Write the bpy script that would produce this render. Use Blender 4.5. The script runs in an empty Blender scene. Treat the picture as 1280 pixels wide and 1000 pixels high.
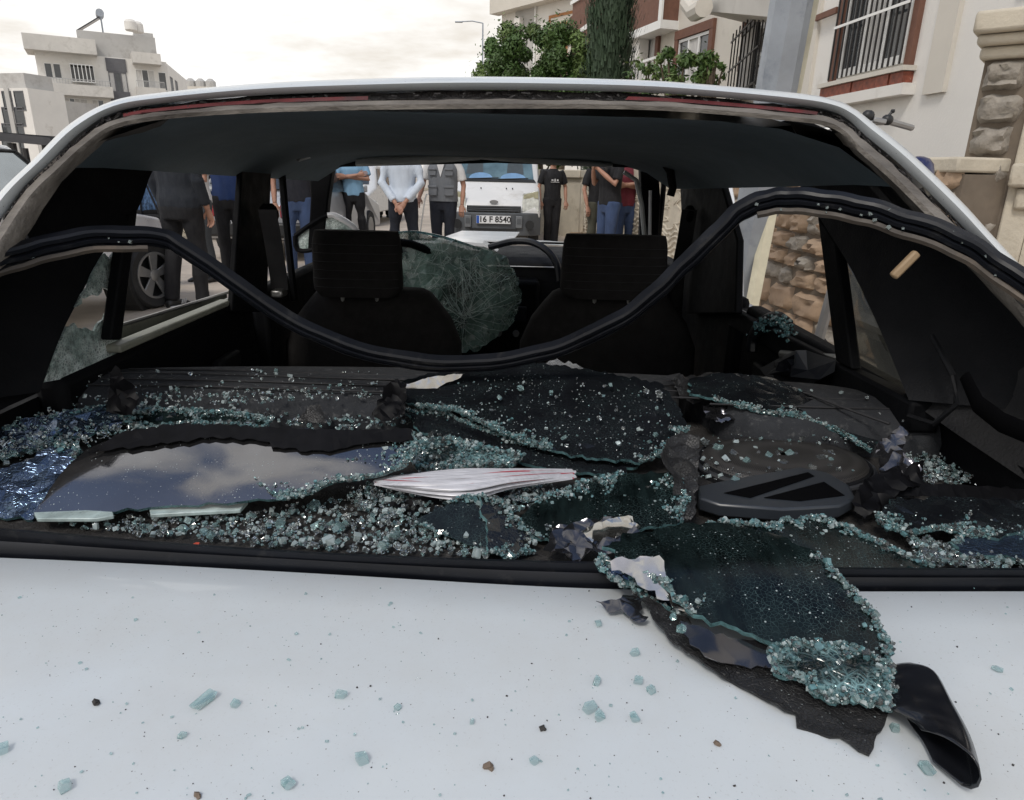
import bpy, bmesh, math, random
from mathutils import Vector, Matrix, noise
from mathutils.geometry import delaunay_2d_cdt
R = math.radians
V = Vector
rnd = random.Random(7)
scene = bpy.context.scene
COL = scene.collection

# ---------------------------------------------------------------- camera
FPX = 850.0; PIT = R(18.35); ROLL = R(1.3); CZ = 1.30
cam_d = bpy.data.cameras.new('camera'); cam = bpy.data.objects.new('camera', cam_d); COL.objects.link(cam)
cam_d.sensor_fit = 'HORIZONTAL'; cam_d.sensor_width = 36.0; cam_d.lens = 36.0 * FPX / 1280.0
cam_d.clip_start = 0.02; cam_d.clip_end = 2000
cam.location = (0, 0, CZ)
cam.rotation_euler = (Matrix.Rotation(R(90) - PIT, 3, 'X') @ Matrix.Rotation(ROLL, 3, 'Z')).to_euler()
scene.camera = cam

# ---------------------------------------------------------------- world, sun, exposure
SUN_EL = R(52); SUN_AZ = R(208)         # sun behind the camera, a little to the left, through thin cloud
world = bpy.data.worlds.new('World'); scene.world = world; world.use_nodes = True
wt = world.node_tree; wn = wt.nodes; wl = wt.links; wn.clear()
def wnode(t, **k):
    n = wn.new(t)
    for a, b in k.items(): setattr(n, a, b)
    return n
def wmath(op, a, b=None, c=None, clamp=False):
    n = wnode('ShaderNodeMath', operation=op, use_clamp=clamp)
    for i, q in enumerate((a, b, c)):
        if q is None: continue
        if isinstance(q, (int, float)): n.inputs[i].default_value = q
        else: wl.new(q, n.inputs[i])
    return n.outputs[0]
w_tc = wnode('ShaderNodeTexCoord')
w_sep = wnode('ShaderNodeSeparateXYZ'); wl.new(w_tc.outputs['Generated'], w_sep.inputs[0])
w_den = wmath('ADD', wmath('MAXIMUM', w_sep.outputs[2], 0.0), 0.10)
w_cmb = wnode('ShaderNodeCombineXYZ')
wl.new(wmath('DIVIDE', w_sep.outputs[0], w_den), w_cmb.inputs[0]); wl.new(wmath('DIVIDE', w_sep.outputs[1], w_den), w_cmb.inputs[1])
w_n1 = wnode('ShaderNodeTexNoise'); wl.new(w_cmb.outputs[0], w_n1.inputs['Vector'])
w_n1.inputs['Scale'].default_value = 2.6; w_n1.inputs['Detail'].default_value = 9; w_n1.inputs['Roughness'].default_value = 0.55; w_n1.inputs['Distortion'].default_value = 0.5
w_n2 = wnode('ShaderNodeTexNoise'); wl.new(w_cmb.outputs[0], w_n2.inputs['Vector'])
w_n2.inputs['Scale'].default_value = 0.8; w_n2.inputs['Detail'].default_value = 6; w_n2.inputs['Roughness'].default_value = 0.6
w_hor = wmath('SUBTRACT', 1.0, wmath('MULTIPLY', w_sep.outputs[2], 1.55), clamp=True)      # cloud closes in towards the horizon
w_cov = wmath('ADD', w_n1.outputs[0], wmath('MULTIPLY', wmath('POWER', w_hor, 1.3), 0.5))
w_ramp = wnode('ShaderNodeMapRange'); wl.new(w_cov, w_ramp.inputs[0])
w_ramp.inputs[1].default_value = 0.50; w_ramp.inputs[2].default_value = 0.60
w_tone = wnode('ShaderNodeMapRange'); wl.new(w_n2.outputs[0], w_tone.inputs[0])
w_tone.inputs[1].default_value = 0.36; w_tone.inputs[2].default_value = 0.56
w_cc = wnode('ShaderNodeMix', data_type='RGBA'); wl.new(w_tone.outputs[0], w_cc.inputs[0])
w_cc.inputs[6].default_value = (5.9, 5.5, 4.95, 1); w_cc.inputs[7].default_value = (8.2, 8.1, 7.9, 1)
w_sky = wnode('ShaderNodeTexSky', sky_type='NISHITA', sun_disc=False)
w_sky.sun_elevation = SUN_EL; w_sky.sun_rotation = SUN_AZ
w_mix = wnode('ShaderNodeMix', data_type='RGBA'); wl.new(w_ramp.outputs[0], w_mix.inputs[0])
wl.new(w_sky.outputs[0], w_mix.inputs[6]); wl.new(w_cc.outputs[2], w_mix.inputs[7])
w_bg = wnode('ShaderNodeBackground'); w_bg.inputs[1].default_value = 0.10; wl.new(w_mix.outputs[2], w_bg.inputs[0])
w_out = wnode('ShaderNodeOutputWorld'); wl.new(w_bg.outputs[0], w_out.inputs[0])

sun_d = bpy.data.lights.new('sun', 'SUN'); sun = bpy.data.objects.new('sun', sun_d); COL.objects.link(sun)
sun_d.energy = 1.15; sun_d.angle = R(14); sun_d.color = (1, 0.95, 0.87)
_sd = V((math.sin(SUN_AZ) * math.cos(SUN_EL), math.cos(SUN_AZ) * math.cos(SUN_EL), math.sin(SUN_EL)))
sun.rotation_euler = (-_sd).to_track_quat('-Z', 'Y').to_euler(); sun.location = _sd * 60
scene.view_settings.view_transform = 'Standard'; scene.view_settings.look = 'None'
scene.view_settings.exposure = 0.5; scene.view_settings.gamma = 1.0; scene.view_settings.use_curve_mapping = False
scene.cycles.use_denoising = True
scene.cycles.max_bounces = 7; scene.cycles.diffuse_bounces = 3; scene.cycles.glossy_bounces = 4
scene.cycles.transmission_bounces = 6; scene.cycles.transparent_max_bounces = 10
scene.cycles.caustics_reflective = False; scene.cycles.caustics_refractive = False

# ---------------------------------------------------------------- measuring helpers: a sight line of the photograph met with a real plane of the place
def ray(px, py):
    u = (px - 640) / FPX; v = -(py - 500) / FPX
    c, s = math.cos(ROLL), math.sin(ROLL)
    x = u * c - v * s; y = u * s + v * c
    return V((x, math.cos(PIT) + y * math.sin(PIT), -math.sin(PIT) + y * math.cos(PIT)))
EYE = V((0, 0, CZ))
def onX(px, py, X): d = ray(px, py); return EYE + d * (X / d.x)
def onY(px, py, Y): d = ray(px, py); return EYE + d * (Y / d.y)
def onZ(px, py, Z): d = ray(px, py); return EYE + d * ((Z - CZ) / d.z)
def onP(px, py, p0, n): d = ray(px, py); return EYE + d * ((V(p0) - EYE).dot(n) / d.dot(n))

# ---------------------------------------------------------------- mesh building
class MB:
    def __init__(s): s.v = []; s.f = []; s.mi = []; s.cur = 0
    def add(s, vs, fs):
        b = len(s.v); s.v += [V(p) for p in vs]
        for f in fs: s.f.append([b + i for i in f]); s.mi.append(s.cur)
        return s
    def box(s, c, size, rot=None):
        c = V(c); h = V(size) / 2; vs = []
        for dx in (-1, 1):
            for dy in (-1, 1):
                for dz in (-1, 1):
                    p = V((dx * h.x, dy * h.y, dz * h.z)); vs.append(c + (rot @ p if rot else p))
        return s.add(vs, [(0, 1, 3, 2), (4, 6, 7, 5), (0, 4, 5, 1), (2, 3, 7, 6), (0, 2, 6, 4), (1, 5, 7, 3)])
    def bx(s, x0, x1, y0, y1, z0, z1): return s.box(((x0 + x1) / 2, (y0 + y1) / 2, (z0 + z1) / 2), (abs(x1 - x0), abs(y1 - y0), abs(z1 - z0)))
    def prism(s, poly, off):
        n = len(poly); off = V(off); vs = [V(p) for p in poly] + [V(p) + off for p in poly]
        fs = [tuple(range(n - 1, -1, -1)), tuple(range(n, 2 * n))] + [(i, (i + 1) % n, n + (i + 1) % n, n + i) for i in range(n)]
        return s.add(vs, fs)
    def loft(s, rings, caps=True, closed=True):
        n = len(rings[0]); vs = [p for r_ in rings for p in r_]; fs = []
        for i in range(len(rings) - 1):
            for j in range(n if closed else n - 1):
                k = (j + 1) % n; fs.append((i * n + j, i * n + k, (i + 1) * n + k, (i + 1) * n + j))
        if caps and closed:
            fs.append(tuple(range(n - 1, -1, -1))); m = (len(rings) - 1) * n; fs.append(tuple(range(m, m + n)))
        return s.add(vs, fs)
    def grid(s, rows): return s.loft(rows, caps=False, closed=False)
    def tube(s, pts, r, n=8, caps=True, up=(0, 0, 1), sec=None):
        pts = [V(p) for p in pts]; rings = []; up = V(up); prev = None
        for i, p in enumerate(pts):
            t = (pts[min(i + 1, len(pts) - 1)] - pts[max(i - 1, 0)]).normalized()
            a = t.cross(up)
            if a.length < 1e-3: a = t.cross(V((1, 0.01, 0)))
            a.normalize()
            if prev is not None and a.dot(prev) < 0 and sec is None: a = -a
            prev = a; b = a.cross(t).normalized()
            rr = r[i] if isinstance(r, list) else r
            ra, rb = rr if isinstance(rr, (list, tuple)) else (rr, rr)
            if sec: rings.append([p + a * x * ra + b * y * rb for x, y in sec])
            else: rings.append([p + a * math.cos(2 * math.pi * k / n) * ra + b * math.sin(2 * math.pi * k / n) * rb for k in range(n)])
        return s.loft(rings, caps)
    def ell(s, c, r, n=10, m=7, rot=None):
        c = V(c); rings = []
        for i in range(1, m):
            th = math.pi * i / m
            rings.append([c + (rot @ q if rot else q) for q in [V((r[0] * math.sin(th) * math.cos(2 * math.pi * k / n), r[1] * math.sin(th) * math.sin(2 * math.pi * k / n), -r[2] * math.cos(th))) for k in range(n)]])
        return s.loft(rings, True)
    def lathe(s, prof, c, axis='Z', n=20, caps=True):
        c = V(c); rings = []
        for r_, h in prof:
            ring = []
            for k in range(n):
                a = 2 * math.pi * k / n; x, y = r_ * math.cos(a), r_ * math.sin(a)
                ring.append(c + (V((x, y, h)) if axis == 'Z' else V((h, x, y)) if axis == 'X' else V((y, h, x))))
            rings.append(ring)
        return s.loft(rings, caps)

WPOS = {}          # world position and rotation of every empty / part, for parenting
def empty(name, loc, label=None, cat=None, group=None, kind=None, rot=0.0):
    o = bpy.data.objects.new(name, None); COL.objects.link(o); o.location = loc; o.rotation_euler = (0, 0, rot); o.empty_display_size = 0.1
    WPOS[o] = V(loc); tag(o, label, cat, group, kind); return o
def tag(o, label=None, cat=None, group=None, kind=None):
    for k, q in (('label', label), ('category', cat), ('group', group), ('kind', kind)):
        if q: o[k] = q
    return o
def build(name, mb, mat, parent=None, smooth=35, bevel=0, local=False, label=None, cat=None, group=None, kind=None, segs=2):
    me = bpy.data.meshes.new(name)
    cs = mb.v
    lo = V((min(p.x for p in cs), min(p.y for p in cs), min(p.z for p in cs))); hi = V((max(p.x for p in cs), max(p.y for p in cs), max(p.z for p in cs)))
    c = V(((lo.x + hi.x) / 2, (lo.y + hi.y) / 2, lo.z))
    me.from_pydata([p - c for p in cs], [], mb.f)
    for m in (mat if isinstance(mat, (list, tuple)) else [mat]): me.materials.append(m)
    if any(mb.mi): me.polygons.foreach_set('material_index', mb.mi)
    bm = bmesh.new(); bm.from_mesh(me); bmesh.ops.recalc_face_normals(bm, faces=bm.faces); bm.to_mesh(me); bm.free()
    if smooth:
        me.polygons.foreach_set('use_smooth', [True] * len(me.polygons)); me.set_sharp_from_angle(angle=R(smooth))
    o = bpy.data.objects.new(name, me); COL.objects.link(o)
    if parent is not None:
        o.parent = parent; o.location = c if local else c - WPOS[parent]
        WPOS[o] = (WPOS.get(parent, V()) + c) if local else c
    else: o.location = c; WPOS[o] = c
    if bevel:
        b = o.modifiers.new('bevel', 'BEVEL'); b.width = bevel; b.segments = segs; b.limit_method = 'ANGLE'; b.angle_limit = R(40)
    return tag(o, label, cat, group, kind)
def kids(o): return [c for c in list(o.children)]
def dup(o, parent=None):
    c = o.copy(); COL.objects.link(c); c.parent = parent
    if parent is None: WPOS[c] = V(o.location)
    for ch in kids(o): dup(ch, c)
    return c
def spline(pts, n):
    """Catmull-Rom through pts, n samples per span"""
    P = [V(p) for p in pts]; out = []
    for i in range(len(P) - 1):
        a, b, c, d = P[max(i - 1, 0)], P[i], P[i + 1], P[min(i + 2, len(P) - 1)]
        for k in range(n):
            t = k / n
            out.append(0.5 * ((2 * b) + (c - a) * t + (2 * a - 5 * b + 4 * c - d) * t * t + (3 * b - a - 3 * c + d) * t ** 3))
    out.append(P[-1]); return out

# ---------------------------------------------------------------- materials
MATS = {}
def mat(name, col, rough=0.6, metal=0.0, var=0.15, vscale=6.0, bump=0.0, bscale=40.0, spec=0.5, coat=0.0, trans=0.0, ior=1.5, dirt=None, dscale=3.0, damt=0.5, detail=6, alpha=1.0, stretch=None):
    if name in MATS: return MATS[name]
    m = bpy.data.materials.new(name); m.use_nodes = True; nt = m.node_tree; n = nt.nodes; l = nt.links
    b = n['Principled BSDF']; col = tuple(col) + (1,)
    b.inputs['Roughness'].default_value = rough; b.inputs['Metallic'].default_value = metal; b.inputs['Specular IOR Level'].default_value = spec
    b.inputs['Coat Weight'].default_value = coat; b.inputs['Transmission Weight'].default_value = trans; b.inputs['IOR'].default_value = ior; b.inputs['Alpha'].default_value = alpha
    if coat: b.inputs['Coat Roughness'].default_value = 0.06
    tc = n.new('ShaderNodeTexCoord'); vec = tc.outputs['Object']
    if stretch:
        mp = n.new('ShaderNodeMapping'); l.new(vec, mp.inputs[0]); mp.inputs['Scale'].default_value = stretch; vec = mp.outputs[0]
    def nz(scale, det=detail, rg=0.6):
        q = n.new('ShaderNodeTexNoise'); l.new(vec, q.inputs['Vector']); q.inputs['Scale'].default_value = scale; q.inputs['Detail'].default_value = det; q.inputs['Roughness'].default_value = rg; return q.outputs[0]
    def rng(src, a, b_, c=0, d=1):
        q = n.new('ShaderNodeMapRange'); l.new(src, q.inputs[0])
        for i, x in enumerate((a, b_, c, d)): q.inputs[i + 1].default_value = x
        return q.outputs[0]
    mx = n.new('ShaderNodeMix'); mx.data_type = 'RGBA'; l.new(rng(nz(vscale), 0.3, 0.7), mx.inputs[0])
    mx.inputs[6].default_value = tuple(c * (1 - var) for c in col[:3]) + (1,); mx.inputs[7].default_value = tuple(min(1, c * (1 + var)) for c in col[:3]) + (1,)
    out = mx.outputs[2]
    if dirt:
        d = n.new('ShaderNodeMix'); d.data_type = 'RGBA'; l.new(rng(nz(dscale, 9, 0.7), 0.62 - 0.25 * damt, 0.72, 0, 0.9), d.inputs[0]); l.new(out, d.inputs[6]); d.inputs[7].default_value = tuple(dirt) + (1,); out = d.outputs[2]
    l.new(out, b.inputs['Base Color'])
    if rough > 0.08: l.new(rng(nz(vscale * 3.1), 0.3, 0.7, rough * 0.85, min(1, rough * 1.12)), b.inputs['Roughness'])
    if bump:
        bp = n.new('ShaderNodeBump'); l.new(nz(bscale, 5), bp.inputs['Height']); bp.inputs['Strength'].default_value = bump; bp.inputs['Distance'].default_value = 0.01; l.new(bp.outputs[0], b.inputs['Normal'])
    MATS[name] = m; return m
# ================================================================ setting: ground, verge
m_ground = mat('dusty_asphalt', (0.46, 0.40, 0.335), 0.95, var=0.22, vscale=1.2, bump=0.5, bscale=60, dirt=(0.30, 0.265, 0.23), dscale=0.9, damt=0.3)
mb = MB(); mb.grid([[V((x, y, 0)) for x in (-600, -60, -15, 0, 15, 60, 600)] for y in (-60, -10, 0, 10, 40, 150, 1200)])
build('ground', mb, m_ground, kind='structure', smooth=0)
m_soil = mat('dry_soil', (0.30, 0.25, 0.17), 0.95, var=0.3, vscale=3, bump=0.6, bscale=30)
mb = MB(); rows = []
for i in range(9):
    y = 13 + i * 6; rows.append([V((-30 + j * 3.0 + 0.5 * noise.noise((i, j, 0)) - 0.12 * i, y, 0.02 + 0.10 * max(0, noise.noise((i * .7, j * .6, 3))) * (0 < j < 7))) for j in range(9)])
mb.grid(rows); build('verge', mb, m_soil, kind='structure')
m_grass = mat('verge_grass', (0.10, 0.115, 0.03), 0.8, var=0.5, vscale=2)
mb = MB(); g = random.Random(3)
for i in range(5200):
    y = 13.3 + 40 * g.random() ** 1.6; x = -28 + 21.5 * g.random() - 0.02 * (y - 13)
    if noise.noise((x * 0.35, y * 0.35, 1)) < -0.05: continue
    h = 0.08 + 0.2 * g.random(); a = g.random() * 6.28; w = 0.012 + 0.012 * g.random(); dx, dy = math.cos(a) * w, math.sin(a) * w
    lx, ly = g.gauss(0, .07), g.gauss(0, .07); z = 0.03
    mb.add([(x - dx, y - dy, z), (x + dx, y + dy, z), (x + lx, y + ly, z + h)], [(0, 1, 2)])
build('verge_grass', mb, m_grass, kind='stuff', smooth=0)

# ================================================================ facades
class Facade:
    """vertical wall plane through two ground points; d is the distance out of it, towards the street"""
    def __init__(s, p0, p1):
        s.o = V((p0[0], p0[1], 0)); s.u = (V((p1[0], p1[1], 0)) - s.o).normalized(); s.n = V((s.u.y, -s.u.x, 0))
        if s.n.dot(-s.o) < 0: s.n = -s.n
    def P(s, u, z, d=0): return s.o + s.u * u + s.n * d + V((0, 0, z))
    def at(s, px, py, d=0):
        p = onP(px, py, s.o + s.n * d, s.n); return ((p - s.o).dot(s.u), p.z)
    def box(s, mb, u0, u1, z0, z1, d0, d1):
        mb.add([s.P(u, z, d) for u in (u0, u1) for d in (d0, d1) for z in (z0, z1)], [(0, 1, 3, 2), (4, 6, 7, 5), (0, 4, 5, 1), (2, 3, 7, 6), (0, 2, 6, 4), (1, 5, 7, 3)]); return mb
m_pl_cream = mat('cream_render', (0.62, 0.585, 0.52), 0.9, var=0.07, vscale=0.8, bump=0.15, bscale=20, dirt=(0.45, 0.42, 0.37), dscale=0.6, damt=0.25)
m_pl_white = mat('white_render', (0.74, 0.72, 0.68), 0.9, var=0.05, vscale=0.8, bump=0.25, bscale=40, dirt=(0.55, 0.52, 0.47), dscale=0.9, damt=0.2)
m_pl_grey = mat('grey_render', (0.46, 0.45, 0.43), 0.9, var=0.08, vscale=0.6, dirt=(0.28, 0.26, 0.24), dscale=0.4, damt=0.25)
m_pl_dgrey = mat('dark_grey_render', (0.14, 0.14, 0.15), 0.9, var=0.1)
m_conc = mat('balcony_concrete', (0.60, 0.58, 0.54), 0.9, var=0.1, vscale=0.7, dirt=(0.42, 0.40, 0.36), dscale=0.8, damt=0.3)
m_pvc = mat('white_window_plastic', (0.78, 0.78, 0.76), 0.35, var=0.03)
m_glass_dk = mat('window_pane', (0.045, 0.05, 0.055), 0.06, var=0.4, vscale=1.0, spec=0.8)
m_curtain = mat('net_curtain', (0.55, 0.54, 0.52), 0.9, var=0.25, vscale=9, stretch=(6, 6, 0.4))
m_brown = mat('brown_trim', (0.16, 0.075, 0.05), 0.7, var=0.15)
m_terra = mat('terracotta_trim', (0.40, 0.18, 0.07), 0.8, var=0.12)
m_iron = mat('black_iron', (0.02, 0.018, 0.018), 0.5, var=0.2)
m_rail = mat('balcony_rail', (0.42, 0.42, 0.41), 0.5, var=0.1)
m_galv = mat('galvanised_steel', (0.34, 0.37, 0.41), 0.5, metal=0.55, var=0.12, vscale=5, dirt=(0.24, 0.27, 0.31), dscale=6, damt=0.3, bump=0.05)
m_panel = mat('solar_glass', (0.02, 0.022, 0.03), 0.15, var=0.3)

def window(fc, parent, u0, u1, z0, z1, leaves=2, frame=m_pvc, d=0.03, curtain=False, fw=0.07):
    w = MB(); cell = (u1 - u0) / leaves
    for (a, b, c, e) in ((u0, u1, z0, z0 + fw), (u0, u1, z1 - fw, z1)): fc.box(w, a, b, c, e, -0.02, d)
    for k in range(leaves + 1):
        u = u0 + k * cell; fc.box(w, max(u0, u - fw / 2), min(u1, u + fw / 2), z0 + fw, z1 - fw, -0.018, d - 0.003)
    wo = build('window', w, frame, parent, smooth=0)
    for k in range(leaves):
        p = MB(); fc.box(p, u0 + k * cell + fw / 2, u0 + (k + 1) * cell - fw / 2, z0 + fw, z1 - fw, -0.015, 0.008)
        build('pane', p, m_curtain if (curtain and k % 2 == (1 if curtain == 2 else 0)) else m_glass_dk, wo, smooth=0)
    return wo
def box_part(fc, parent, name, m, u0, u1, z0, z1, d0, d1, **k):
    b = MB(); fc.box(b, u0, u1, z0, z1, d0, d1); return build(name, b, m, parent, smooth=0, **k)
def rail_part(fc, parent, u0, u1, z0, z1, d, n, m=m_rail, t=0.02):
    b = MB(); fc.box(b, u0, u1, z1 - 2 * t, z1, d - t, d + t)
    for k in range(n + 1):
        u = u0 + (u1 - u0) * k / n; fc.box(b, u - t / 2, u + t / 2, z0, z1 - 2 * t, d - t / 2, d + t / 2)
    return build('railing', b, m, parent, smooth=0)

# ---------------------------------------------------------------- far apartment block, top left
p0 = onY(36, 62, 72); p1 = onY(207, 72, 78)
F1 = Facade((p0.x, p0.y), (p1.x, p1.y)); A = F1.at
L1 = (p1 - p0).xy.length
b1 = empty('apartment_block', F1.P(L1 / 2, 0, -5), 'grey and white apartment block with balconies and a water heater on its roof', 'building')
zt = A(45, 63)[1]; fl = 3.05
uw = A(126, 72)[0]; um = A(160, 72)[0]; pu = lambda px: A(px, 75)[0]
b = MB(); F1.box(b, 0.4, L1, 0, zt, -5, 0); build('wall', b, m_pl_white, b1, smooth=0)
us, zs = A(97, 50); ue = A(196, 60)[0]
box_part(F1, b1, 'roof_storey', m_pl_grey, us, ue, zt, zt + 2.3, -4.8, -.8)
box_part(F1, b1, 'roof_slab', m_conc, -0.3, uw - 0.3, zt - 0.1, zt + 1.25, -3, 1.5)
box_part(F1, b1, 'roof_hatch', m_pl_grey, us + 5.2, us + 7, zt + 2.3, zt + 3.0, -6, -3)
for k in range(6):                                   # balconies on the left half
    z = zt - 3.9 - k * fl
    if z < 0.5: break
    s = build('balcony', F1.box(MB(), 0.1 + 0.25 * (k > 0), uw + 0.6, z, z + 1.0, -0.4, 1.5), m_conc, b1, smooth=0)
    rail_part(F1, s, 0.2 + 0.25 * (k > 0), uw + 0.5, z + 1.0, z + 1.5, 1.45, 26, t=0.03)
    for (a, w_, lv) in ((pu(54), 0.6, 1), (pu(65), 0.6, 1)) if k == 0 else ((pu(72), 1.3, 3), (pu(92), .6, 1), (pu(107), 1.0, 2)):
        window(F1, b1, a, a + w_, z + 1.5, z + 2.9, lv, d=0.05, curtain=(k > 0))
    if k == 0: window(F1, b1, pu(86), pu(115), z + 1.3, z + 2.9, 6, d=1.0)
for k in range(5):                                   # dark framed window column
    z = zt - 3.6 - k * fl * 1.0
    if z < 0.5: break
    box_part(F1, b1, 'spandrel', m_pl_dgrey, uw + .35, uw + 2.15, z + 2.3, z + 3.5, -0.2, 0.08) if k < 2 else None
    window(F1, b1, uw + .45, uw + 2.05, z, z + 2.3, 3, frame=m_pl_dgrey, d=0.06, curtain=True, fw=0.14)
for k in range(6):                                   # balconies on the right half
    z = zt - 3.2 - k * fl
    if z < 0.5: break
    s = build('balcony', F1.box(MB(), um + 0.3, L1 - 0.5, z - 0.4, z + 0.5, -0.4, 1.6), m_conc, b1, smooth=0)
    rail_part(F1, s, um + 0.35, L1 - .55, z + 0.5, z + 1.1, 1.55, 22, t=0.03)
    window(F1, b1, um + .5, um + 2.2, z + 0.3, z + 2.3, 3, d=0.05, curtain=True)
    window(F1, b1, L1 - 0.9, L1 - 0.2, z + 0.4, z + 2.2, 1, d=0.05)
box_part(F1, b1, 'roof_slab', m_conc, um + 0.3, L1 - 0.6, zt - 0.5, zt + 0.5, -3, 1.7)
p2 = onY(231, 82, 92); F1b = Facade((p1.x, p1.y), (p2.x, p2.y)); L1b = (p2 - p1).xy.length
ze = F1b.at(215, 85)[1]
build('side_wing', F1b.box(MB(), 0.2, L1b, 0, ze, -8, 0), m_pl_white, b1, smooth=0)
for k in range(4):
    for u in (1.2, 4.5): window(F1b, b1, u, u + 1.6, ze - 2.7 - k * fl, ze - 1.1 - k * fl, 2, frame=m_pl_dgrey, d=0.05)
# water heater and tanks
wh = MB(); c0 = F1.P(us + 2.0, zt + 2.3, -3)
wh.add([c0 + F1.u * a + F1.n * b_ + V((0, 0, c)) for (a, b_, c) in ((-2, 0, 0.15), (0.3, 0, 1.7), (0.3, -1.5, 1.7), (-2, -1.5, 0.15), (-2, 0, 0.28), (0.3, 0, 1.83), (0.3, -1.5, 1.83), (-2, -1.5, 0.28))], [(0, 1, 2, 3), (4, 7, 6, 5), (0, 4, 5, 1), (1, 5, 6, 2), (2, 6, 7, 3), (3, 7, 4, 0)])
b_ = empty('solar_water_heater', c0, 'slanted solar water heater with tank on the apartment block roof', 'water heater')
build('collector_panel', wh, m_panel, b_, smooth=0)
t_ = MB(); t_.tube([c0 + F1.u * 0.35 + F1.n * 0.1 + V((0, 0, 2.1)), c0 + F1.u * 0.35 - F1.n * 1.6 + V((0, 0, 2.1))], 0.38, 12); build('tank', t_, m_galv, b_)
t_ = MB(); t_.tube([c0 + F1.u * 0.4 + V((0, 0, 0)), c0 + F1.u * 0.4 + V((0, 0, 1.8))], 0.06, 6); t_.tube([c0 + F1.u * 0.4 - F1.n * 1.4, c0 + F1.u * 0.4 - F1.n * 1.4 + V((0, 0, 1.8))], 0.06, 6); build('stand', t_, m_galv, b_)
for k, (px, d) in enumerate(((166, 75), (174, 76))):
    q = onY(px, 52, d); t_ = MB(); base = V((q.x, q.y, zt + 2.3)); t_.lathe([(0.45, 0), (0.55, .1), (0.55, .8), (0.4, 1.0), (.12, 1.08)], base, n=12)
    build('water_tank', t_, m_pl_white, label=('round white water tank on the block roof, the left one' if k == 0 else 'round white water tank on the block roof, the right one'), cat='water tank', group='roof water tanks')
# ---------------------------------------------------------------- building at the left edge
p0 = onY(-60, 92, 62); p1 = onY(34, 110, 60); p2 = onY(62, 115, 72)
F2 = Facade((p0.x, p0.y), (p1.x, p1.y)); L2 = (p1 - p0).xy.length; zt2 = F2.at(20, 110)[1]
b2 = empty('apartment_building', F2.P(L2 / 2, 0, -4), 'cream apartment building with small dark windows at the left edge', 'building')
build('wall', F2.box(MB(), 0, L2, 0, zt2, -3.4, 0), m_pl_white, b2, smooth=0)
build('roof_storey', F2.box(MB(), 1, L2 - 0.8, zt2, zt2 + 1.2, -3.2, -.6), m_pl_grey, b2, smooth=0)
F2b = Facade((p1.x, p1.y), (p2.x, p2.y)); build('rear_wing', F2.box(MB(), 2, L2 - 0.3, 0, zt2 - .6, -7, -3.41), m_pl_grey, b2, smooth=0)
for k in range(5):
    for px in (10, 25):
        u, z = F2.at(px, 126 + 20 * k)
        if z > 1: window(F2, b2, u - 0.5, u + 0.5, z - 0.75, z + 0.75, 1, frame=m_pl_dgrey, d=0.05)
for k in range(4):
    z = zt2 - 2.9 - k * 3
    if z > 0.5: build('balcony', F2.box(MB(), L2 - 8, L2 - 4.6, z - 1, z, 0, 1.4), m_conc, b2, smooth=0)
box_part(F2, b2, 'pilaster', m_pl_grey, L2 - 2.35, L2 - 1.9, 0, zt2, 0, 0.12)
# far low roof behind the sedan roof
q = onY(245, 108, 110); mb = MB(); mb.bx(q.x - 3.5, q.x + 3.5, 110, 118, 0, q.z); lo_ = empty('low_building', (q.x, 112, 0), 'low far building with round tanks on top beside the apartment block', 'building')
build('wall', mb, m_pl_cream, lo_, smooth=0)
for k in range(3):
    t_ = MB(); t_.lathe([(0.6, 0), (0.75, .15), (0.75, 0.9), (0.3, 1.3)], (q.x - 1.6 + k * 1.5, 112, q.z), n=10); build('tank', t_, m_pl_grey, lo_)

# ---------------------------------------------------------------- dark awning roof at the left, behind the parked car
m_awn = mat('dark_awning_sheet', (0.07, 0.07, 0.075), 0.7, var=0.2)
aw = empty('shelter', (-7.6, 9.0, 0), 'dark flat shelter roof on posts beyond the parked white car', 'shelter')
mb = MB(); a1, a2, a3 = onY(-40, 162, 9), onY(62, 172, 9.4), onY(66, 178, 12.5)
mb.prism([a1, a2, a3, a1 + V((0.2, 3.2, 0))], (0, 0, -0.10)); build('roof', mb, m_awn, aw, smooth=0)
for (x, y) in ((a2.x - 0.2, a2.y + 0.2), (a3.x - .3, a3.y - 0.3), (a1.x + .3, a1.y + .3)):
    mb = MB(); mb.tube([(x, y, 0), (x, y, a2.z - 0.08)], 0.05, 8); build('post', mb, m_iron, aw)

# ---------------------------------------------------------------- white building beyond the bushes (top centre)
p0 = onY(627, 40, 46); p1 = onY(742, 40, 40)
F3 = Facade((p0.x, p0.y), (p1.x, p1.y)); L3 = (p1 - p0).xy.length + 6
b3 = empty('white_apartment_house', F3.P(L3 / 2, 0, -4), 'white house with orange framed niches behind the bushes', 'building')
build('wall', F3.box(MB(), 0, L3, 0, F3.at(660, -18)[1], -12, 0), m_pl_white, b3, smooth=0)
u, z = F3.at(636, 4); build('roof_slab', F3.box(MB(), -0.3, L3, z - 0.55, z + 0.3, 0, 0.7), m_pl_cream, b3, smooth=0)
u, z = F3.at(645, 5); u2, z2 = F3.at(668, 40)
build('recess', F3.box(MB(), u, u2, z2 - 2, z - 0.4, 0, 0.03), m_pl_grey, b3, smooth=0)
mb = MB(); F3.box(mb, u + 0.25, u + 0.75, z - 1.4, z - 0.8, 0.03, 0.35); build('air_conditioner', mb, m_pl_white, b3, bevel=0.03)
window(F3, b3, u + 0.1, u + 0.75, z2 - 0.4, z2 + 0.45, 1, d=0.06)
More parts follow.
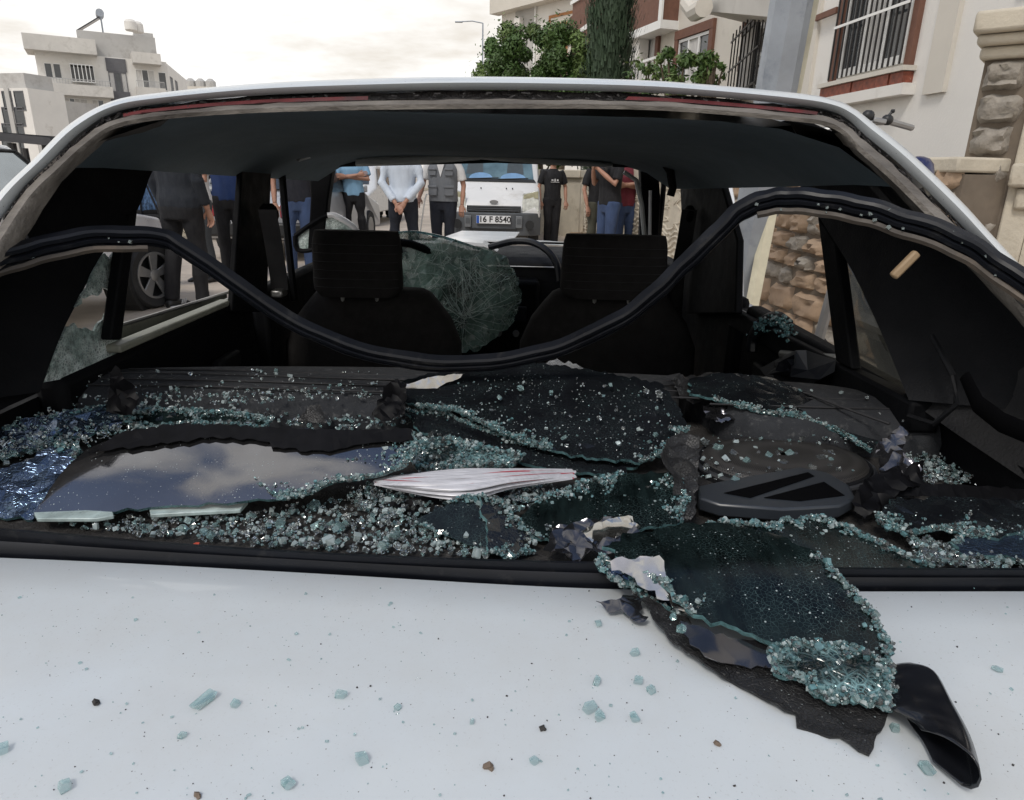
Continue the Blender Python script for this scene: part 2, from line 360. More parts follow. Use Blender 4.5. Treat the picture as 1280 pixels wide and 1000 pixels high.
for (x0, y0, x1, y1) in ((687, 20, 718, 60), (696, 30, 710, 60)):
    u, z = F3.at(x0, y0); u2, z2 = F3.at(x1, y1); d = 0.06 if x0 == 687 else 0.1
    b = MB(); F3.box(b, u, u2, z - 0.14, z, 0, d); F3.box(b, u, u + .14, z2 - 4, z - .14, 0, d); F3.box(b, u2 - .14, u2, z2 - 4, z - .14, 0, d)
    build('niche_frame', b, m_terra, b3, smooth=0)
    if x0 == 687: build('niche', F3.box(MB(), u + .14, u2 - .14, z2 - 4, z - .14, 0, 0.03), m_pl_cream, b3, smooth=0)
    else: build('niche', F3.box(MB(), u + .14, u2 - .14, z2 - 4, z - .14, 0, 0.05), m_pl_white, b3, smooth=0)
u, z = F3.at(671, 10); mb = MB(); mb.tube([F3.P(u, z + 1, .1), F3.P(u, 0, .1)], 0.06, 6); build('downpipe', mb, m_pvc, b3)

# ---------------------------------------------------------------- cream house with brown balconies (top right of centre)
p0 = onY(742, 60, 27); p1 = onY(950, 60, 17.5)
F4 = Facade((p0.x, p0.y), (p1.x, p1.y)); L4 = (p1 - p0).xy.length
b4 = empty('cream_apartment_house', F4.P(L4 / 2, 0, -4), 'cream house with brown balcony fronts and brown window surrounds behind the cypress', 'building')
build('wall', F4.box(MB(), 0, L4 + 1, 0, 10.5, -8, 0), m_pl_cream, b4, smooth=0)
F4s = Facade((p0.x, p0.y), (p0.x + 0.8, p0.y + 6)); 
def brown_balcony(pl, pr, ztop, zbot, dpt):
    (u0, z1), (u1, _) = F4.at(*pl, dpt), F4.at(*pr, dpt); z0 = F4.at(pr[0], zbot, dpt)[1]
    o = build('balcony', F4.box(MB(), u0, u1, z0, z1, 0, dpt), m_brown, b4, smooth=0)
    w = MB(); F4.box(w, u0 - .1, u1 + .06, z0 - 0.22, z0 - .003, 0, dpt + 0.06); F4.box(w, u0 - .1, u1 + .06, z1 + .003, z1 + 0.12, 0, dpt + 0.06); F4.box(w, u1 - .12, u1 + .06, z0, z1, dpt + .003, dpt + .06); build('coping', w, m_pvc, o, smooth=0)
brown_balcony((716, 6), (829, 3), 3, 24, .5)
mb = MB(); a1, a2, a3, a4 = onY(712, 22, 28), onY(738, 2, 26), onY(738, 26, 26), onY(712, 46, 28)
mb.prism([a1, a2, a3, a4], (0.15, 0.4, 0)); build('balcony', mb, m_brown, b4, smooth=0, label='slanting brown balcony side')
mb = MB(); mb.prism([a4, a3, a3 + V((0, 0, -.16)), a4 + V((0, 0, -.16))], (0.15, 0.35, 0)); build('coping', mb, m_pvc, b4, smooth=0)
for (x0, y0, x1, y1, lv) in ((848, 40, 888, 100, 3), (788, 42, 822, 96, 2)):
    u, z = F4.at(x0, y0); u2, z2 = F4.at(x1, y1); b = MB()
    F4.box(b, u - .02, u2 + .02, z - 0.22, z, 0, 0.1); F4.box(b, u - .02, u + .16, z2, z - .22, 0, .09); F4.box(b, u2 - .16, u2 + .02, z2, z - .22, 0, .09)
    build('window_surround', b, m_brown, b4, smooth=0); window(F4, b4, u + .17, u2 - .17, z2, z - .24, lv, d=0.05, curtain=2)
mb = MB(); u, z = F4.at(808, 58); F4.box(mb, u - .35, u + .3, z - .5, z + .2, 0.06, 0.4); build('air_conditioner', mb, m_pl_white, b4, bevel=0.03)
u0, z0 = F4.at(792, 94, 0.4); rail_part(F4, b4, u0, u0 + 2.4, z0 - 0.6, z0 + 0.3, 0.5, 12, m=m_pvc, t=0.035)
mb = MB(); a1, a2 = onY(862, 12, 15.5), onY(972, 22, 11); a3, a4 = onY(972, -60, 11), onY(862, -60, 15.5)
mb.prism([a1, a2, a3, a4], (1.6, 1.2, 0)); build('upper_balcony', mb, m_conc, b4, smooth=0)
mb = MB(); a1, a2 = onY(860, 4, 15.3), onY(880, 9, 13.6); mb.tube([a1, (a1 + a2) / 2 + V((0, 0, -.12)), a2], 0.16, 10); build('awning_roll', mb, m_pl_cream, b4)
# barred window by the pole
p0 = onY(921, 70, 16.5); p1 = onY(962, 70, 13.0); F5 = Facade((p0.x, p0.y), (p1.x, p1.y)); L5 = (p1 - p0).xy.length
b = MB(); F5.box(b, -0.05, 3.5, 0, 9, -3, -0.1); build('side_wall', b, m_pl_cream, b4, smooth=0)
(u0, z1), (u1, z0) = F5.at(930, 42), F5.at(960, 106)
wf = window(F5, b4, u0, u1, z0, z1, 2, frame=m_iron, d=0.05, curtain=True)
gr = MB()
for k in range(9): u = u0 + (u1 - u0) * k / 8; F5.box(gr, u - .012, u + .012, z0, z1, 0.2, 0.225)
for k in range(3): z = z0 + (z1 - z0) * (0.02 + 0.42 * k); F5.box(gr, u0, u1, z, z + .03, 0.226, 0.25)
build('window_grille', gr, m_iron, b4, smooth=0)
q = MB()
for k in range(11): F5.box(q, u0 - 0.55 - 0.1 * (k % 2), u0 - .25, z0 - 1 + k * 0.34, z0 - 1 + k * .34 + .3, -0.1, -0.04)
build('quoin_strip', q, m_brown, b4, smooth=0)

# ---------------------------------------------------------------- white house at the right with the barred window
p0 = onY(1003, 100, 10.6); p1 = onY(1140, 85, 8.2)
F6 = Facade((p0.x, p0.y), (p1.x, p1.y))
b6 = empty('white_house', F6.P(2.2, 0, -3), 'white rendered house with a barred window over a rusty red sill', 'building')
build('wall', F6.box(MB(), 0, 7.0, 0, 9, -6, 0), m_pl_white, b6, smooth=0)
u, z = F6.at(1010, 60); build('corner_band', F6.box(MB(), 0.0, F6.at(1022, 60)[0], 0, 9, 0, 0.05), m_pl_cream, b6, smooth=0)
(u0, z0), (u1, _) = F6.at(1040, 101), F6.at(1141, 88); z0 = (z0 + F6.at(1141, 88)[1]) / 2; z1 = z0 + 1.75
window(F6, b6, u0 + .18, u1 - .16, z0 + .05, z1, 3, d=0.04, curtain=2, fw=0.09)
b = MB(); F6.box(b, u0, u0 + .10, z0, z1, 0, .06); F6.box(b, u1 - .1, u1, z0, z1, 0, .06); F6.box(b, u0, u1, z1, z1 + .1, 0, .06); build('window_surround', b, m_brown, b6, smooth=0)
gr = MB(); 
for k in range(15): u = u0 + .1 + (u1 - u0 - .2) * k / 14; F6.box(gr, u - .009, u + .009, z0 + .03, z1, 0.10, 0.118)
build('window_grille', gr, m_iron, b6, smooth=0)
gr = MB()
for z in (z0 + .62, z0 + 1.3): F6.box(gr, u0 + .08, u1 - .08, z, z + .03, 0.119, 0.13)
build('grille_crossbar', gr, m_pvc, b6, smooth=0)
m_tile = mat('rusty_red_sill', (0.21, 0.055, 0.03), 0.55, var=0.4, vscale=14, dirt=(0.55, 0.47, 0.38), dscale=9, damt=0.12)
n = 7
zs0 = F6.at(1040, 123)[1]
for k in range(n):
    a = u0 - .04 + (u1 - u0 + .08) * k / n; e = u0 - .04 + (u1 - u0 + .08) * (k + 1) / n - .012
    build('sill_tile', F6.box(MB(), a, e, zs0, z0 - .055, 0, .12 + 0.006 * (k % 3)), m_tile, b6, smooth=0)
build('sill', F6.box(MB(), u0 - .06, u1 + .06, z0 - .05, z0, 0, .16), m_pl_cream, b6, smooth=0)
build('sill_base', F6.box(MB(), u0 - .1, u1 + .1, zs0 - .12, zs0 - .004, 0, .15), m_pl_white, b6, smooth=0)
ub, zb = F6.at(1183, 115); build('wall_band', F6.box(MB(), u1 + .3, ub, zb, 9, 0, 0.05), m_pl_cream, b6, smooth=0, label='proud rectangle of cream render')
u, z = F6.at(1026, 25); u2 = F6.at(1056, 10)[0]; build('trim_strip', F6.box(MB(), u, u0 - .01, z - .02, z + .05, 0.05, .09), m_brown, b6, smooth=0)
u, z = F6.at(1275, -5); build('window', F6.box(MB(), u, u + 1, z, z + 1.2, 0, .03), m_glass_dk, b6, smooth=0)

# ---------------------------------------------------------------- utility pole and the cream post beside it
mb = MB(); base = onZ(915, 432, 0); top_c = onY(1000, -60, 4.9); ctr = lambda t: V((base.x, base.y, 0)).lerp(V((top_c.x, top_c.y, top_c.z)), t)
up_ = empty('utility_pole', (base.x, base.y, 0), 'grey galvanised eight sided steel pole with stickers beside the white house', 'pole')
ax = (ctr(1) - ctr(0)).normalized(); tp = ctr(0) + ax * 8.5
mb.tube([ctr(0), tp], [0.145, 0.10], 8, up=(0.35, 1, 0)); build('shaft', mb, m_galv, up_, smooth=0)
mb = MB(); mb.tube([ctr(0), ctr(0) + V((0, 0, .03))], 0.26, 12); build('base_plate', mb, m_galv, up_)
m_stick = mat('paper_sticker', (0.66, 0.65, 0.60), 0.6, var=0.1); m_yel = mat('yellow_sticker', (0.5, 0.36, 0.05), 0.6)
for (px, py, w, h, m) in ((969, 35, .045, .3, m_stick), (965, 67, .06, .10, m_yel), (963, 80, .06, .16, m_stick)):
    p = onP(px, py, ctr(0.5) + V((-.05, -.135, 0)), V((-0.3, -1, 0)).normalized()); b = MB(); b.box(p, (w, .002, h), Matrix.Rotation(R(-18), 3, 'Z') @ Matrix.Rotation(R(1.5), 3, 'Y')); build('sticker', b, m, up_, smooth=0)
mb = MB(); q0 = onY(938, 392, 5.15); q1 = onY(976, 196, 5.15); ax = (q1 - q0).normalized(); q0 = q0 - ax * (q0.z / ax.z)
mb.tube([q0, q1 + ax * 1.2], (0.05, 0.035), 4, up=(0.6, 1, 0)); build('cream_post', mb, mat('cream_post_paint', (0.62, 0.58, 0.44), 0.7), smooth=0, label='thin cream post standing close behind the steel pole', cat='post')

# ---------------------------------------------------------------- street lamp far off
q = onY(603, 110, 55); t = onY(605, 29, 55); h = onY(577, 27, 55)
sl = empty('street_lamp', (q.x, 55, 0), 'thin grey street lamp far beyond the bushes', 'street lamp')
mb = MB(); mb.tube([(q.x, 55, 0), (q.x, 55, t.z)], [.09, .05], 8); build('post', mb, m_galv, sl)
mb = MB(); mb.tube([(q.x, 55, t.z), ((q.x + h.x) / 2, 55, t.z + .12), (h.x, 55, h.z)], .04, 6); build('arm', mb, m_galv, sl)
mb = MB(); mb.box((h.x - .2, 55, h.z - .03), (.55, .22, .08)); build('lamp_head', mb, m_galv, sl, bevel=0.03)

# ---------------------------------------------------------------- trees and bushes
m_leaf = mat('bush_leaf', (0.06, 0.115, 0.025), 0.55, var=0.45, vscale=1.5); m_leaf2 = mat('bush_leaf_light', (0.12, 0.18, 0.05), 0.55, var=0.4, vscale=1.5)
m_cyp = mat('cypress_foliage', (0.040, 0.068, 0.036), 0.7, var=0.4, vscale=2); m_bark = mat('bark', (0.10, 0.075, 0.05), 0.9, var=0.3, bump=0.5)
def leafy(name, label, cat, c, rad, n, m, seed, lw=0.11, trunk=True, group=None, clumps=60, fill=1.0):
    g = random.Random(seed); c = V(c); root = empty(name, (c.x, c.y, 0), label, cat, group); cr = MB(); cents = []
    for i in range(clumps):
        while True:
            d = V((g.uniform(-1, 1), g.uniform(-1, 1), g.uniform(-1, 1)))
            if d.length < 1: break
        d = d.normalized() * d.length ** 0.4
        cents.append((c + V((d.x * rad[0], d.y * rad[1], d.z * rad[2])) * 0.9, g.uniform(0.14, 0.36) * min(rad)))
    for i in range(n):
        cc, cr_ = cents[i % clumps]; d = V((g.gauss(0, 1), g.gauss(0, 1), g.gauss(0, 1))).normalized() * cr_ * g.random() ** 0.35
        d *= 1 + .9 * (g.random() < .06); p = cc + d; nn = (d.normalized() + V((g.gauss(0, .5), g.gauss(0, .5), g.gauss(0.3, .5)))).normalized()
        a = nn.cross(V((g.gauss(0, 1), g.gauss(0, 1), g.gauss(0, 1)))).normalized(); b_ = nn.cross(a); s = lw * g.uniform(0.6, 1.3)
        cr.cur = 1 if (i % clumps) % 3 == 0 else 0
        cr.add([p - a * s, p + b_ * s * .45, p + a * s + nn * s * .15, p - b_ * s * .45], [(0, 1, 2, 3)])
    build('crown', cr, [m, m_leaf2 if m is m_leaf else m], root, smooth=0, kind=None)
    if trunk:
        t = MB(); t.tube([(c.x, c.y, 0), (c.x + .05, c.y, c.z * .5), (c.x, c.y, c.z)], [.12, .09, .05], 8)
        build('trunk', t, m_bark, root)
        for k in range(9):
            q = cents[k % clumps][0]; t = MB(); t.tube([(c.x + .03, c.y, c.z * (.35 + .05 * k)), (V((c.x, c.y, c.z * .7)) + q) / 2, q], [.05, .035, .012], 6); build('limb', t, m_bark, root)
    return root
def ctr_at(px, py, Y): return onY(px, py, Y)
k_ = lambda Y: Y / 850
for (px, py, Y, rx, rz, n, seed, lab) in ((650, 98, 20, 50, 62, 32000, 1, 'bushy green tree left of the pair behind the roof, first from the street lamp'), (704, 100, 19, 46, 56, 27000, 2, 'bushy green tree just left of the cypress'), (616, 106, 21, 24, 32, 3000, 3, 'low reddish tipped shrub at the left end of the bushes')):
    leafy('leafy_tree' if rx > 20 else 'shrub', lab, 'tree' if rx > 20 else 'shrub', ctr_at(px, py, Y), (rx * k_(Y), 1.0, rz * k_(Y)), n, m_leaf, seed, lw=0.056, group='greenery behind the garden wall')
for (px, py, Y, rx, rz, n, seed, lab) in ((846, 96, 14, 44, 34, 2600, 5, 'sparse rose bush in front of the brown framed window'), (802, 100, 15, 26, 22, 600, 6, 'small sparse shrub right of the cypress'), (890, 92, 13.5, 14, 18, 300, 7, 'thin twiggy shrub left of the barred window')):
    leafy('shrub', lab, 'shrub', ctr_at(px, py, Y), (rx * k_(Y), .5, rz * k_(Y)), n, m_leaf, seed, lw=0.06, group='greenery behind the garden wall', clumps=22)
c = ctr_at(762, 60, 18); root = empty('cypress_tree', (c.x, c.y, 0), 'tall dark cypress in front of the cream house', 'tree'); cr = MB(); g = random.Random(11)
for i in range(15000):
    h = g.random() ** 0.8; z = 0.9 + h * 5.6; rr = 0.64 * min(1, (1 - h) * 3.5) ** .6 * (0.82 + 0.25 * noise.noise((h * 9, i % 13, 0)))
    rr *= 1 + .35 * (g.random() < .07); a = g.random() * 6.283; lob = 1 + 0.16 * math.sin(a * 5 + h * 22); r_ = rr * lob * (0.55 + .5 * g.random() ** .6)
    p = V((c.x + math.cos(a) * r_, c.y + math.sin(a) * r_, z)); o_ = V((math.cos(a), math.sin(a), 0)); up2 = (V((0, 0, 1)) + o_ * g.uniform(0, .5)).normalized(); sd = o_.cross(up2).normalized() * g.uniform(.012, .028)
    L = g.uniform(.1, .22); cr.add([p - sd, p + sd, p + up2 * L * .6 + sd * .8, p + up2 * L], [(0, 1, 2, 3)])
build('crown', cr, m_cyp, root, smooth=0); t = MB(); t.tube([(c.x, c.y, 0), (c.x, c.y, 5.6)], [.12, .03], 8); build('trunk', t, m_bark, root)
# branch hanging above the far end of the garden wall
leafy('shrub', 'green shrub peeping over the wall beside the van', 'shrub', ctr_at(676, 205, 17), (.45, .4, .3), 700, m_leaf, 21, lw=.09, clumps=12, group='greenery behind the garden wall')

# ================================================================ garden wall with relief panels, rough stonework, gate pillar
m_stone = mat('wall_stone', (0.36, 0.26, 0.18), 0.9, var=0.25, vscale=4, bump=0.6, bscale=30, dirt=(0.24, 0.19, 0.13), dscale=5, damt=0.3)
m_stone2 = mat('pale_wall_stone', (0.52, 0.47, 0.38), 0.9, var=0.16, vscale=3, bump=0.5, bscale=35, dirt=(0.33, 0.28, 0.21), dscale=4, damt=0.35)
m_rust = mat('rusticated_stone', (0.31, 0.28, 0.24), 0.9, var=0.3, vscale=7, bump=1.0, bscale=30, dirt=(0.13, 0.11, 0.09), dscale=6, damt=0.4)
m_mortar = mat('mortar', (0.16, 0.13, 0.10), 0.95, var=0.2)
gw = empty('garden_wall', (1.9, 9, 0), 'ochre stone garden wall with carved wave panels along the street', 'wall')
W0, W1 = (1.45, 15.2), (2.02, 7.6)
FW = Facade(W0, W1); LW = (V(W1) - V(W0)).length; HW = 1.36
build('core', FW.box(MB(), 0, LW, 0, HW - .1, -.3, 0), m_mortar, gw, smooth=0)
build('coping', FW.box(MB(), -.05, LW + .02, HW - .098, HW + .06, -.36, .09), m_stone2, gw, bevel=0.015)
build('ledge', FW.box(MB(), 0, LW, HW - .2, HW - .101, .0, .05), m_stone2, gw, bevel=0.01)
build('plinth', FW.box(MB(), -.02, LW, 0.0, .14, 0.0, .28), m_stone, gw, bevel=0.03)
F_w2 = Facade((-.4, 17.6), (1.44, 15.25)); build('return_wall', F_w2.box(MB(), 0, 2.95, 0, HW - .1, -.25, -.01), m_stone2, gw, smooth=0); build('return_coping', F_w2.box(MB(), -.05, 2.9, HW - .098, HW + .06, -.3, .07), m_stone2, gw, bevel=.015)
npan = 4; pw = LW / npan
for k in range(npan):
    u0 = k * pw; g = random.Random(40 + k)
    b = MB(); FW.box(b, u0 + .02, u0 + .20, .141, HW - .202, .001, .10); build('pilaster', b, m_stone2, gw, bevel=0.015)
    b = MB(); FW.box(b, u0 + .205, u0 + pw - .01, .141, HW - .202, .001, .03)
    pn = build('relief_panel', b, m_stone2, gw, smooth=0)
    rv = MB()
    for j in range(9):                                        # carved waves below, cracked crazy paving above
        z = .22 + j * .062; pts = [FW.P(u0 + .27 + (pw - .36) * i / 22, z + .035 * math.sin(i * .75 + j * .35 + k) + .012 * g.gauss(0, 1), .03) for i in range(23)]
        rv.tube(pts, (.016, .018), 5)
    for j in range(12):
        u = u0 + .35 + (pw - .55) * g.random(); z = .82 + .25 * g.random(); pts = [FW.P(u + .14 * math.sin(i + j), z - .05 + .035 * i * (1 if j % 2 else -.4), .03) for i in range(6)]
        rv.tube(pts, (.012, .016), 5)
    build('carved_relief', rv, m_stone2, pn)
def stone(fc, u, z, w, h, d, g, m=None, lean=0.0, name='stone', parent=None):
    """one hewn stone: a pillowed block with its own bumps"""
    nu, nz_ = 6, 6; rows = []; sd = g.random() * 50
    for i in range(nu + 1):
        row = []
        for j in range(nz_ + 1):
            a, b_ = i / nu * 2 - 1, j / nz_ * 2 - 1; edge = (1 - a ** 4) * (1 - b_ ** 4)
            q = noise.noise((i * .8 + sd, j * .8, sd)); rag = 0.02 * noise.noise((i + sd, j + sd, 3.3))
            row.append(fc.P(u + w * (.5 + a / 2) + lean * (z + h * (b_ / 2 + .5)) + rag * abs(a), z + h * (.5 + b_ / 2) + rag * abs(b_), -.02 + d * edge ** .28 * (1 + .5 * q + .45 * noise.noise((i * 1.9 + sd, j * 1.9, 7))) if edge > 1e-6 else -.02))
        rows.append(row)
    b = MB(); b.grid(rows); return build(name, b, m, parent, smooth=55)
sw = empty('stone_wall', (2.3, 5.6, 0), 'rough ochre field stone wall behind the steel pole', 'wall')
FS = Facade((2.04, 7.55), (2.72, 4.35)); LS = 3.25
build('core', FS.box(MB(), 0, LS, 0, 1.36, -.35, -.005), m_mortar, sw, smooth=0); g = random.Random(5)
z = 0.0; row = 0
while z < 1.30:
    h = g.uniform(.13, .21) if z > .35 else g.uniform(.18, .26); u = -.05 * g.random()
    while u < LS - .06:
        w = g.uniform(.14, .36) * (1.3 if z < .35 else 1); w = min(w, LS - u - .01)
        zz = z + .03 * math.sin(u * 2.6)                                     # courses sag and rise
        stone(FS, u + .006, max(0, zz), w - .014, h - .014, g.uniform(.05, .11), g, m_stone if (row + int(u * 9)) % 3 else m_rust, parent=sw); u += w
    z += h; row += 1
build('coping', FS.box(MB(), 0, LS, 1.37, 1.46, -.4, .06), m_stone2, sw, bevel=0.015)
# gate pillar
gp = empty('gate_pillar', (3.4, 4.35, 0), 'tall gate pillar of rusticated grey stone blocks with a moulded cap', 'pillar')
a0 = onY(1190, 300, 4.45); FG = Facade((2.80, 4.62), (3.55, 4.0)); LG = .98
def gu(px, py): return FG.at(px, py)
zc = gu(1245, 75)[1]; ul = 0.0
g = random.Random(9); ub0 = gu(1222, 120)[0]; build('core', FG.box(MB(), ub0, LG, 0, zc, -.6, -.002), m_mortar, gp, smooth=0)
ub1 = ub0 + .25
nb = 11; zz = 0
for k in range(nb):
    h = zc / nb; stone(FG, ub0 + .005, zz + .008, .225 + .02 * (k % 2), h - .016, .085, g, m_rust, parent=gp, name='stone_block'); zz += h
build('panel_strip', FG.box(MB(), ub1 + .02, ub1 + .16, 0, zc - .05, -.01, .03), m_stone2, gp, bevel=0.012)
build('panel', FG.box(MB(), ub1 + .163, LG + .6, 0, zc - .1, -.01, .012), m_stone2, gp, smooth=0)
u, z = gu(1270, 215); build('bracket', FG.box(MB(), u - .02, u + .5, z - .09, z + .05, .013, .11), m_stone2, gp, bevel=.02)
build('bracket', FG.box(MB(), u + .03, u + .5, z - .22, z - .093, .013, .07), m_stone2, gp, bevel=.02)
for (a, e, lo, hi, d) in ((-.03, LG + .6, zc, zc + .07, .06), (-.05, LG + .6, zc + .071, zc + .13, .12), (-.075, LG + .6, zc + .131, zc + .25, .17)):
    build('cap_moulding', FG.box(MB(), ub0 + a, e, lo, hi, -.6, d), m_stone2, gp, bevel=.02)
u0, z0 = gu(1158, 207); build('low_wall', FG.box(MB(), u0 - .15, ub0 - .004, 0, z0, -.3, -.02), m_stone2, gp, bevel=.015)
# ================================================================ vehicles
m_tyre = mat('tyre_rubber', (0.02, 0.02, 0.021), 0.8, var=0.2, bump=0.3, bscale=60)
m_alloy = mat('alloy_rim', (0.30, 0.30, 0.30), 0.4, metal=0.6, var=0.15)
m_vwhite = mat('van_white_paint', (0.70, 0.70, 0.69), 0.35, var=0.05, vscale=1.5, coat=0.25, dirt=(0.50, 0.48, 0.44), dscale=1.6, damt=0.3)
m_bump = mat('grey_bumper_plastic', (0.085, 0.092, 0.10), 0.65, var=0.12)
m_blk = mat('black_grille_plastic', (0.012, 0.013, 0.014), 0.5)
m_lamp = mat('headlight_lens', (0.55, 0.56, 0.52), 0.12, var=0.35, vscale=14, metal=0.3); m_amber = mat('aged_lens', (0.33, 0.31, 0.20), 0.2, var=0.3, vscale=10)
m_wsc = mat('van_windscreen', (0.10, 0.16, 0.19), 0.06, var=0.4, vscale=2.5, spec=0.7); m_blue = mat('blue_dash_cloth', (0.16, 0.30, 0.50), 0.6, var=0.2)
m_plate = mat('white_plate', (0.76, 0.77, 0.78), 0.4, var=0.04); m_pblue = mat('plate_blue', (0.03, 0.10, 0.40), 0.4); m_ink = mat('plate_ink', (0.012, 0.012, 0.014), 0.5)
def text(body, size, m, parent, loc, rot, name='lettering', bold=.0):
    cu = bpy.data.curves.new(name, 'FONT'); cu.body = body; cu.size = size; cu.extrude = .002; cu.align_x = 'CENTER'; cu.align_y = 'CENTER'; cu.offset = bold; cu.resolution_u = 3
    t = bpy.data.objects.new(name, cu); COL.objects.link(t); dg = bpy.context.evaluated_depsgraph_get(); me = bpy.data.meshes.new_from_object(t.evaluated_get(dg)); bpy.data.objects.remove(t)
    me.materials.clear(); me.materials.append(m); o = bpy.data.objects.new(name, me); COL.objects.link(o); o.parent = parent; o.location = V(loc) - WPOS[parent]; o.rotation_euler = rot; return o
YV = 12.0
vp = lambda px, py, dy=0: onY(px, py, YV + dy)
c0 = vp(617, 274); vx = c0.x; hw = .80
van = empty('delivery_van', (vx, YV + 2, 0), 'white delivery van facing the camera with a grey bumper', 'van')
zhf, zbt, zbb, zhb = vp(617, 257).z, vp(617, 265).z, vp(617, 294).z, 1.16
zwt = 1.80
prof = [(0.10, .32), (0.06, zbt), (0.10, zhf), (0.22, zhf + .09), (0.95, zhb), (1.62, zwt), (1.9, zwt + .09), (4.1, zwt + .10), (4.25, .9), (4.2, .32)]
mb = MB(); rings = []
for (x, ins) in ((-hw, .03), (-hw + .10, 0), (hw - .10, 0), (hw, .03)):
    rings.append([V((vx + x * (1 - .09 * max(0, (z - 1.0))), YV + y + ins * 2, z - ins * .3)) for y, z in prof])
mb.loft(rings); build('body', mb, m_vwhite, van, bevel=.03)
n_w = V((0, -(zwt - zhb), .67)).normalized()
def wsq(x, t, o_=.012): y = .95 + .67 * t; z = zhb + (zwt - zhb) * t; return V((vx + x * (1 - .09 * max(0, z - 1)), YV + y, z)) + n_w * o_
mb = MB(); mb.prism([wsq(-.70, .06), wsq(.70, .06), wsq(.66, .95), wsq(-.66, .95)], -n_w * .02); wo = build('windscreen', mb, m_wsc, van, smooth=0)
m_vseat = mat('van_seat_behind_glass', (.045, .06, .07), .6)
for x in (-.40, .36):                                       # seats and dash cloths read through the glass
    mb = MB(); mb.prism([wsq(x - .16, .2, .013), wsq(x + .16, .2, .013), wsq(x + .13, .72, .013), wsq(x + .07, .76, .013), wsq(x + .07, .9, .013), wsq(x - .07, .9, .013), wsq(x - .07, .76, .013), wsq(x - .13, .72, .013)], n_w * .001); build('seat_shape', mb, m_vseat, wo, smooth=0)
for x, w in ((-.28, .22), (.32, .24)):
    mb = MB(); mb.prism([wsq(x + w * math.cos(R(a)), .08 + .16 * math.sin(R(a)), .0145) for a in range(0, 181, 20)], n_w * .001); build('dash_cloth', mb, m_blue, wo, smooth=0)
mb = MB(); mb.prism([wsq(-.74, .0), wsq(.74, .0), wsq(.70, .07), wsq(-.70, .07)], n_w * .01); build('cowl_panel', mb, m_blk, van, smooth=0)
for s in (-1, 1):
    mb = MB(); xx = s * (hw + .004); q = [(1.25, zhb + .03), (1.75, zwt - .08), (2.4, zwt - .04), (2.45, zhb + .03)]
    mb.prism([V((vx + xx * (1 - .09 * max(0, z - 1)), YV + y, z)) for y, z in q], (-s * .01, 0, 0)); build('side_window', mb, m_wsc, van, smooth=0)
    mb = MB(); mb.box((vx + s * .90, YV + 1.45, zhb + .14), (.17, .10, .22)); build('wing_mirror', mb, m_blk, van, bevel=.03)
    x0, x1 = (s * .48, s * .775); mb = MB(); mb.prism([V((vx + x0, YV + .075, zbt + .01)), V((vx + x1, YV + .12, zbt + .01)), V((vx + x1 * .985, YV + .14, zhf + .26)), V((vx + x0 * 1.02, YV + .20, zhf + .20))], (0, -.02, 0)); hl = build('headlight', mb, m_lamp, van, bevel=.008)
    mb = MB(); mb.prism([V((vx + x0 * 1.05, YV + .15, zhf + .12)), V((vx + x1 * .97, YV + .11, zhf + .13)), V((vx + x1 * .97, YV + .115, zhf + .245)), V((vx + x0 * 1.06, YV + .165, zhf + .185))], (0, -.02, 0)); build('indicator', mb, m_amber, hl, smooth=0)
    for y in (.72, 3.55):
        mb = MB(); mb.lathe([(.17, -.08), (.28, -.09), (.305, -.06), (.305, .06), (.28, .09), (.17, .08)], (vx + s * (hw - .10), YV + y, .305), 'X', 24); w_ = build('wheel', mb, m_tyre, van)
        mb = MB(); mb.lathe([(.05, .03), (.17, .05), (.18, .07), (.18, -.07)], (vx + s * (hw - .075), YV + y, .305), 'X', 16); build('rim', mb, m_alloy, w_)
    mb = MB(); mb.lathe([(.075, -.01), (.075, .02), (.055, .022), (.05, .0)], (vx + s * .62, YV - .09, zbb + .19), 'Y', 16); build('fog_lamp', mb, m_blk, van)
    mb = MB(); mb.box((vx + s * .435, YV - .095, (zbt + zbb) / 2 + .04), (.11, .03, .20)); v_ = build('bumper_block', mb, mat('lighter_bumper_insert', (.15, .16, .17), .6), van, bevel=.01)
    mb = MB(); mb.box((vx + s * .435, YV - .112, (zbt + zbb) / 2 + .05), (.07, .006, .09)); build('insert', mb, m_bump, v_, smooth=0)
mb = MB(); mb.loft([[V((vx + x, YV - .08 + .20 * max(0, abs(x) - .5) ** 1.5 / .15, z)) if k < 4 else V((vx + x, YV + .25 + .25 * max(0, abs(x) - .5), z)) for k, z in enumerate((zbb, zbb + .08, zbt - .06, zbt - .01, zbt - .005, zbb))] for x in (-hw - .01, -.72, -.55, 0, .55, .72, hw + .01)]); build('bumper', mb, m_bump, van, bevel=.015)
mb = MB(); mb.bx(vx - .46, vx + .46, YV - .005, YV + .09, zbt + .005, zhf - .005); gl = build('grille', mb, m_blk, van, smooth=0)
for k in range(3): mb = MB(); z = zbt + .02 + k * (zhf - zbt) * .30; mb.bx(vx - .45, vx + .45, YV - .018, YV - .006, z, z + .014); build('slat', mb, m_bump, gl, smooth=0)
mb = MB(); mb.bx(vx - .40, vx + .40, YV - .089, YV - .07, zbb + .03, zbb + .12); build('lower_grille', mb, m_blk, van, smooth=0)
mb = MB(); mb.lathe([(1, -.004), (1, .004), (.9, .006)], (0, 0, 0), 'Y', 24); mb.v = [V((vx + p.x * .075, YV + .105 + p.y, zhf + .055 + p.z * .034)) for p in mb.v]; build('badge', mb, m_alloy, van)
mb = MB(); mb.bx(vx - .29, vx + .29, YV - .118, YV - .10, c0.z - .065, c0.z + .065); pl = build('number_plate', mb, m_plate, van, smooth=0)
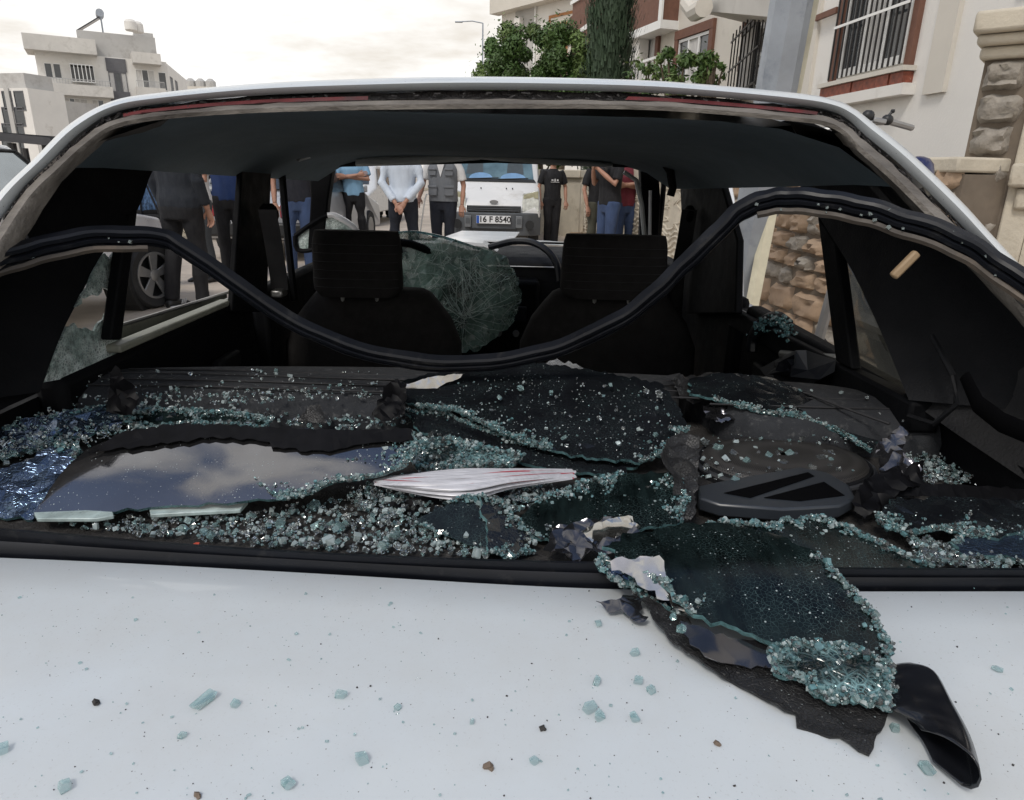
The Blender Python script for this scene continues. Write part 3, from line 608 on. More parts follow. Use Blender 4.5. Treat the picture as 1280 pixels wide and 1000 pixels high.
mb = MB(); mb.bx(vx - .287, vx - .24, YV - .1195, YV - .1185, c0.z - .062, c0.z + .062); build('plate_band', mb, m_pblue, pl, smooth=0)
text('16 F 8540', .135, m_ink, pl, (vx + .025, YV - .1195, c0.z), (R(90), 0, 0), bold=.003)
for x in (-.25, .2, .31): mb = MB(); mb.ell((vx + x, YV + .55 + .3 * abs(x), zhb - .10), (.012, .012, .02), 6, 4); build('bonnet_nozzle', mb, m_blk, van)
mb = MB(); mb.tube([wsq(-.5, .05, .03), wsq(.05, .09, .03)], .008, 5); build('wiper', mb, m_blk, van); mb = MB(); mb.tube([wsq(.05, .05, .03), wsq(.6, .09, .03)], .008, 5); build('wiper', mb, m_blk, van)

# ---- generic saloon / hatchback in local space, nose towards -Y
def car_kit(name, label, body_m, loc, rot, L=4.1, W=1.66, H=1.42, group=None, plate=True, rear_lamp=(.30, .02, .03), detail=True):
    root = empty(name, loc, label, 'car', group, rot=rot); B = lambda n, m_, mt, p=root, **k: build(n, m_, mt, p, local=True, **k)
    pr = [(0, .30), (-.02, .55), (.06, .72), (.95, .93), (1.55, H - .03), (1.9, H), (2.7, H - .01), (3.35, .97), (3.95, .92), (L, .78), (L, .32)]
    mb = MB(); rings = []
    for x, ins, tp in ((-W / 2, .06, .26), (-W / 2 + .12, 0, .20), (W / 2 - .12, 0, .20), (W / 2, .06, .26)):
        rings.append([V((x * (1 - max(0, z - .93) * tp * 1.6), y + ins * (1 if y < L / 2 else -1), z - ins * .3)) for y, z in pr])
    mb.loft(rings); bo = B('body', mb, body_m, bevel=.035)
    X = lambda x, z: x * (1 - max(0, z - .93) * .32)
    def quad(pts, off): q = MB(); q.prism(pts, off); return q
    B('windscreen', quad([V((X(-.66, .97), 1.02, .98)), V((X(.66, .97), 1.02, .98)), V((X(.64, H), 1.53, H - .07)), V((X(-.64, H), 1.53, H - .07))], (0, -.02, .012)), m_glass_dk)
    B('rear_window', quad([V((X(-.64, .97), 3.33, 1.0)), V((X(.64, .97), 3.33, 1.0)), V((X(.60, H), 2.78, H - .07)), V((X(-.60, H), 2.78, H - .07))], (0, .02, .012)), m_glass_dk)
    for s in (-1, 1):
        for (y0, y1, t0, t1) in ((1.25, 2.12, 1.66, 2.12), (2.20, 3.05, 2.20, 2.74)):
            z0, z1 = .97, H - .09; B('side_window', quad([V((s * W / 2 * (1 - (z - .93) * .40) + s * .006, y, z)) for y, z in ((y0, z0), (y1, z0), (t1, z1), (t0, z1))], (-s * .02, 0, 0)), m_glass_dk)
        mb = MB(); mb.box((s * .60, .02, .66), (.32, .06, .15)); B('headlight', mb, m_lamp, bevel=.02)
        mb = MB(); mb.box((s * .62, L - .01, .72), (.34, .05, .18)); B('tail_light', mb, mat('tail_lens', rear_lamp, .25, var=.2), bevel=.015)
        mb = MB(); mb.box((s * (W / 2 + .07), 1.42, 1.0), (.15, .08, .12)); B('wing_mirror', mb, body_m, bevel=.02)
        for y in (.78, 3.25):
            mb = MB(); mb.lathe([(.16, -.07), (.28, -.085), (.30, -.05), (.30, .05), (.28, .085), (.16, .07)], (s * (W / 2 - .07), y, .30), 'X', 22); w_ = B('wheel', mb, m_tyre)
            mb = MB(); mb.lathe([(.04, .03), (.17, .05), (.18, .07), (.18, -.06)], (s * (W / 2 - .05), y, .30), 'X', 16); build('rim', mb, m_alloy, w_, local=True); k_r = kids(w_)[0]; k_r.location = k_r.location - w_.location
        mb = MB(); mb.box((s * (W / 2 - .012), 2.0, .86), (.03, .16, .03)); B('door_handle', mb, m_blk, bevel=.006)
    mb = MB(); mb.box((0, .01, .42), (W - .08, .16, .22)); B('front_bumper', mb, m_blk if detail else body_m, bevel=.04)
    mb = MB(); mb.box((0, L - .02, .46), (W - .08, .16, .22)); B('rear_bumper', mb, m_blk, bevel=.04)
    mb = MB(); mb.box((0, .0, .63), (.72, .06, .11)); B('grille', mb, m_blk, bevel=.01)
    if plate:
        mb = MB(); mb.box((0, -.075, .44), (.50, .012, .11)); B('number_plate', mb, m_plate, smooth=0)
        mb = MB(); mb.box((0, L + .065, .60), (.50, .012, .11)); B('number_plate', mb, m_plate, smooth=0)
    return root
m_cw = mat('car_white_paint', (0.68, 0.69, 0.70), 0.3, var=0.05, coat=0.4); m_cs = mat('car_silver_paint', (0.42, 0.43, 0.45), 0.35, metal=0.4, var=0.06, coat=0.3); m_cd = mat('car_dark_paint', (0.045, 0.012, 0.018), 0.35, var=0.1, coat=0.4); m_cb = mat('car_grey_paint', (.10, .105, .115), .35, var=.1, coat=.3)
q = onY(425, 255, 17); car_kit('parked_car', 'white car facing the camera behind the man with crossed arms', m_cw, (q.x - .2, 17.0, 0), R(-4), H=1.45)
q = onZ(345, 290, 0); car_kit('parked_car', 'silver car with a red tail lamp behind the man with hand on hip', m_cs, (-3.55, 14.2, 0), R(182 - 6), rear_lamp=(.28, .03, .03))
q = onY(278, 245, 16); car_kit('parked_car', 'grey car with dark red tail lamps beside the man in the blue jacket', m_cb, (-5.05, 17.0, 0), R(176))
for (px, Y, rot, m, lab) in ((462, 48, 0, m_cw, 'far white car just left of the striped shirt man, the nearer of two'), (451, 52, 14, m_cw, 'far white car further back at the left of the pair'), (475, 58, 0, m_cs, 'small silver car farthest down the road'), (590, 60, 4, m_cd, 'far dark car partly hidden by the van')):
    q = onY(px, 220, Y); car_kit('parked_car', lab, m, (q.x, Y, 0), R(rot), detail=False, plate=False, group='cars parked far down the road')
# car alongside at the left: white body, its front wheel on a five spoke rim in view behind the sedan's window
nw = onZ(186, 384, 0)
near = empty('parked_car', (-4.3, 5.0, 0), 'white car alongside at the left edge with a five spoke front wheel', 'car')
wx, wy = nw.x + .02, nw.y
pr = [(-.72, .32), (-.78, .62), (-.5, .80), (.10, .93), (-9, 0)]
mb = MB(); rings = []
prof = [(wy + .46, .30), (wy + .50, .62), (wy + .42, .82), (wy - .55, .97), (wy - 1.15, 1.42), (wy - 1.6, 1.47), (wy - 2.5, 1.45), (wy - 3.2, 1.08), (wy - 3.5, .95), (wy - 3.6, .35)]
for x, tp, ins in ((wx + .02, .55, .05), (wx - .10, .4, 0), (wx - 1.45, -.4, 0), (wx - 1.60, -.55, .05)):
    rings.append([V((x - max(0, z - .95) * tp, y - ins * (1 if y > wy - 1.5 else -1), z)) for y, z in prof])
mb.loft(rings); build('body', mb, m_cw, near, bevel=.03)
sx = lambda z: wx + .027 - max(0, z - .95) * .55
for (y0, y1, t0, t1) in ((-.85, -1.75, -1.18, -1.75), (-1.83, -2.85, -1.83, -2.55)):
    mb = MB(); mb.prism([V((sx(z), wy + y, z)) for y, z in ((y0, 1.0), (y1, 1.0), (t1, 1.38), (t0, 1.38))], (-.02, 0, 0)); sw_o = build('side_window', mb, mat('reflecting_car_glass', (.30, .33, .35), .05, metal=.75, var=.1), near, smooth=0)
    mb = MB(); pp_ = [V((sx(z) + .004, wy + y, z)) for y, z in ((y0, .995), (y1, .995), (t1, 1.385), (t0, 1.385), (y0, .995))]; mb.tube(pp_, .014, 6, caps=False); build('window_seal', mb, m_blk, sw_o)
mb = MB(); mb.lathe([(.36, 0), (.36, -.25)], (wx + .026, wy, .31), 'X', 28); build('wheel_arch', mb, m_blk, near, smooth=0)
rotw = Matrix.Rotation(R(-16), 3, 'Z')
def wv(mb, c): mb.v = [c + rotw @ (p - c) for p in mb.v]; return mb
wc = V((wx + .02, wy, .315))
mb = MB(); mb.lathe([(.215, .085), (.29, .10), (.315, .06), (.315, -.10), (.215, -.10)], wc, 'X', 36, caps=False); nwh = build('wheel', wv(mb, wc), m_tyre, near)
mb = MB(); mb.lathe([(.218, .09), (.205, .075), (.20, .02), (.0, .0)], wc, 'X', 36, caps=False); build('rim_barrel', wv(mb, wc), m_blk, nwh)
for k in range(5):
    a = 2 * math.pi * k / 5 + .3; mb = MB(); d1 = V((0, math.cos(a), math.sin(a))); d2 = V((0, -math.sin(a), math.cos(a)))
    mb.prism([wc + V((.06, 0, 0)) + d1 * .03 - d2 * .03, wc + V((.06, 0, 0)) + d1 * .03 + d2 * .03, wc + V((.075, 0, 0)) + d1 * .21 + d2 * .055, wc + V((.075, 0, 0)) + d1 * .21 - d2 * .055], (.018, 0, 0)); build('spoke', wv(mb, wc), m_alloy, nwh, bevel=.005)
mb = MB(); mb.lathe([(.22, .07), (.22, .095), (.20, .095), (.20, .07)], wc, 'X', 36, caps=False); build('rim', wv(mb, wc), m_alloy, nwh)
mb = MB(); mb.lathe([(.055, .05), (.055, .085), (.03, .095)], wc, 'X', 16); build('hub_cap', wv(mb, wc), m_alloy, nwh)
for y in (-2.75,):
    mb = MB(); mb.lathe([(.16, -.09), (.29, -.10), (.315, -.06), (.315, .06), (.29, .10), (.16, .09)], (wx - .08, wy + y, .315), 'X', 24); build('wheel', mb, m_tyre, near)
# ---- motorcycle by the right hand side of the sedan: only its handlebar and mirrors rise above the roof line
mc = empty('motorcycle', onY(1110, 400, 2.6).xy.to_3d(), 'motorcycle at the right of the sedan with black mirror and handlebar end above the roof', 'motorcycle')
hx, hy = mc.location.x, 2.6; hb = onY(1105, 152, 2.6)
for y in (hy - .62, hy + .62):
    mb = MB(); mb.lathe([(.25, -.04), (.29, -.045), (.30, 0), (.29, .045), (.25, .04)], (hx, y, .30), 'X', 26); w_ = build('wheel', mb, m_tyre, mc)
    mb = MB(); mb.lathe([(.03, -.05), (.03, .05)], (hx, y, .30), 'X', 10); build('hub', mb, m_alloy, w_)
    for k in range(6): a = k * 1.047; mb = MB(); mb.tube([(hx, y, .30), (hx, y + .25 * math.cos(a), .30 + .25 * math.sin(a))], .012, 5); build('spoke', mb, m_alloy, w_)
mb = MB(); mb.tube([(hx, hy - .60, .55), (hx, hy - .1, .62), (hx, hy + .25, .85), (hx, hy + .38, .95)], [(.06, .05), (.09, .14), (.09, .10), (.03, .03)], 8); build('frame', mb, m_blk, mc)
mb = MB(); mb.tube([(hx, hy - .65, .78), (hx, hy - .3, .80), (hx, hy + .05, .79)], [(.07, .05), (.12, .05), (.10, .05)], 10); build('saddle', mb, m_rubber if 'm_rubber' in globals() else m_blk, mc)
mb = MB(); mb.tube([(hx, hy + .62, .30), (hx, hy + .36, hb.z - .05)], .025, 8); build('fork', mb, m_alloy, mc)
a, b = onY(1082, 153, 2.75), onY(1112, 152, 2.75); mb = MB(); mb.tube([V((hx - .36, hy + .3, hb.z - .04)), a, b, V((b.x + .14, hy + .25, hb.z + .0))], .012, 8); build('handlebar', mb, m_alloy, mc)
for (px, py, r_) in ((1085, 145, .022), (1109, 150, .02)):
    p = onY(px, py, 2.75); mb = MB(); mb.ell(p, (r_ * 1.1, .02, r_)); build('mirror', mb, m_blk, mc)
p, p2 = onY(1106, 149, 2.75), onY(1116, 139, 2.75); mb = MB(); mb.tube([p, p2], .005, 6); mb.ell(p2, (.009, .009, .009), 6, 4); build('brake_lever', mb, m_blk, mc)
mb = MB(); mb.box(onY(1099, 151, 2.74), (.05, .02, .018), Matrix.Rotation(R(8), 3, 'Y')); build('lever_clamp', mb, m_alloy, mc, bevel=.004)
hm = onY(1150, 197, 2.9); mb = MB(); mb.lathe([(.058, -.05), (.062, -.01), (.054, .021), (.035, .042), (.012, .05), (.001, .051)], hm + V((0, 0, -.045)), n=20)
he = build('helmet', mb, mat('navy_gloss', (.012, .016, .075), .3, coat=.4), smooth=60, label='navy dome of a helmet showing over the right pillar of the sedan', cat='helmet')
mb = MB(); mb.tube([hm + V((0, 0, -.15)), (hm.x, hm.y, 0)], .04, 8); ms = build('helmet_stand_post', mb, m_iron, smooth=0, label='thin post under the navy helmet beside the sedan', cat='post')

# ================================================================ people
m_skin = mat('skin', (0.36, 0.19, 0.13), 0.55, var=0.08, vscale=9); m_hair = mat('dark_hair', (0.018, 0.014, 0.012), 0.7, var=0.3, vscale=60, bump=.5, bscale=120); m_ghair = mat('grey_hair', (0.25, 0.24, 0.23), 0.7, var=0.3)
m_eye = mat('eye', (.05, .035, .03), .2); m_shoe = mat('black_shoe', (.015, .015, .016), .5); m_sole = mat('white_sole', (.6, .6, .6), .6)
def cloth(name, c, var=.15, **k): return mat(name, c, .9, var=var, vscale=k.pop('vs', 7), bump=1.0, bscale=11, stretch=(1, 1, .45), **k)
def remesh(o, vox, sm=3, f=.5):
    r_ = o.modifiers.new('remesh', 'REMESH'); r_.mode = 'VOXEL'; r_.voxel_size = vox; r_.use_smooth_shade = True
    s = o.modifiers.new('smooth', 'SMOOTH'); s.iterations = sm; s.factor = f
def person(label, loc, face, H=1.75, shirt=None, pants=None, shoe=m_shoe, arms=None, sleeve='short', legs=None, build_w=1.0, hair=m_hair, group='bystanders watching from the street', vest=None, turn=0.0, fold=1, open_shirt=None):
    """face: direction the person looks, degrees from towards-the-camera (+ = to the photo's right)"""
    s = H / 1.75; root = empty('person', (loc[0], loc[1], 0), label, 'person', group, rot=R(face)); bw = build_w
    B = lambda n, mb_, m, p=root, **k: build(n, mb_, m, p, local=True, **k)
    J = lambda x, y, z: V((x * s, y * s, z * s))
    legs = legs or ((-.10, 0, .0), (.10, 0, .0))                       # ankle offsets (x, y)
    hips = [J(-.09 * bw, 0, .92), J(.09 * bw, 0, .92)]; ank = [J(l[0], l[1] + .02, .08 + (l[2] if len(l) > 2 else 0)) for l in legs]
    kn = [(h + a) / 2 + J(0, -.035, .02) for h, a in zip(hips, ank)]
    sh = [J(-.19 * bw, .01, 1.42), J(.19 * bw, .01, 1.42)]
    arms = arms or (((-.25, .03, 1.13), (-.24, -.05, .87)), ((.25, .03, 1.13), (.24, -.05, .87)))
    el = [J(*a[0]) for a in arms]; wr = [J(*a[1]) for a in arms]
    def ring_loft(mb_, secs):     # (z, y, half width, half depth)
        mb_.loft([[J(hw_ * bw * math.copysign(abs(math.cos(t)) ** .8, math.cos(t)), y + hd * math.sin(t), z) for t in [2 * math.pi * k / 16 for k in range(16)]] for z, y, hw_, hd in secs])
    torso = [(.86, .01, .15, .10), (.95, .012, .165, .115), (1.05, .0, .15, .105), (1.18, 0, .16, .11), (1.30, 0, .175, .115), (1.39, .01, .165, .095), (1.45, .015, .09, .065), (1.50, .01, .058, .058)]
    mb_ = MB(); ring_loft(mb_, torso)
    mb_.tube([J(0, .015, 1.45), J(0, .0, 1.56)], [.056 * s, .054 * s], 10)
    hc = J(0, -.01, 1.635)
    mb_.ell(hc, (.076 * s, .095 * s, .115 * s), 14, 10); mb_.ell(hc + J(0, -.035, -.055), (.055 * s, .055 * s, .06 * s), 12, 8)
    mb_.tube([hc + J(0, -.088, .02), hc + J(0, -.112, -.022)], [.010 * s, .017 * s], 6)
    for q in (-1, 1): mb_.ell(hc + J(q * .078, .008, -.01), (.011 * s, .022 * s, .033 * s), 8, 6)
    mb_.tube([hc + J(-.022, -.092, -.058), hc + J(.022, -.092, -.058)], .008 * s, 6)
    for h, k, a in zip(hips, kn, ank): mb_.tube([h, (h + k) / 2, k, (k + a) / 2 + J(0, .01, 0), a], [.085 * s, .075 * s, .055 * s, .052 * s, .038 * s], 10)
    for q, e, w, sg in zip(sh, el, wr, (-1, 1)):
        mb_.tube([q + J(-sg * .02, 0, 0), (q + e) / 2, e, (e + w) / 2, w], [.052 * s, .045 * s, .037 * s, .036 * s, .026 * s], 10)
    B('body', mb_, m_skin, smooth=60); body = kids(root)[-1]; remesh(body, .0125, 3)
    # hands: palm and five bent fingers
    for i, (e, w, sg) in enumerate(zip(el, wr, (-1, 1))):
        d = (w - e).normalized(); side = d.cross(V((0, -1, 0))); side = side.normalized() if side.length > .2 else V((1, 0, 0)); nn = side.cross(d).normalized()
        hm_ = MB(); pc = w + d * .048 * s
        hm_.tube([w - d * .012 * s, w + d * .02 * s, w + d * .06 * s, w + d * .092 * s], [(.024 * s, .018 * s), (.036 * s, .016 * s), (.041 * s, .015 * s), (.038 * s, .013 * s)], 10, up=nn)
        a_ = d.cross(nn).normalized()
        for k, (o_, ln) in enumerate(((-.030, .065), (-.010, .076), (.010, .071), (.029, .056))):
            b0 = w + d * .082 * s + a_ * o_ * s; c_ = -nn if sg > 0 else -nn
            hm_.tube([b0, b0 + d * ln * .45 * s + c_ * .006 * s, b0 + d * ln * .8 * s + c_ * .022 * s, b0 + d * ln * .95 * s + c_ * .04 * s], [.0098 * s, .009 * s, .0082 * s, .006 * s], 6)
        ts = a_ * (-.036) * s; hm_.tube([w + d * .02 * s + ts * .6, w + d * .05 * s + ts * 1.35 - nn * .012 * s, w + d * .085 * s + ts * 1.5 - nn * .02 * s], [.013 * s, .0105 * s, .008 * s], 6)
        B('hand', hm_, m_skin, smooth=60)
    for q in (-1, 1):
        e_ = MB(); e_.ell(hc + J(q * .030, -.083, .012), (.012 * s, .009 * s, .007 * s), 8, 6); B('eye', e_, m_eye)
    hr_ = MB(); hr_.ell(hc + J(0, .018, .03), (.083 * s, .095 * s, .098 * s), 14, 9); hr_.v = [p if not (p.y < hc.y - .05 * s and p.z < hc.z + .055 * s) else V((p.x * .9, hc.y - .045 * s, max(p.z, hc.z + .05 * s))) for p in hr_.v]; B('hair', hr_, hair, smooth=60)
    # trousers
    tm = MB(); ring_loft(tm, [(.80, .012, .15, .115), (.90, .012, .178, .128), (1.0, .006, .172, .122), (1.06, .0, .165, .118)])
    for h, k, a in zip(hips, kn, ank): tm.tube([h + J(0, 0, .02), (h + k) / 2, k, (k + a) / 2 + J(0, .01, 0), a + J(0, 0, -.01)], [.105 * s, .093 * s, .076 * s, .072 * s, .066 * s], 12)
    tr = B('trousers', tm, pants, smooth=60); remesh(tr, .014, 3)
    # shirt
    sm_ = MB(); st = [(.90 if not vest else .96, .01, .180, .130), (.98, .01, .180, .130), (1.08, .0, .168, .122), (1.20, 0, .178, .126), (1.32, 0, .192, .130), (1.40, .01, .178, .108), (1.455, .015, .10, .078), (1.475, .012, .070, .068)]
    ring_loft(sm_, st)
    for q, e, w, sg in zip(sh, el, wr, (-1, 1)):
        if sleeve == 'short': sm_.tube([q + J(-sg * .03, 0, .01), q.lerp(e, .35), q.lerp(e, .78)], [.066 * s, .066 * s, .064 * s], 12)
        else:
            k = .82 if sleeve == 'long' else .45; sm_.tube([q + J(-sg * .03, 0, .01), q.lerp(e, .5), e, e.lerp(w, k * .6), e.lerp(w, k)], [.066 * s, .060 * s, .056 * s, .050 * s, .046 * s], 12)
    so = B('shirt', sm_, shirt, smooth=60); remesh(so, .014, 2)
    if vest:
        vm = MB(); ring_loft(vm, [(.92, .01, .192, .142), (1.05, .0, .186, .138), (1.20, 0, .192, .14), (1.33, 0, .204, .143), (1.41, .012, .185, .118), (1.45, .015, .125, .09)]); vo = B('vest', vm, vest, smooth=60)
        for (x, z, w, h) in ((-.115, 1.30, .11, .09), (-.115, 1.06, .13, .13), (.115, 1.30, .11, .09), (.115, 1.06, .13, .13)):
            p_ = MB(); p_.box(J(x, -.134, z), (w * s, .022 * s, h * s), Matrix.Rotation(R(x * 120), 3, 'Z')); po = build('pocket', p_, vest, vo, local=True, bevel=.008); po.location = po.location - vo.location
            f_ = MB(); f_.box(J(x, -.147, z + h * .42), (w * 1.06 * s, .02 * s, h * .25 * s), Matrix.Rotation(R(x * 120), 3, 'Z')); po = build('pocket_flap', f_, vest, vo, local=True, bevel=.005); po.location = po.location - vo.location
        v_ = MB(); v_.prism([J(-.055, -.146, 1.42), J(.055, -.146, 1.42), J(.0, -.152, 1.24)], (0, .03 * s, 0)); po = build('open_collar', v_, shirt, vo, local=True, smooth=0); po.location = po.location - vo.location
    for i, a in enumerate(ank):
        hm_ = MB(); ring = []
        for (y, w, h) in ((.085, .030, .05), (.06, .040, .085), (.0, .043, .085), (-.07, .047, .062), (-.13, .045, .045), (-.165, .030, .032), (-.175, .012, .02)):
            ring.append([V((a.x, a.y - .02, a.z - .08 * s)) + J(w * math.cos(t), y, max(0.0, h * (.5 + .5 * math.sin(t)))) for t in [2 * math.pi * k / 10 for k in range(10)]])
        hm_.loft(ring); so_ = B('shoe', hm_, shoe, smooth=60)
    return root, dict(J=J, wr=wr, el=el, s=s, ank=ank)
def gpt(px, Y): return onY(px, 230, Y)
P = lambda px, Y: (gpt(px, Y).x, Y)
m_navy = cloth('navy_trousers', (.010, .013, .022)); m_blkc = cloth('black_cloth', (.007, .007, .009)); m_jean = cloth('blue_jeans', (.035, .06, .13), var=.3); m_charc = cloth('charcoal_jacket', (.010, .013, .019))
m_lblue = cloth('light_blue_shirt', (.52, .58, .66)); m_polo = cloth('sky_blue_polo', (.20, .36, .52)); m_vest = cloth('grey_vest_cloth', (.14, .15, .165)); m_wshirt = cloth('white_shirt', (.62, .62, .62)); m_maroon = cloth('maroon_shirt', (.12, .015, .025)); m_olive = cloth('olive_trousers', (.05, .05, .035)); m_bjack = cloth('blue_jacket', (.012, .032, .11)); m_gtrou = cloth('grey_trousers', (.05, .055, .06))
m_pat = cloth('patterned_blue_shirt', (.07, .13, .24), var=.9, vs=45)
clasp_b = (((-.255, .08, 1.15), (-.05, .19, .90)), ((.255, .08, 1.15), (.05, .21, .88)))
cross = (((-.27, -.06, 1.17), (.10, -.20, 1.24)), ((.27, -.06, 1.17), (-.12, -.17, 1.21)))
hang = (((-.26, .03, 1.14), (-.25, -.06, .89)), ((.26, .03, 1.14), (.25, -.06, .89)))
person('man in a light blue shirt seen from behind with hands clasped at his back', P(503, 9.4), 180, 1.78, m_lblue, m_navy, sleeve='long', arms=clasp_b, legs=((-.16, .0), (.16, .0)), build_w=1.0, hair=m_ghair)
_, d = person('man in a grey pocketed vest leaning on a white cane', P(554, 9.9), -8, 1.76, m_wshirt, m_navy, vest=m_vest, arms=(((-.29, .03, 1.15), (-.30, -.16, .96)), ((.28, .04, 1.13), (.27, -.03, .87))), legs=((-.09, 0), (.08, 0)), build_w=1.08, hair=m_ghair)
pv = P(556, 9.0); mb = MB(); hd = onY(531, 250, 9.7); ft = V((hd.x - .16, 9.75, 0)); mb.tube([hd + V((.02, 0, .06)), hd, ft], [.013, .012, .010], 8); mb.tube([hd + V((.03, -.05, .07)), hd + V((.02, .06, .07))], .014, 8); build('walking_cane', mb, m_pvc, label='thin white walking cane held by the man in the grey vest', cat='cane')
person('man in a sky blue polo with crossed arms and black jeans', P(441, 12.0), 12, 1.75, m_polo, m_blkc, arms=cross, legs=((-.15, 0), (.15, 0)))
yt, yd = person('youth in a black printed t-shirt and black trousers beside the van', P(691, 12.9), 14, 1.68, m_blkc, m_blkc, arms=hang, build_w=.92, legs=((-.07, 0), (.08, 0)))
pj = P(691, 12.9)
for k, (x, w, h) in enumerate(((-.05, .035, .02), (0, .02, .045), (.05, .03, .025), (0, .16, .008))):
    b_ = MB(); b_.box(yd['J'](x, -.1385, 1.27 if w < .1 else 1.235), (w, .006, h)); build('shirt_print', b_, m_wshirt, yt, local=True, smooth=0)
phone_a = (((-.24, -.10, 1.18), (-.06, -.26, 1.36)), ((.24, -.10, 1.18), (.04, -.26, 1.38)))
_, dd = person('man in a black t-shirt and blue jeans holding a phone up to his face', P(763, 10.0), -60, 1.78, m_blkc, m_jean, arms=phone_a, build_w=1.05)
mb = MB(); mb.box(onY(758, 206, 9.8), (.02, .08, .15), Matrix.Rotation(R(25), 3, 'Z')); build('phone', mb, m_blk, bevel=.006, label='dark phone held up by the man in the black t-shirt', cat='phone')
person('person in a maroon shirt and blue jeans beside the man with the phone', P(783, 10.6), 20, 1.72, m_maroon, m_jean, arms=cross)
person('person in dark olive trousers half hidden behind the man with the phone', P(749, 10.9), 30, 1.70, m_blkc, m_olive, arms=hang, legs=((-.14, 0), (.06, 0)))
hip = (((-.26, .03, 1.14), (-.25, -.05, .88)), ((.36, .06, 1.14), (.22, -.02, .98)))
person('man in a navy t-shirt and jeans with his hand on his hip beside the door', P(370, 8.6), 10, 1.80, cloth('navy_tshirt', (.009, .010, .016)), m_jean, arms=hip, build_w=1.05, legs=((-.12, 0), (.10, 0)))
lm, ld = person('large man in a charcoal jacket and black trousers near the parked wheel', P(222, 6.6), 160, 1.82, m_charc, m_blkc, sleeve='long', arms=hang, build_w=1.22, legs=((-.10, -.05), (.16, .06)))
person('man in a white t-shirt with folded arms right of the charcoal jacket', P(244, 8.2), -30, 1.75, m_wshirt, m_gtrou, arms=cross, legs=((-.1, 0), (.1, 0)))
person('man in a blue jacket over a checked shirt by the door pillar', P(284, 8.8), 15, 1.78, m_bjack, m_blkc, sleeve='long', arms=hang, build_w=1.05)
person('person in a patterned blue shirt with a shoulder bag at the left', P(180, 7.75), -140, 1.62, m_pat, m_blkc, arms=hang)
person('tiny figure in black walking on the grass far behind the blue jacket', P(266, 24), 40, 1.75, m_blkc, m_blkc, arms=hang)
person('figure in black far down the road between the two blue shirts', P(479, 21), 10, 1.75, m_blkc, m_blkc, arms=hang, group=None)
# striped trainers of the man by the wheel
for k, (px, py, r_) in enumerate(((205, 363, 70), (232, 372, 20))):
    a = ld['ank'][k]
    for j in range(3):
        for sd_ in (-1, 1): b_ = MB(); b_.box(V((a.x + sd_ * .046, a.y - .075 - .022 * j, .045)), (.006, .011, .05), Matrix.Rotation(R(25), 3, 'X')); build('shoe_stripe', b_, m_sole, lm, local=True, smooth=0)
    b_ = MB(); b_.bx(a.x - .046, a.x + .046, a.y - .18, a.y + .06, .0, .014); build('shoe_sole', b_, m_sole, lm, local=True, bevel=.005)
# shoulder bag
q = onY(188, 268, 7.6); mb = MB(); mb.box(q + V((0, 0, -.12)), (.26, .10, .24), Matrix.Rotation(.3, 3, 'Z')); bg = build('shoulder_bag', mb, m_blkc, bevel=.03, label='black shoulder bag on the person in the patterned shirt', cat='bag'); mb = MB(); mb.tube([q + V((-.10, 0, 0)), q + V((-.06, 0.02, .45)), q + V((.1, 0, 0))], .012, 6); build('bag_strap', mb, m_blkc, bg)
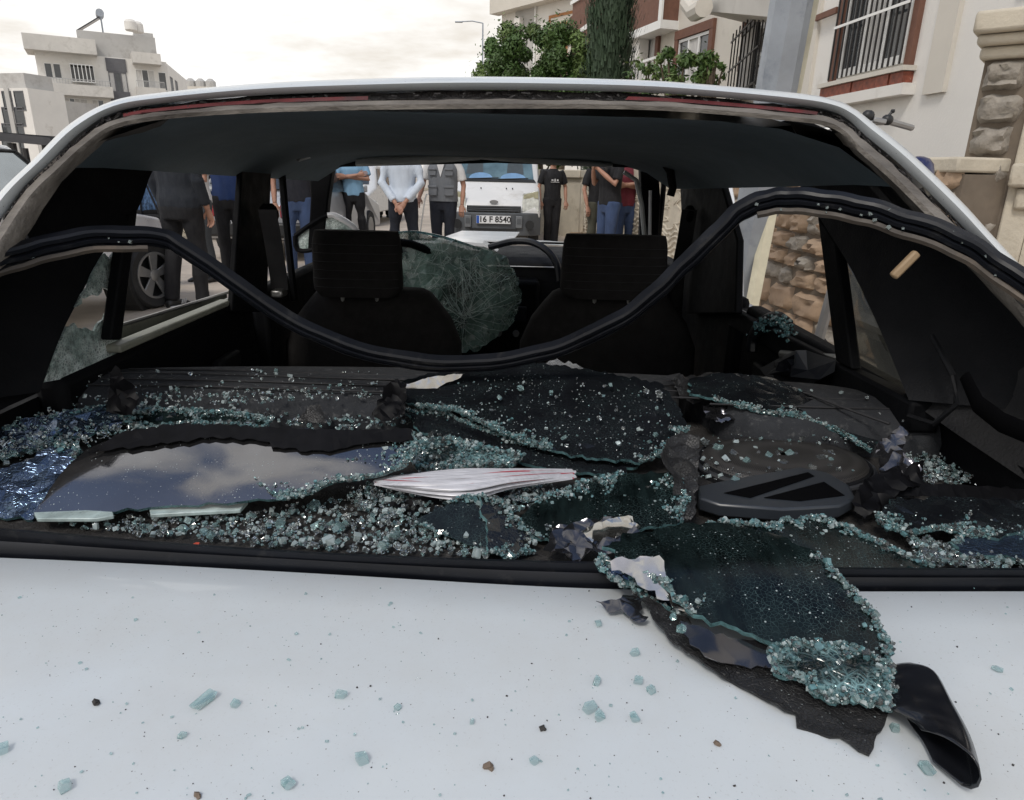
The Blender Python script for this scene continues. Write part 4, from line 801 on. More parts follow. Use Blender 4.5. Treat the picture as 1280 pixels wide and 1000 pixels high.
# ================================================================ the wrecked sedan, seen over its boot lid through the missing rear window
def paint_white(name, col, rough=0.32, speck=True):
    m = mat(name, col, rough, var=0.03, vscale=2.5, coat=0.35, spec=0.5)
    if speck:
        nt = m.node_tree; n = nt.nodes; l = nt.links; b = n['Principled BSDF']; src = b.inputs['Base Color'].links[0].from_socket
        tc = n.new('ShaderNodeTexCoord')
        vo = n.new('ShaderNodeTexVoronoi'); l.new(tc.outputs['Object'], vo.inputs['Vector']); vo.inputs['Scale'].default_value = 260
        mr = n.new('ShaderNodeMapRange'); l.new(vo.outputs['Distance'], mr.inputs[0]); mr.inputs[1].default_value = 0.10; mr.inputs[2].default_value = 0.16; mr.inputs[3].default_value = 1; mr.inputs[4].default_value = 0
        sx = n.new('ShaderNodeSeparateColor'); l.new(vo.outputs['Color'], sx.inputs[0])
        gt = n.new('ShaderNodeMath'); gt.operation = 'GREATER_THAN'; l.new(sx.outputs[0], gt.inputs[0]); gt.inputs[1].default_value = 0.90
        mu = n.new('ShaderNodeMath'); mu.operation = 'MULTIPLY'; l.new(mr.outputs[0], mu.inputs[0]); l.new(gt.outputs[0], mu.inputs[1])
        ns = n.new('ShaderNodeTexNoise'); l.new(tc.outputs['Object'], ns.inputs['Vector']); ns.inputs['Scale'].default_value = 4; ns.inputs['Detail'].default_value = 8; ns.inputs['Roughness'].default_value = 0.72
        mr2 = n.new('ShaderNodeMapRange'); l.new(ns.outputs[0], mr2.inputs[0]); mr2.inputs[1].default_value = 0.45; mr2.inputs[2].default_value = 0.8; mr2.inputs[4].default_value = 0.45
        d1 = n.new('ShaderNodeMix'); d1.data_type = 'RGBA'; l.new(mr2.outputs[0], d1.inputs[0]); l.new(src, d1.inputs[6]); d1.inputs[7].default_value = (0.50, 0.49, 0.46, 1)
        d2 = n.new('ShaderNodeMix'); d2.data_type = 'RGBA'; l.new(mu.outputs[0], d2.inputs[0]); l.new(d1.outputs[2], d2.inputs[6]); d2.inputs[7].default_value = (0.10, 0.09, 0.08, 1)
        fn = n.new('ShaderNodeTexNoise'); l.new(tc.outputs['Object'], fn.inputs['Vector']); fn.inputs['Scale'].default_value = 420; fn.inputs['Detail'].default_value = 3
        mr3 = n.new('ShaderNodeMapRange'); l.new(fn.outputs[0], mr3.inputs[0]); mr3.inputs[1].default_value = 0.62; mr3.inputs[2].default_value = 0.75; mr3.inputs[4].default_value = 0.25
        d3 = n.new('ShaderNodeMix'); d3.data_type = 'RGBA'; l.new(mr3.outputs[0], d3.inputs[0]); l.new(d2.outputs[2], d3.inputs[6]); d3.inputs[7].default_value = (0.33, 0.32, 0.30, 1)
        l.new(d3.outputs[2], b.inputs['Base Color'])
    return m
m_white = paint_white('dusty_white_paint', (0.585, 0.625, 0.645))
m_white2 = mat('white_paint', (0.74, 0.75, 0.76), 0.25, var=0.04, vscale=3, coat=0.3)
m_flange = mat('grimy_bare_flange', (0.23, 0.21, 0.185), 0.6, metal=0.15, var=0.3, vscale=10, bump=0.5, bscale=70, dirt=(0.030, 0.023, 0.019), dscale=13, damt=1.05, stretch=(0.35, 1, 1))
m_gutter = mat('torn_sealant', (0.035, 0.032, 0.032), 0.55, var=0.5, vscale=20, bump=1.0, bscale=90)
m_red = mat('dark_red_primer', (0.11, 0.022, 0.024), 0.5, var=0.4, vscale=16, dirt=(0.05, 0.045, 0.045), dscale=12, damt=0.5)
m_trim = mat('black_trim_plastic', (0.004, 0.0043, 0.0052), 0.62, var=0.2, vscale=8, bump=0.12, bscale=220, spec=0.08)
m_trim_g = mat('charcoal_trim_vinyl', (0.009, 0.0095, 0.011), 0.6, var=0.2, vscale=7, bump=0.2, bscale=260, spec=0.16)
m_liner = mat('headliner_fabric', (0.11, 0.15, 0.175), 0.9, var=0.12, vscale=5, bump=0.2, bscale=200)
m_visor = mat('grey_visor_vinyl', (0.55, 0.58, 0.58), 0.7, var=0.15, vscale=12, bump=0.25, bscale=40)
m_rubber = mat('seal_rubber', (0.006, 0.007, 0.010), 0.38, var=0.3, vscale=12, dirt=(0.03, 0.03, 0.03), dscale=30, damt=0.2, spec=0.28)
m_rubber_br = mat('dusty_seal_rubber', (0.055, 0.045, 0.036), 0.65, var=0.4, vscale=14, dirt=(0.13, 0.10, 0.075), dscale=12, damt=0.35)
m_seat = mat('dark_seat_fabric', (0.020, 0.019, 0.019), 0.95, var=0.2, vscale=30, bump=0.2, bscale=300, spec=.1)
m_seat_g = mat('charcoal_bench_fabric', (0.020, 0.022, 0.026), 0.9, var=0.18, vscale=18, bump=0.3, bscale=350, dirt=(0.10, 0.10, 0.10), dscale=60, damt=0.25)
m_carpet = mat('shelf_carpet', (0.022, 0.020, 0.019), 0.95, var=0.3, vscale=60, bump=0.6, bscale=300, dirt=(0.11, 0.105, 0.10), dscale=45, damt=0.35)
m_pipe = mat('seam_piping', (0.020, 0.020, 0.022), 0.8)
m_sill = mat('olive_grey_sill', (0.235, 0.24, 0.195), 0.55, var=0.1, vscale=6, dirt=(0.12, 0.12, 0.10), dscale=8, damt=0.3)
m_chrome = mat('dull_chrome', (0.35, 0.35, 0.34), 0.35, metal=0.9, var=0.2)
m_belt = mat('belt_webbing', (0.014, 0.014, 0.016), 0.8, var=0.2)

car = empty('wrecked_sedan', (-0.06, 2.2, 0), 'white sedan in the foreground with its rear window smashed out', 'car')
RW0 = V((0, 0.60, 0.925)); RW1 = V((0, 1.02, 1.385)); RWN = (RW1 - RW0).cross(V((1, 0, 0))).normalized()
rw = lambda px, py, off=0: onP(px, py, RW0 + RWN * off, RWN)
if RWN.z < 0: RWN = -RWN
# ---- matching points of the rear opening: outer painted edge, painted/sealant border, sealant/flange border, inner edge
OUT = [(-190, 480), (-110, 380), (-50, 305), (0, 241), (42, 200), (88, 155), (140, 127), (200, 116.5), (320, 105), (460, 99), (600, 96.5), (780, 100), (880, 106), (996, 117), (1042, 125), (1067, 136), (1092, 155), (1136, 190), (1199, 250), (1242, 297), (1300, 358), (1380, 440), (1450, 510)]
INN = [(-150, 540), (-70, 420), (-10, 330), (41, 250), (75, 215), (112, 182), (146, 160), (212, 148.5), (325, 141), (460, 137.5), (598, 136), (745, 136), (858, 140), (985, 151), (1030, 157), (1053, 168), (1074, 190), (1117, 228), (1176, 287), (1214, 325), (1270, 385), (1345, 465), (1410, 535)]
def lerp2(a, b, t): return (a[0] + (b[0] - a[0]) * t, a[1] + (b[1] - a[1]) * t)
def rail(t, off, tp=None):
    w = lambda i: min(1, max(0, (i - 4) / 3)) * min(1, max(0, (16 - i) / 3))      # 1 over the header, 0 down the pillars
    return spline([rw(*lerp2(a, b, t if tp is None else tp + (t - tp) * w(i)), off) for i, (a, b) in enumerate(zip(OUT, INN))], 5)
FW_ = V((0, 1, 0))
r0, r1, r2, r3 = rail(0, 0.0), rail(0.40, -0.003, .46), rail(0.70, 0.0, .62), rail(1.0, 0.0)
def band(name, rails, m, jag=0, parent=car, seed=1):
    g = random.Random(seed); rows = []
    for i, ps in enumerate(zip(*rails)):
        rows.append([p + V((0, 0, 1)) * (jag * (g.random() - .5) if k in (0, len(ps) - 1) else 0) for k, p in enumerate(ps)])
    mb = MB(); mb.grid(rows); return build(name, mb, m, parent, smooth=60)
# roof skin: from the rear lip forward over the roof
cx = lambda Y: -0.06 - 0.012 * (Y - 1.0)
lip = rail(0.17, 0.010); lip2 = rail(0.05, 0.006)
top = rail(-0.02, -0.004)
iA, iB = 6 * 5, 14 * 5            # span of the header between the corners
back = []
for i, p in enumerate(top):
    # surface behind the silhouette: roof over the header, quarter panel at the sides
    if i <= iA or i >= iB: q = p + V((.93 * p.x / p.y * .10, .10, -.03))
    else: q = p + V((0, 0.22, 0.012))
    back.append(q)
band('rear_roof_band', [back, top, lip2, lip, r1, [a + FW_ * .012 + V((0, 0, .004)) for a in r1]], m_white)
band('sealant_groove', [[a + FW_ * .014 for a in r1], [a - RWN * .010 for a in r1], [a - RWN * 0.010 for a in r2], r2], m_gutter, jag=0.004, seed=3)
rm = rail(0.84, 0.005)
band('window_flange', [r2, rm, r3, [a + FW_ * .05 + V((0, 0, .012)) for a in r3]], m_flange, jag=0.002, seed=4)
rp = rail(0.55, -0.002); rq = rail(0.67, 0.001)
mb = MB(); mb.grid([[a, b] for a, b in zip(rp[iA + 1:iA + 16], rq[iA + 1:iA + 16])]); build('primer_strip', mb, m_red, car)
mb = MB(); mb.grid([[a, b] for a, b in zip(rp[iB - 14:iB - 1], rq[iB - 14:iB - 1])]); build('primer_strip', mb, m_red, car)
for sg_, xo in ((-1, -.80), (1, .68)):               # outer quarter panels below the pillars
    ii = [i for i in range(len(back)) if back[i].x * sg_ > 0 and back[i].y < .90]
    mb = MB(); mb.grid([[back[i], back[i].lerp(V((xo, back[i].y, .96)), .5) + V((sg_ * .02, 0, 0)), V((xo, back[i].y, .96)), V((xo, back[i].y, .90))] for i in ii]); build('quarter_panel', mb, m_white2, car, smooth=60)
# torn shreds of sealant along the groove
g = random.Random(12); mb = MB()
for i in range(0, len(r1) - 1):
    for k in range(3):
        p = r1[i].lerp(r1[i + 1], g.random()).lerp(r2[i], g.uniform(.15, 1)) - RWN * .002; w = g.uniform(.002, .010); h = g.uniform(.0008, .0022)
        mb.box(p, (w, h, h), Matrix.Rotation(-math.atan2((r1[i + 1] - r1[i]).z, (r1[i + 1] - r1[i]).x) + g.gauss(0, .25), 3, 'Y'))
build('sealant_shreds', mb, m_gutter, car, kind='stuff')
# main roof
xw = lambda Y: 0.50 + 0.02 * math.sin((Y - 1.0) * 2.1)
mb = MB(); rows = []
for i in range(13):
    Y = 1.20 + i * 0.108; rows.append([V((cx(Y) + xw(Y) * 1.04 * a, Y, 1.424 + 0.018 * math.sin(min(1, max(0, (Y - 1.1) / 1.3)) * math.pi) - 0.045 * abs(a) ** 3 - (0.03 if Y > 2.4 else 0))) for a in [k / 6 - 1 for k in range(13)]])
mb.grid(rows); build('roof_panel', mb, m_white2, car)
mb = MB(); rows = []
for i in range(12):
    Y = 1.03 + i * 0.128
    rows.append([V((cx(Y) + (xw(Y) + .10) * a, Y, (1.384 if i else 1.380) - 0.035 * (Y - 1.03) / 1.4 - (.012 if 0 < i < 11 else 0.022) * (1 - abs(a)) * (i in (3, 4, 7, 8)) * .5 - 0.085 * abs(a) ** 6)) for a in [k / 7 - 1 for k in range(15)]])
mb.grid(rows); build('headliner', mb, m_liner, car)
# side rails of the roof inside, A, B and C pillars
def slab(name, pts4, off, m=m_trim, parent=car, bevel=0.008, **k):
    mb = MB(); mb.prism(pts4, off); return build(name, mb, m, parent, bevel=bevel, **k)
XL, XR = -0.68, 0.60
for (sgn, X, pts) in ((-1, XL, [(1.22, 1.30), (1.35, 1.305), (1.80, 1.325), (2.40, 1.30)]), (1, XR, [(1.22, 1.30), (1.60, 1.33), (2.2, 1.335), (2.45, 1.31)])):
    mb = MB()
    rings = []
    for (y, z) in pts:
        c_ = cx(y); e = c_ + sgn * (xw(y) - .02)
        rings.append([V((X, y, z)), V((X + sgn * .03, y, z + .04)), V((c_ + sgn * (xw(y) + .02), y, 1.40)), V((e + sgn * .02, y, 1.395)), V((e + sgn * .07, y, z + .03))])
    mb.loft(rings); build('roof_rail', mb, m_trim, car, smooth=50)
# --- C pillar panels, lofted from the inner edge of the opening to the side window edge
def cpanel(inner, side, X, sgn):
    I = spline([rw(*p, -0.012) for p in inner], 4); S = spline([onX(*p, X) for p in side], 4)
    rows = []
    for a, b in zip(I, S):
        m1 = a.lerp(b, .33) + V((sgn * .055, 0, -.0)); m2 = a.lerp(b, .68) + V((sgn * .04, 0, 0)); rows.append([a, m1, m2, b, b + V((sgn * .06, .01, 0))])
    mb = MB(); mb.grid(rows); return build('pillar_panel', mb, m_trim_g if sgn > 0 else m_trim, car, smooth=70)
cpanel([(212, 148), (112, 182), (75, 215), (41, 250), (-10, 330), (-75, 425), (-150, 540)], [(255, 197), (210, 198), (190, 215), (172, 262), (126, 320), (81, 408), (50, 490)], XL, -1)
cpanel([(985, 151), (1053, 168), (1074, 190), (1117, 228), (1176, 287), (1270, 385), (1410, 535)], [(940, 205), (982, 205), (1003, 238), (1026, 275), (1066, 340), (1100, 412), (1136, 500)], XR, 1)
# lower side trims that run down to the shelf
for (pts, x0, m) in (([(1066, 340), (1100, 412), (1136, 500), (1192, 540), (1290, 606), (1420, 690), (1480, 560), (1330, 440), (1214, 318), (1130, 250)], .60, m_trim_g), ([(126, 320), (81, 408), (50, 490), (10, 508), (-60, 545), (-200, 640), (-230, 540), (-110, 420), (-20, 310), (60, 240)], -.68, m_trim)):
    sg = 1 if x0 > 0 else -1; pp = [onX(a, b, x0 + sg * (.08, .06, .015, .035, .06, .06, .06, .09, .11, .13)[k]) for k, (a, b) in enumerate(pts)]
    mb = MB(); c_ = sum(pp, V()) / len(pp) + V((sg * .02, 0, 0)); mb.add(pp + [c_], [(i, (i + 1) % len(pp), len(pp)) for i in range(len(pp))]); build('side_trim', mb, mat('grey_side_vinyl', (.020, .020, .021), .5, var=.25, vscale=9, bump=.25, bscale=200, spec=.3) if sg > 0 else m, car, smooth=60)
    mb = MB(); mb.bx(x0 + sg * .06, x0 + sg * .09, .30, 1.2, .80, .955); build('side_lining', mb, m_trim, car, smooth=0)
mb = MB(); mb.tube([onX(1206, 470, .60), onX(1222, 505, .60), onX(1252, 528, .602), onX(1300, 548, .607)], [(.004, .010), (.004, .013), (.004, .013), (.004, .012)], 8); build('trim_slot_shade', mb, mat('slot_shade', (.002, .002, .0025), .9, spec=.05), car)  # raised strip, its black painted as the shade inside a slot
mb = MB(); mb.tube([onX(1136, 520, .595), onX(1168, 530, .60), onX(1196, 505, .61), onX(1192, 470, .61), onX(1165, 420, .61)], .004, 6); build('trim_bead', mb, m_trim_g, car)
mb = MB(); mb.tube(spline([onX(1078, 215, .55), onX(1120, 262, .56), onX(1154, 290, .57)], 4), .006, 6); build('trim_wire', mb, m_pipe, car)
# --- door inner panels, outer skins, sills
for (sgn, X) in ((-1, XL), (1, XR)):
    s = sgn
    mb = MB(); mb.bx(X + s * .015, X + s * .065, 1.0, 1.80, .42, .985); d_ = build('rear_door_panel', mb, m_trim, car, bevel=.015)
    mb = MB(); mb.bx(X - s * .035, X + s * .012, 1.15, 1.6, .70, .76); build('armrest', mb, m_trim_g, d_, bevel=.015)
    mb = MB(); mb.bx(X - s * .012, X + s * .012, 1.50, 1.62, .84, .88); build('door_handle', mb, m_trim_g, d_, bevel=.008)
    mb = MB(); mb.tube([(X - s * .0, 1.33, .80), (X - s * .035, 1.33, .80), (X - s * .035, 1.42, .84)], .009, 6); build('window_winder', mb, m_chrome, d_)
    mb = MB(); mb.bx(X + s * .015, X + s * .065, 1.90, 2.95, .42, .985); build('front_door_panel', mb, m_trim, car, bevel=.015)
    mb = MB(); mb.bx(X + s * .07, X + s * .16, 0.95, 2.95, .30, .935); build('door_skin', mb, m_white2, car, bevel=.03)
    mb = MB(); mb.bx(X + s * .0, X + s * .13, .60, 3.1, .22, .42); build('rocker_panel', mb, m_white2, car, bevel=.02)
# left sills: chrome lined window sill and the bent olive strip outside it
a, b = onX(290, 374, XL), onX(150, 432, XL)
slab('window_sill', [a, b, b + V((0, 0, -.014)), a + V((0, 0, -.014))], (-.03, 0, 0), m_sill, bevel=.004)
mb = MB(); a2, b2 = onX(284, 366, XL - .085), onX(148, 408, XL - .085); mb.prism([a2, b2, b2 + V((0, 0, -.05)), a2 + V((0, 0, -.035))], (-.02, 0, 0)); build('window_rail', mb, m_sill, car, bevel=.004)
mb = MB(); mb.tube([a2 + V((.004, 0, .002)), b2 + V((.004, 0, .002))], .004, 6); build('chrome_strip', mb, m_chrome, car)
mb = MB(); mb.tube([onX(286, 374, XL - .03), onX(150, 428, XL - .03)], .004, 6); build('chrome_strip', mb, m_chrome, car)
# right sill
a, b = onX(912, 384, XR), onX(1140, 503, XR)
slab('window_sill', [a, b, b + V((0, 0, -.05)), a + V((0, 0, -.05))], (.05, 0, 0), m_trim, bevel=.006)
mb = MB(); mb.tube([onX(918, 384, XR + .02), onX(1134, 497, XR + .02)], .004, 6); build('chrome_strip', mb, m_chrome, car)
mb = MB(); mb.tube([onX(1003, 448, XR + .045), onX(1058, 482, XR + .02)], .006, 6); build('chrome_strip', mb, m_chrome, car)
# --- window divider posts
def post(name, quad, X, th, m=m_trim, **k):
    return slab(name, [onX(*p, X) for p in quad], (th, 0, 0), m, bevel=.004, **k)
post('window_divider', [(160, 268), (173, 262), (153, 425), (139, 425)], XL, -.02)
post('window_divider', [(1021, 268), (1044, 303), (1064, 462), (1044, 452)], XR, .02)
# --- B pillars
post('door_pillar', [(304, 192), (340, 192), (334, 390), (291, 390)], XL + .01, -.015)
mb = MB(); mb.tube([onX(p[0], p[1], XL - .035) for p in ((322, 196), (313, 235), (303, 290), (296, 376))], (.012, .02), 6); build('door_edge', mb, m_white2, car)
post('door_pillar', [(848, 196), (892, 196), (921, 300), (919, 392), (858, 392)], XR - .02, .02)
mb = MB(); mb.tube([onX(p[0], p[1], XR + .10) for p in ((897, 196), (908, 232), (918, 290), (921, 330), (923, 395))], [(.02, .012), (.02, .02), (.02, .022), (.02, .022), (.02, .022)], 6); build('door_edge', mb, m_white2, car)
# front door rear edge frame posts (dark, left) and A pillars
mb = MB(); mb.tube([onX(p[0], p[1], XL) for p in ((352, 215), (356, 260), (362, 320), (368, 375))], .011, 6); build('door_frame_post', mb, m_trim, car)
for (quad, X) in (([(386, 195), (418, 195), (410, 250), (404, 312), (384, 316), (388, 250)], XL + .045), ([(800, 196), (822, 196), (826, 250), (824, 300), (800, 300), (802, 250)], XR - .09)):
    mb = MB(); mb.prism([onY(px, py, 2.5) for px, py in quad], (0, .05, 0)); build('windscreen_pillar', mb, m_trim, car, bevel=.006)
mb = MB(); mb.tube([onY(px, py, 2.42) for px, py in ((780, 215), (795, 225), (802, 255), (806, 300))], (.012, .008), 6); build('windscreen_trim', mb, m_visor, car)
mb = MB(); mb.tube([onY(px, py, 2.47) for px, py in ((813, 238), (812, 300))], .006, 6); build('windscreen_trim', mb, m_white2, car)
mb = MB(); mb.tube([onY(px, py, 2.55) for px, py in ((832, 200), (828, 250), (822, 310))], .010, 6); build('door_frame_post', mb, m_trim, car)
# outer A-pillar / door shut lines in white
mb = MB(); mb.tube([onY(px, py, 2.62) for px, py in ((400, 205), (393, 250), (388, 310))], .010, 6); build('windscreen_trim', mb, m_white2, car)
# --- front header with folded visors and hanging liner edge
mb = MB(); mb.tube([onY(330, 196, 2.35), onY(420, 195, 2.42), onY(620, 190, 2.45), onY(800, 196, 2.42), onY(880, 196, 2.3)], [(.03, .035)] * 5, 8); build('windscreen_header', mb, m_trim, car)
def visor(p_, seed):
    g = random.Random(seed); rows = []
    n = len(p_) - 1
    for i in range(25):
        t = i / 24 * n; k = min(int(t), n - 1); a = lerp2(p_[k][:2], p_[k + 1][:2], t - k); hh = p_[k][2] + (p_[k + 1][2] - p_[k][2]) * (t - k)
        w = .008 * noise.noise((i * .8, seed, 0)); q = onY(a[0], a[1], 2.36)
        rows.append([q + V((0, .03, hh)), q + V((0, -.012 + w, hh * .6)), q + V((0, -.02 + w, hh * .15)), q + V((0, -.006, 0)), q + V((0, .02, .004)), q + V((0, .04, hh))])
    mb = MB(); mb.loft(rows, caps=True); return build('sun_visor', mb, m_visor, car, smooth=60)
visor([(446, 208, .035), (520, 206, .036), (600, 200, .03)], 1)
visor([(598, 199, .022), (640, 203, .03), (700, 207, .024), (765, 209, .014)], 2)
mb = MB(); mb.box(onY(385, 192, 2.0), (.09, .07, .02), Matrix.Rotation(R(-20), 3, 'Y') @ Matrix.Rotation(R(30), 3, 'Z')); il = build('interior_lamp', mb, m_trim_g, car, bevel=.006)
mb = MB(); mb.box(onY(385, 192, 2.0) + V((-.003, -.012, -.010)), (.04, .03, .008), Matrix.Rotation(R(-20), 3, 'Y') @ Matrix.Rotation(R(30), 3, 'Z')); build('lens', mb, mat('milky_lens', (.42, .44, .46), .3), il)
mb = MB(); mb.tube([onY(335, 182, 1.75), onY(345, 186, 1.8), onY(372, 186, 1.9), onY(380, 182, 1.95)], .010, 6); build('grab_handle', mb, m_trim_g, car)
for q in (((1035, 178), (1070, 200)), ):
    pass
mb = MB(); mb.tube([onY(832, 205, 2.1), onY(838, 214, 2.1), onY(841, 235, 2.1), onY(838, 245, 2.1)], .012, 8); build('belt_bracket', mb, m_trim, car)
# --- seat belts
def strap(name, pts, w, m=m_belt):
    mb = MB(); mb.tube(pts, (w, .0018), 6, sec=[(-1, -1), (1, -1), (1, 1), (-1, 1)]); return build(name, mb, m, car, smooth=0)
strap('seat_belt', [onX(p[0], p[1], XL + .07) for p in ((334, 262), (341, 300), (348, 345), (350, 362))], .022)
mb = MB(); mb.box(onX(349, 366, XL + .07), (.03, .05, .02)); build('belt_guide', mb, m_chrome, car, bevel=.005)
mb = MB(); mb.ell(onX(336, 268, XL + .05), (.025, .03, .03)); build('belt_guide', mb, m_trim, car)
strap('seat_belt', [onX(p[0], p[1], XR - .06) for p in ((862, 262), (856, 300), (846, 350), (838, 470))], .024)
mb = MB(); mb.ell(onX(861, 268, XR - .055), (.02, .03, .03)); build('belt_guide', mb, m_trim, car)
mb = MB(); mb.tube([onX(855, 430, XR - .02), onX(850, 462, XR - .02)], (.010, .018), 8); build('belt_buckle', mb, m_visor, car)
# --- front seats
def rounded_slab(cx_, cy_, z0, z1, w0, w1, th, n=9, sq=0.45, lean=0.0, bulge=0.0):
    """cushion: stacked rounded-rectangle sections from z0 up to z1"""
    rings = []
    for i in range(n + 1):
        t = i / n; z = z0 + (z1 - z0) * t; w = w0 + (w1 - w0) * t; k = 1.0
        e = max(0, (t - .72) / .28); k = math.sqrt(max(0.0, 1 - e * e * .82)); e2 = max(0, (.12 - t) / .12); k2 = 1 - .15 * e2
        ring = []
        for j in range(20):
            a = 2 * math.pi * j / 20; ca, sa = math.cos(a), math.sin(a)
            ring.append(V((cx_ + math.copysign(abs(ca) ** sq, ca) * w * (.92 + .08 * k) * k2, cy_ + lean * t + math.copysign(abs(sa) ** (sq + .3), sa) * th * (.35 + .65 * k) + bulge * math.sin(t * 3.1), z)))
        rings.append(ring)
    mb = MB(); mb.loft(rings); return mb
for (x0, x1, yt, yb, ys, xl, xr) in ((388, 505, 287, 370, 437, 372, 560), (702, 831, 292, 373, 440, 640, 838)):
    st = empty_part = None
    a, b = onY(x0, yt, 1.98), onY(x1, yb, 1.98); cxs = (a.x + b.x) / 2; hw = (b.x - a.x) / 2
    mb = rounded_slab(cxs, 1.98, b.z, a.z, hw * 1.0, hw * .96, .05, lean=.0)
    hr = build('headrest', mb, m_seat, car, smooth=60)
    for k in range(6):                               # stitched ribs on the back of the headrest
        z = b.z + (a.z - b.z) * (.16 + .13 * k); pts = [V((cxs + hw * .93 * t, 1.98 - .0525 + .018 * abs(t) ** 5, z)) for t in [q / 6 - 1 for q in range(13)]]
        mb = MB(); mb.tube(pts, .0011, 5); build('seam', mb, m_pipe, hr)
    e, f = onY(xl, yb, 1.98), onY(xr, ys, 1.98)
    ctrx = cxs + (.03 if x0 < 500 else -.0); w = .255
    rings = []; zt_ = b.z + .012
    for (dz, ww, th) in ((-.75, .25, .09), (-.40, .27, .085), (-.16, .265, .08), (-.09, .235, .078), (-.045, .20, .07), (-.012, .172, .055), (0.0, .15, .03)):
        ring = []
        for j in range(20):
            an = 2 * math.pi * j / 20; ca, sa = math.cos(an), math.sin(an)
            ring.append(V((ctrx + math.copysign(abs(ca) ** .4, ca) * ww, 1.985 + .12 * dz + math.copysign(abs(sa) ** .6, sa) * th + .06, zt_ + dz)))
        rings.append(ring)
    mb = MB(); mb.loft(rings); build('seat_back', mb, m_seat, car, smooth=60)
    mb = MB(); mb.box((ctrx, 2.28, .48), (.50, .52, .16)); build('seat_cushion', mb, m_seat, car, bevel=.05, segs=3)
    for dx in (-.05, .05):
        mb = MB(); mb.tube([(cxs + dx, 1.985, b.z - .05), (cxs + dx, 1.985, b.z + .04)], .007, 8); build('headrest_rod', mb, m_chrome, hr)
# --- rear bench: the top of its back shows behind the shelf
def bench(edge, front_drop, name, seams, m=m_seat_g, z=.955, yb=1.03):
    pts = spline([onZ(*p, z) for p in edge], 4); rows = []
    for i, p in enumerate(pts):
        t = i / (len(pts) - 1); endk = min(1, min(t, 1 - t) * 9) ** .5
        yr = p.y - (p.y - yb) * endk
        rows.append([p + V((0, .07, -.50)), p + V((0, .06, -.08)), p + V((0, .03, -.012)), p, V((p.x, p.y * .6 + yr * .4, z + .006)), V((p.x, p.y * .25 + yr * .75, z + .001)), V((p.x, yr, z - .012)), V((p.x, yr - .012 * endk, z - .035)), V((p.x, yr - .010 * endk, z - .08))])
    mb = MB(); mb.grid(rows); o = build(name, mb, m, car, smooth=70)
    for y in seams:
        ps = [V((p.x, y + 0.004 * math.sin(p.x * 9), z + .0065 - .004 * abs(y - 1.12) / .08)) for p in pts if abs(p.y) > y + .012]
        if len(ps) > 2:
            mb = MB(); mb.tube(ps, .0017, 5); build('seam', mb, m_pipe, o)
    return o
bench([(20, 492), (60, 474), (135, 462), (300, 458), (480, 459), (640, 462), (760, 466), (850, 470)], .3, 'bench_back', (1.06, 1.09, 1.12, 1.15))
o = bench([(860, 474), (960, 476), (1040, 482), (1110, 496), (1170, 516), (1205, 540)], .3, 'bench_back', (1.03, 1.07), z=.957, yb=.985)
mb = MB(); mb.tube([onZ(950, 478, .964), onZ(1010, 492, .966), onZ(1050, 508, .965), onZ(1112, 530, .963)], .002, 5); build('seam', mb, m_pipe, o)
mb = MB(); mb.box((-.06, 1.42, .44), (1.18, .52, .18)); build('bench_cushion', mb, m_seat, car, bevel=.05, segs=3)
mb = MB(); mb.bx(-.70, .62, .62, 3.1, .20, .26); build('floor_pan', mb, m_trim, car, smooth=0)
mb = MB(); mb.bx(-.13, .03, 1.7, 3.0, .26, .42); build('centre_tunnel', mb, m_trim, car, bevel=.03)
# --- dashboard, column, bonnet
mb = MB(); prof = [(2.85, .62), (2.80, .80), (2.80, .955), (2.84, .978), (2.95, .985), (3.25, .985), (3.30, .90), (3.30, .55)]
mb.prism([V((-.70, y, z)) for y, z in prof], (1.30, 0, 0)); db = build('dashboard', mb, m_trim_g, car, bevel=.012)
mb = MB(); mb.tube([(-.12, 2.795, .945), (.58, 2.795, .945)], .003, 5); build('dash_strip', mb, m_chrome, db)
mb = MB(); mb.bx(.16, .56, 2.782, 2.798, .66, .82); build('glovebox_lid', mb, m_trim, db, bevel=.008)
mb = MB(); mb.bx(-.22, .10, 2.70, 2.83, .40, .90); build('centre_console', mb, m_trim, db, bevel=.015)
mb = MB(); mb.bx(-.17, .05, 2.692, 2.703, .74, .80); build('radio', mb, m_rubber, db, bevel=.004)
for k in range(3): mb = MB(); mb.lathe([(.014, 0), (.012, -.02)], (-.13 + .07 * k, 2.70, .69), 'Y', 12); build('heater_knob', mb, m_chrome, db)
# steering wheel (behind the left headrest)
mb = MB(); N_ = 24; q0 = V((-.42, 2.55, .90)); rot = Matrix.Rotation(R(-62), 3, 'X')
pts = [q0 + rot @ V((.185 * math.cos(2 * math.pi * k / N_), .185 * math.sin(2 * math.pi * k / N_), 0)) for k in range(N_ + 1)]
mb.tube(pts, .014, 8, caps=False); sw_ = build('steering_wheel', mb, m_trim, car)
for a_ in (0, 180, 270): mb = MB(); mb.tube([q0, q0 + rot @ V((.18 * math.cos(R(a_)), .18 * math.sin(R(a_)), 0))], (.016, .008), 8); build('spoke', mb, m_trim, sw_)
mb = MB(); mb.tube([q0, q0 + rot @ V((0, 0, -.35))], .035, 10); build('column', mb, m_trim, sw_)
# wheel rim arc / loose trim hoop seen over the dash
mb = MB(); mb.tube(spline([onY(p[0], p[1], Y) for *p, Y in ((612, 309, 2.95), (640, 302, 2.9), (665, 303, 2.8), (686, 315, 2.72), (697, 333, 2.68), (700, 352, 2.66))], 5), .014, 8); build('loose_trim_hoop', mb, m_rubber, car)
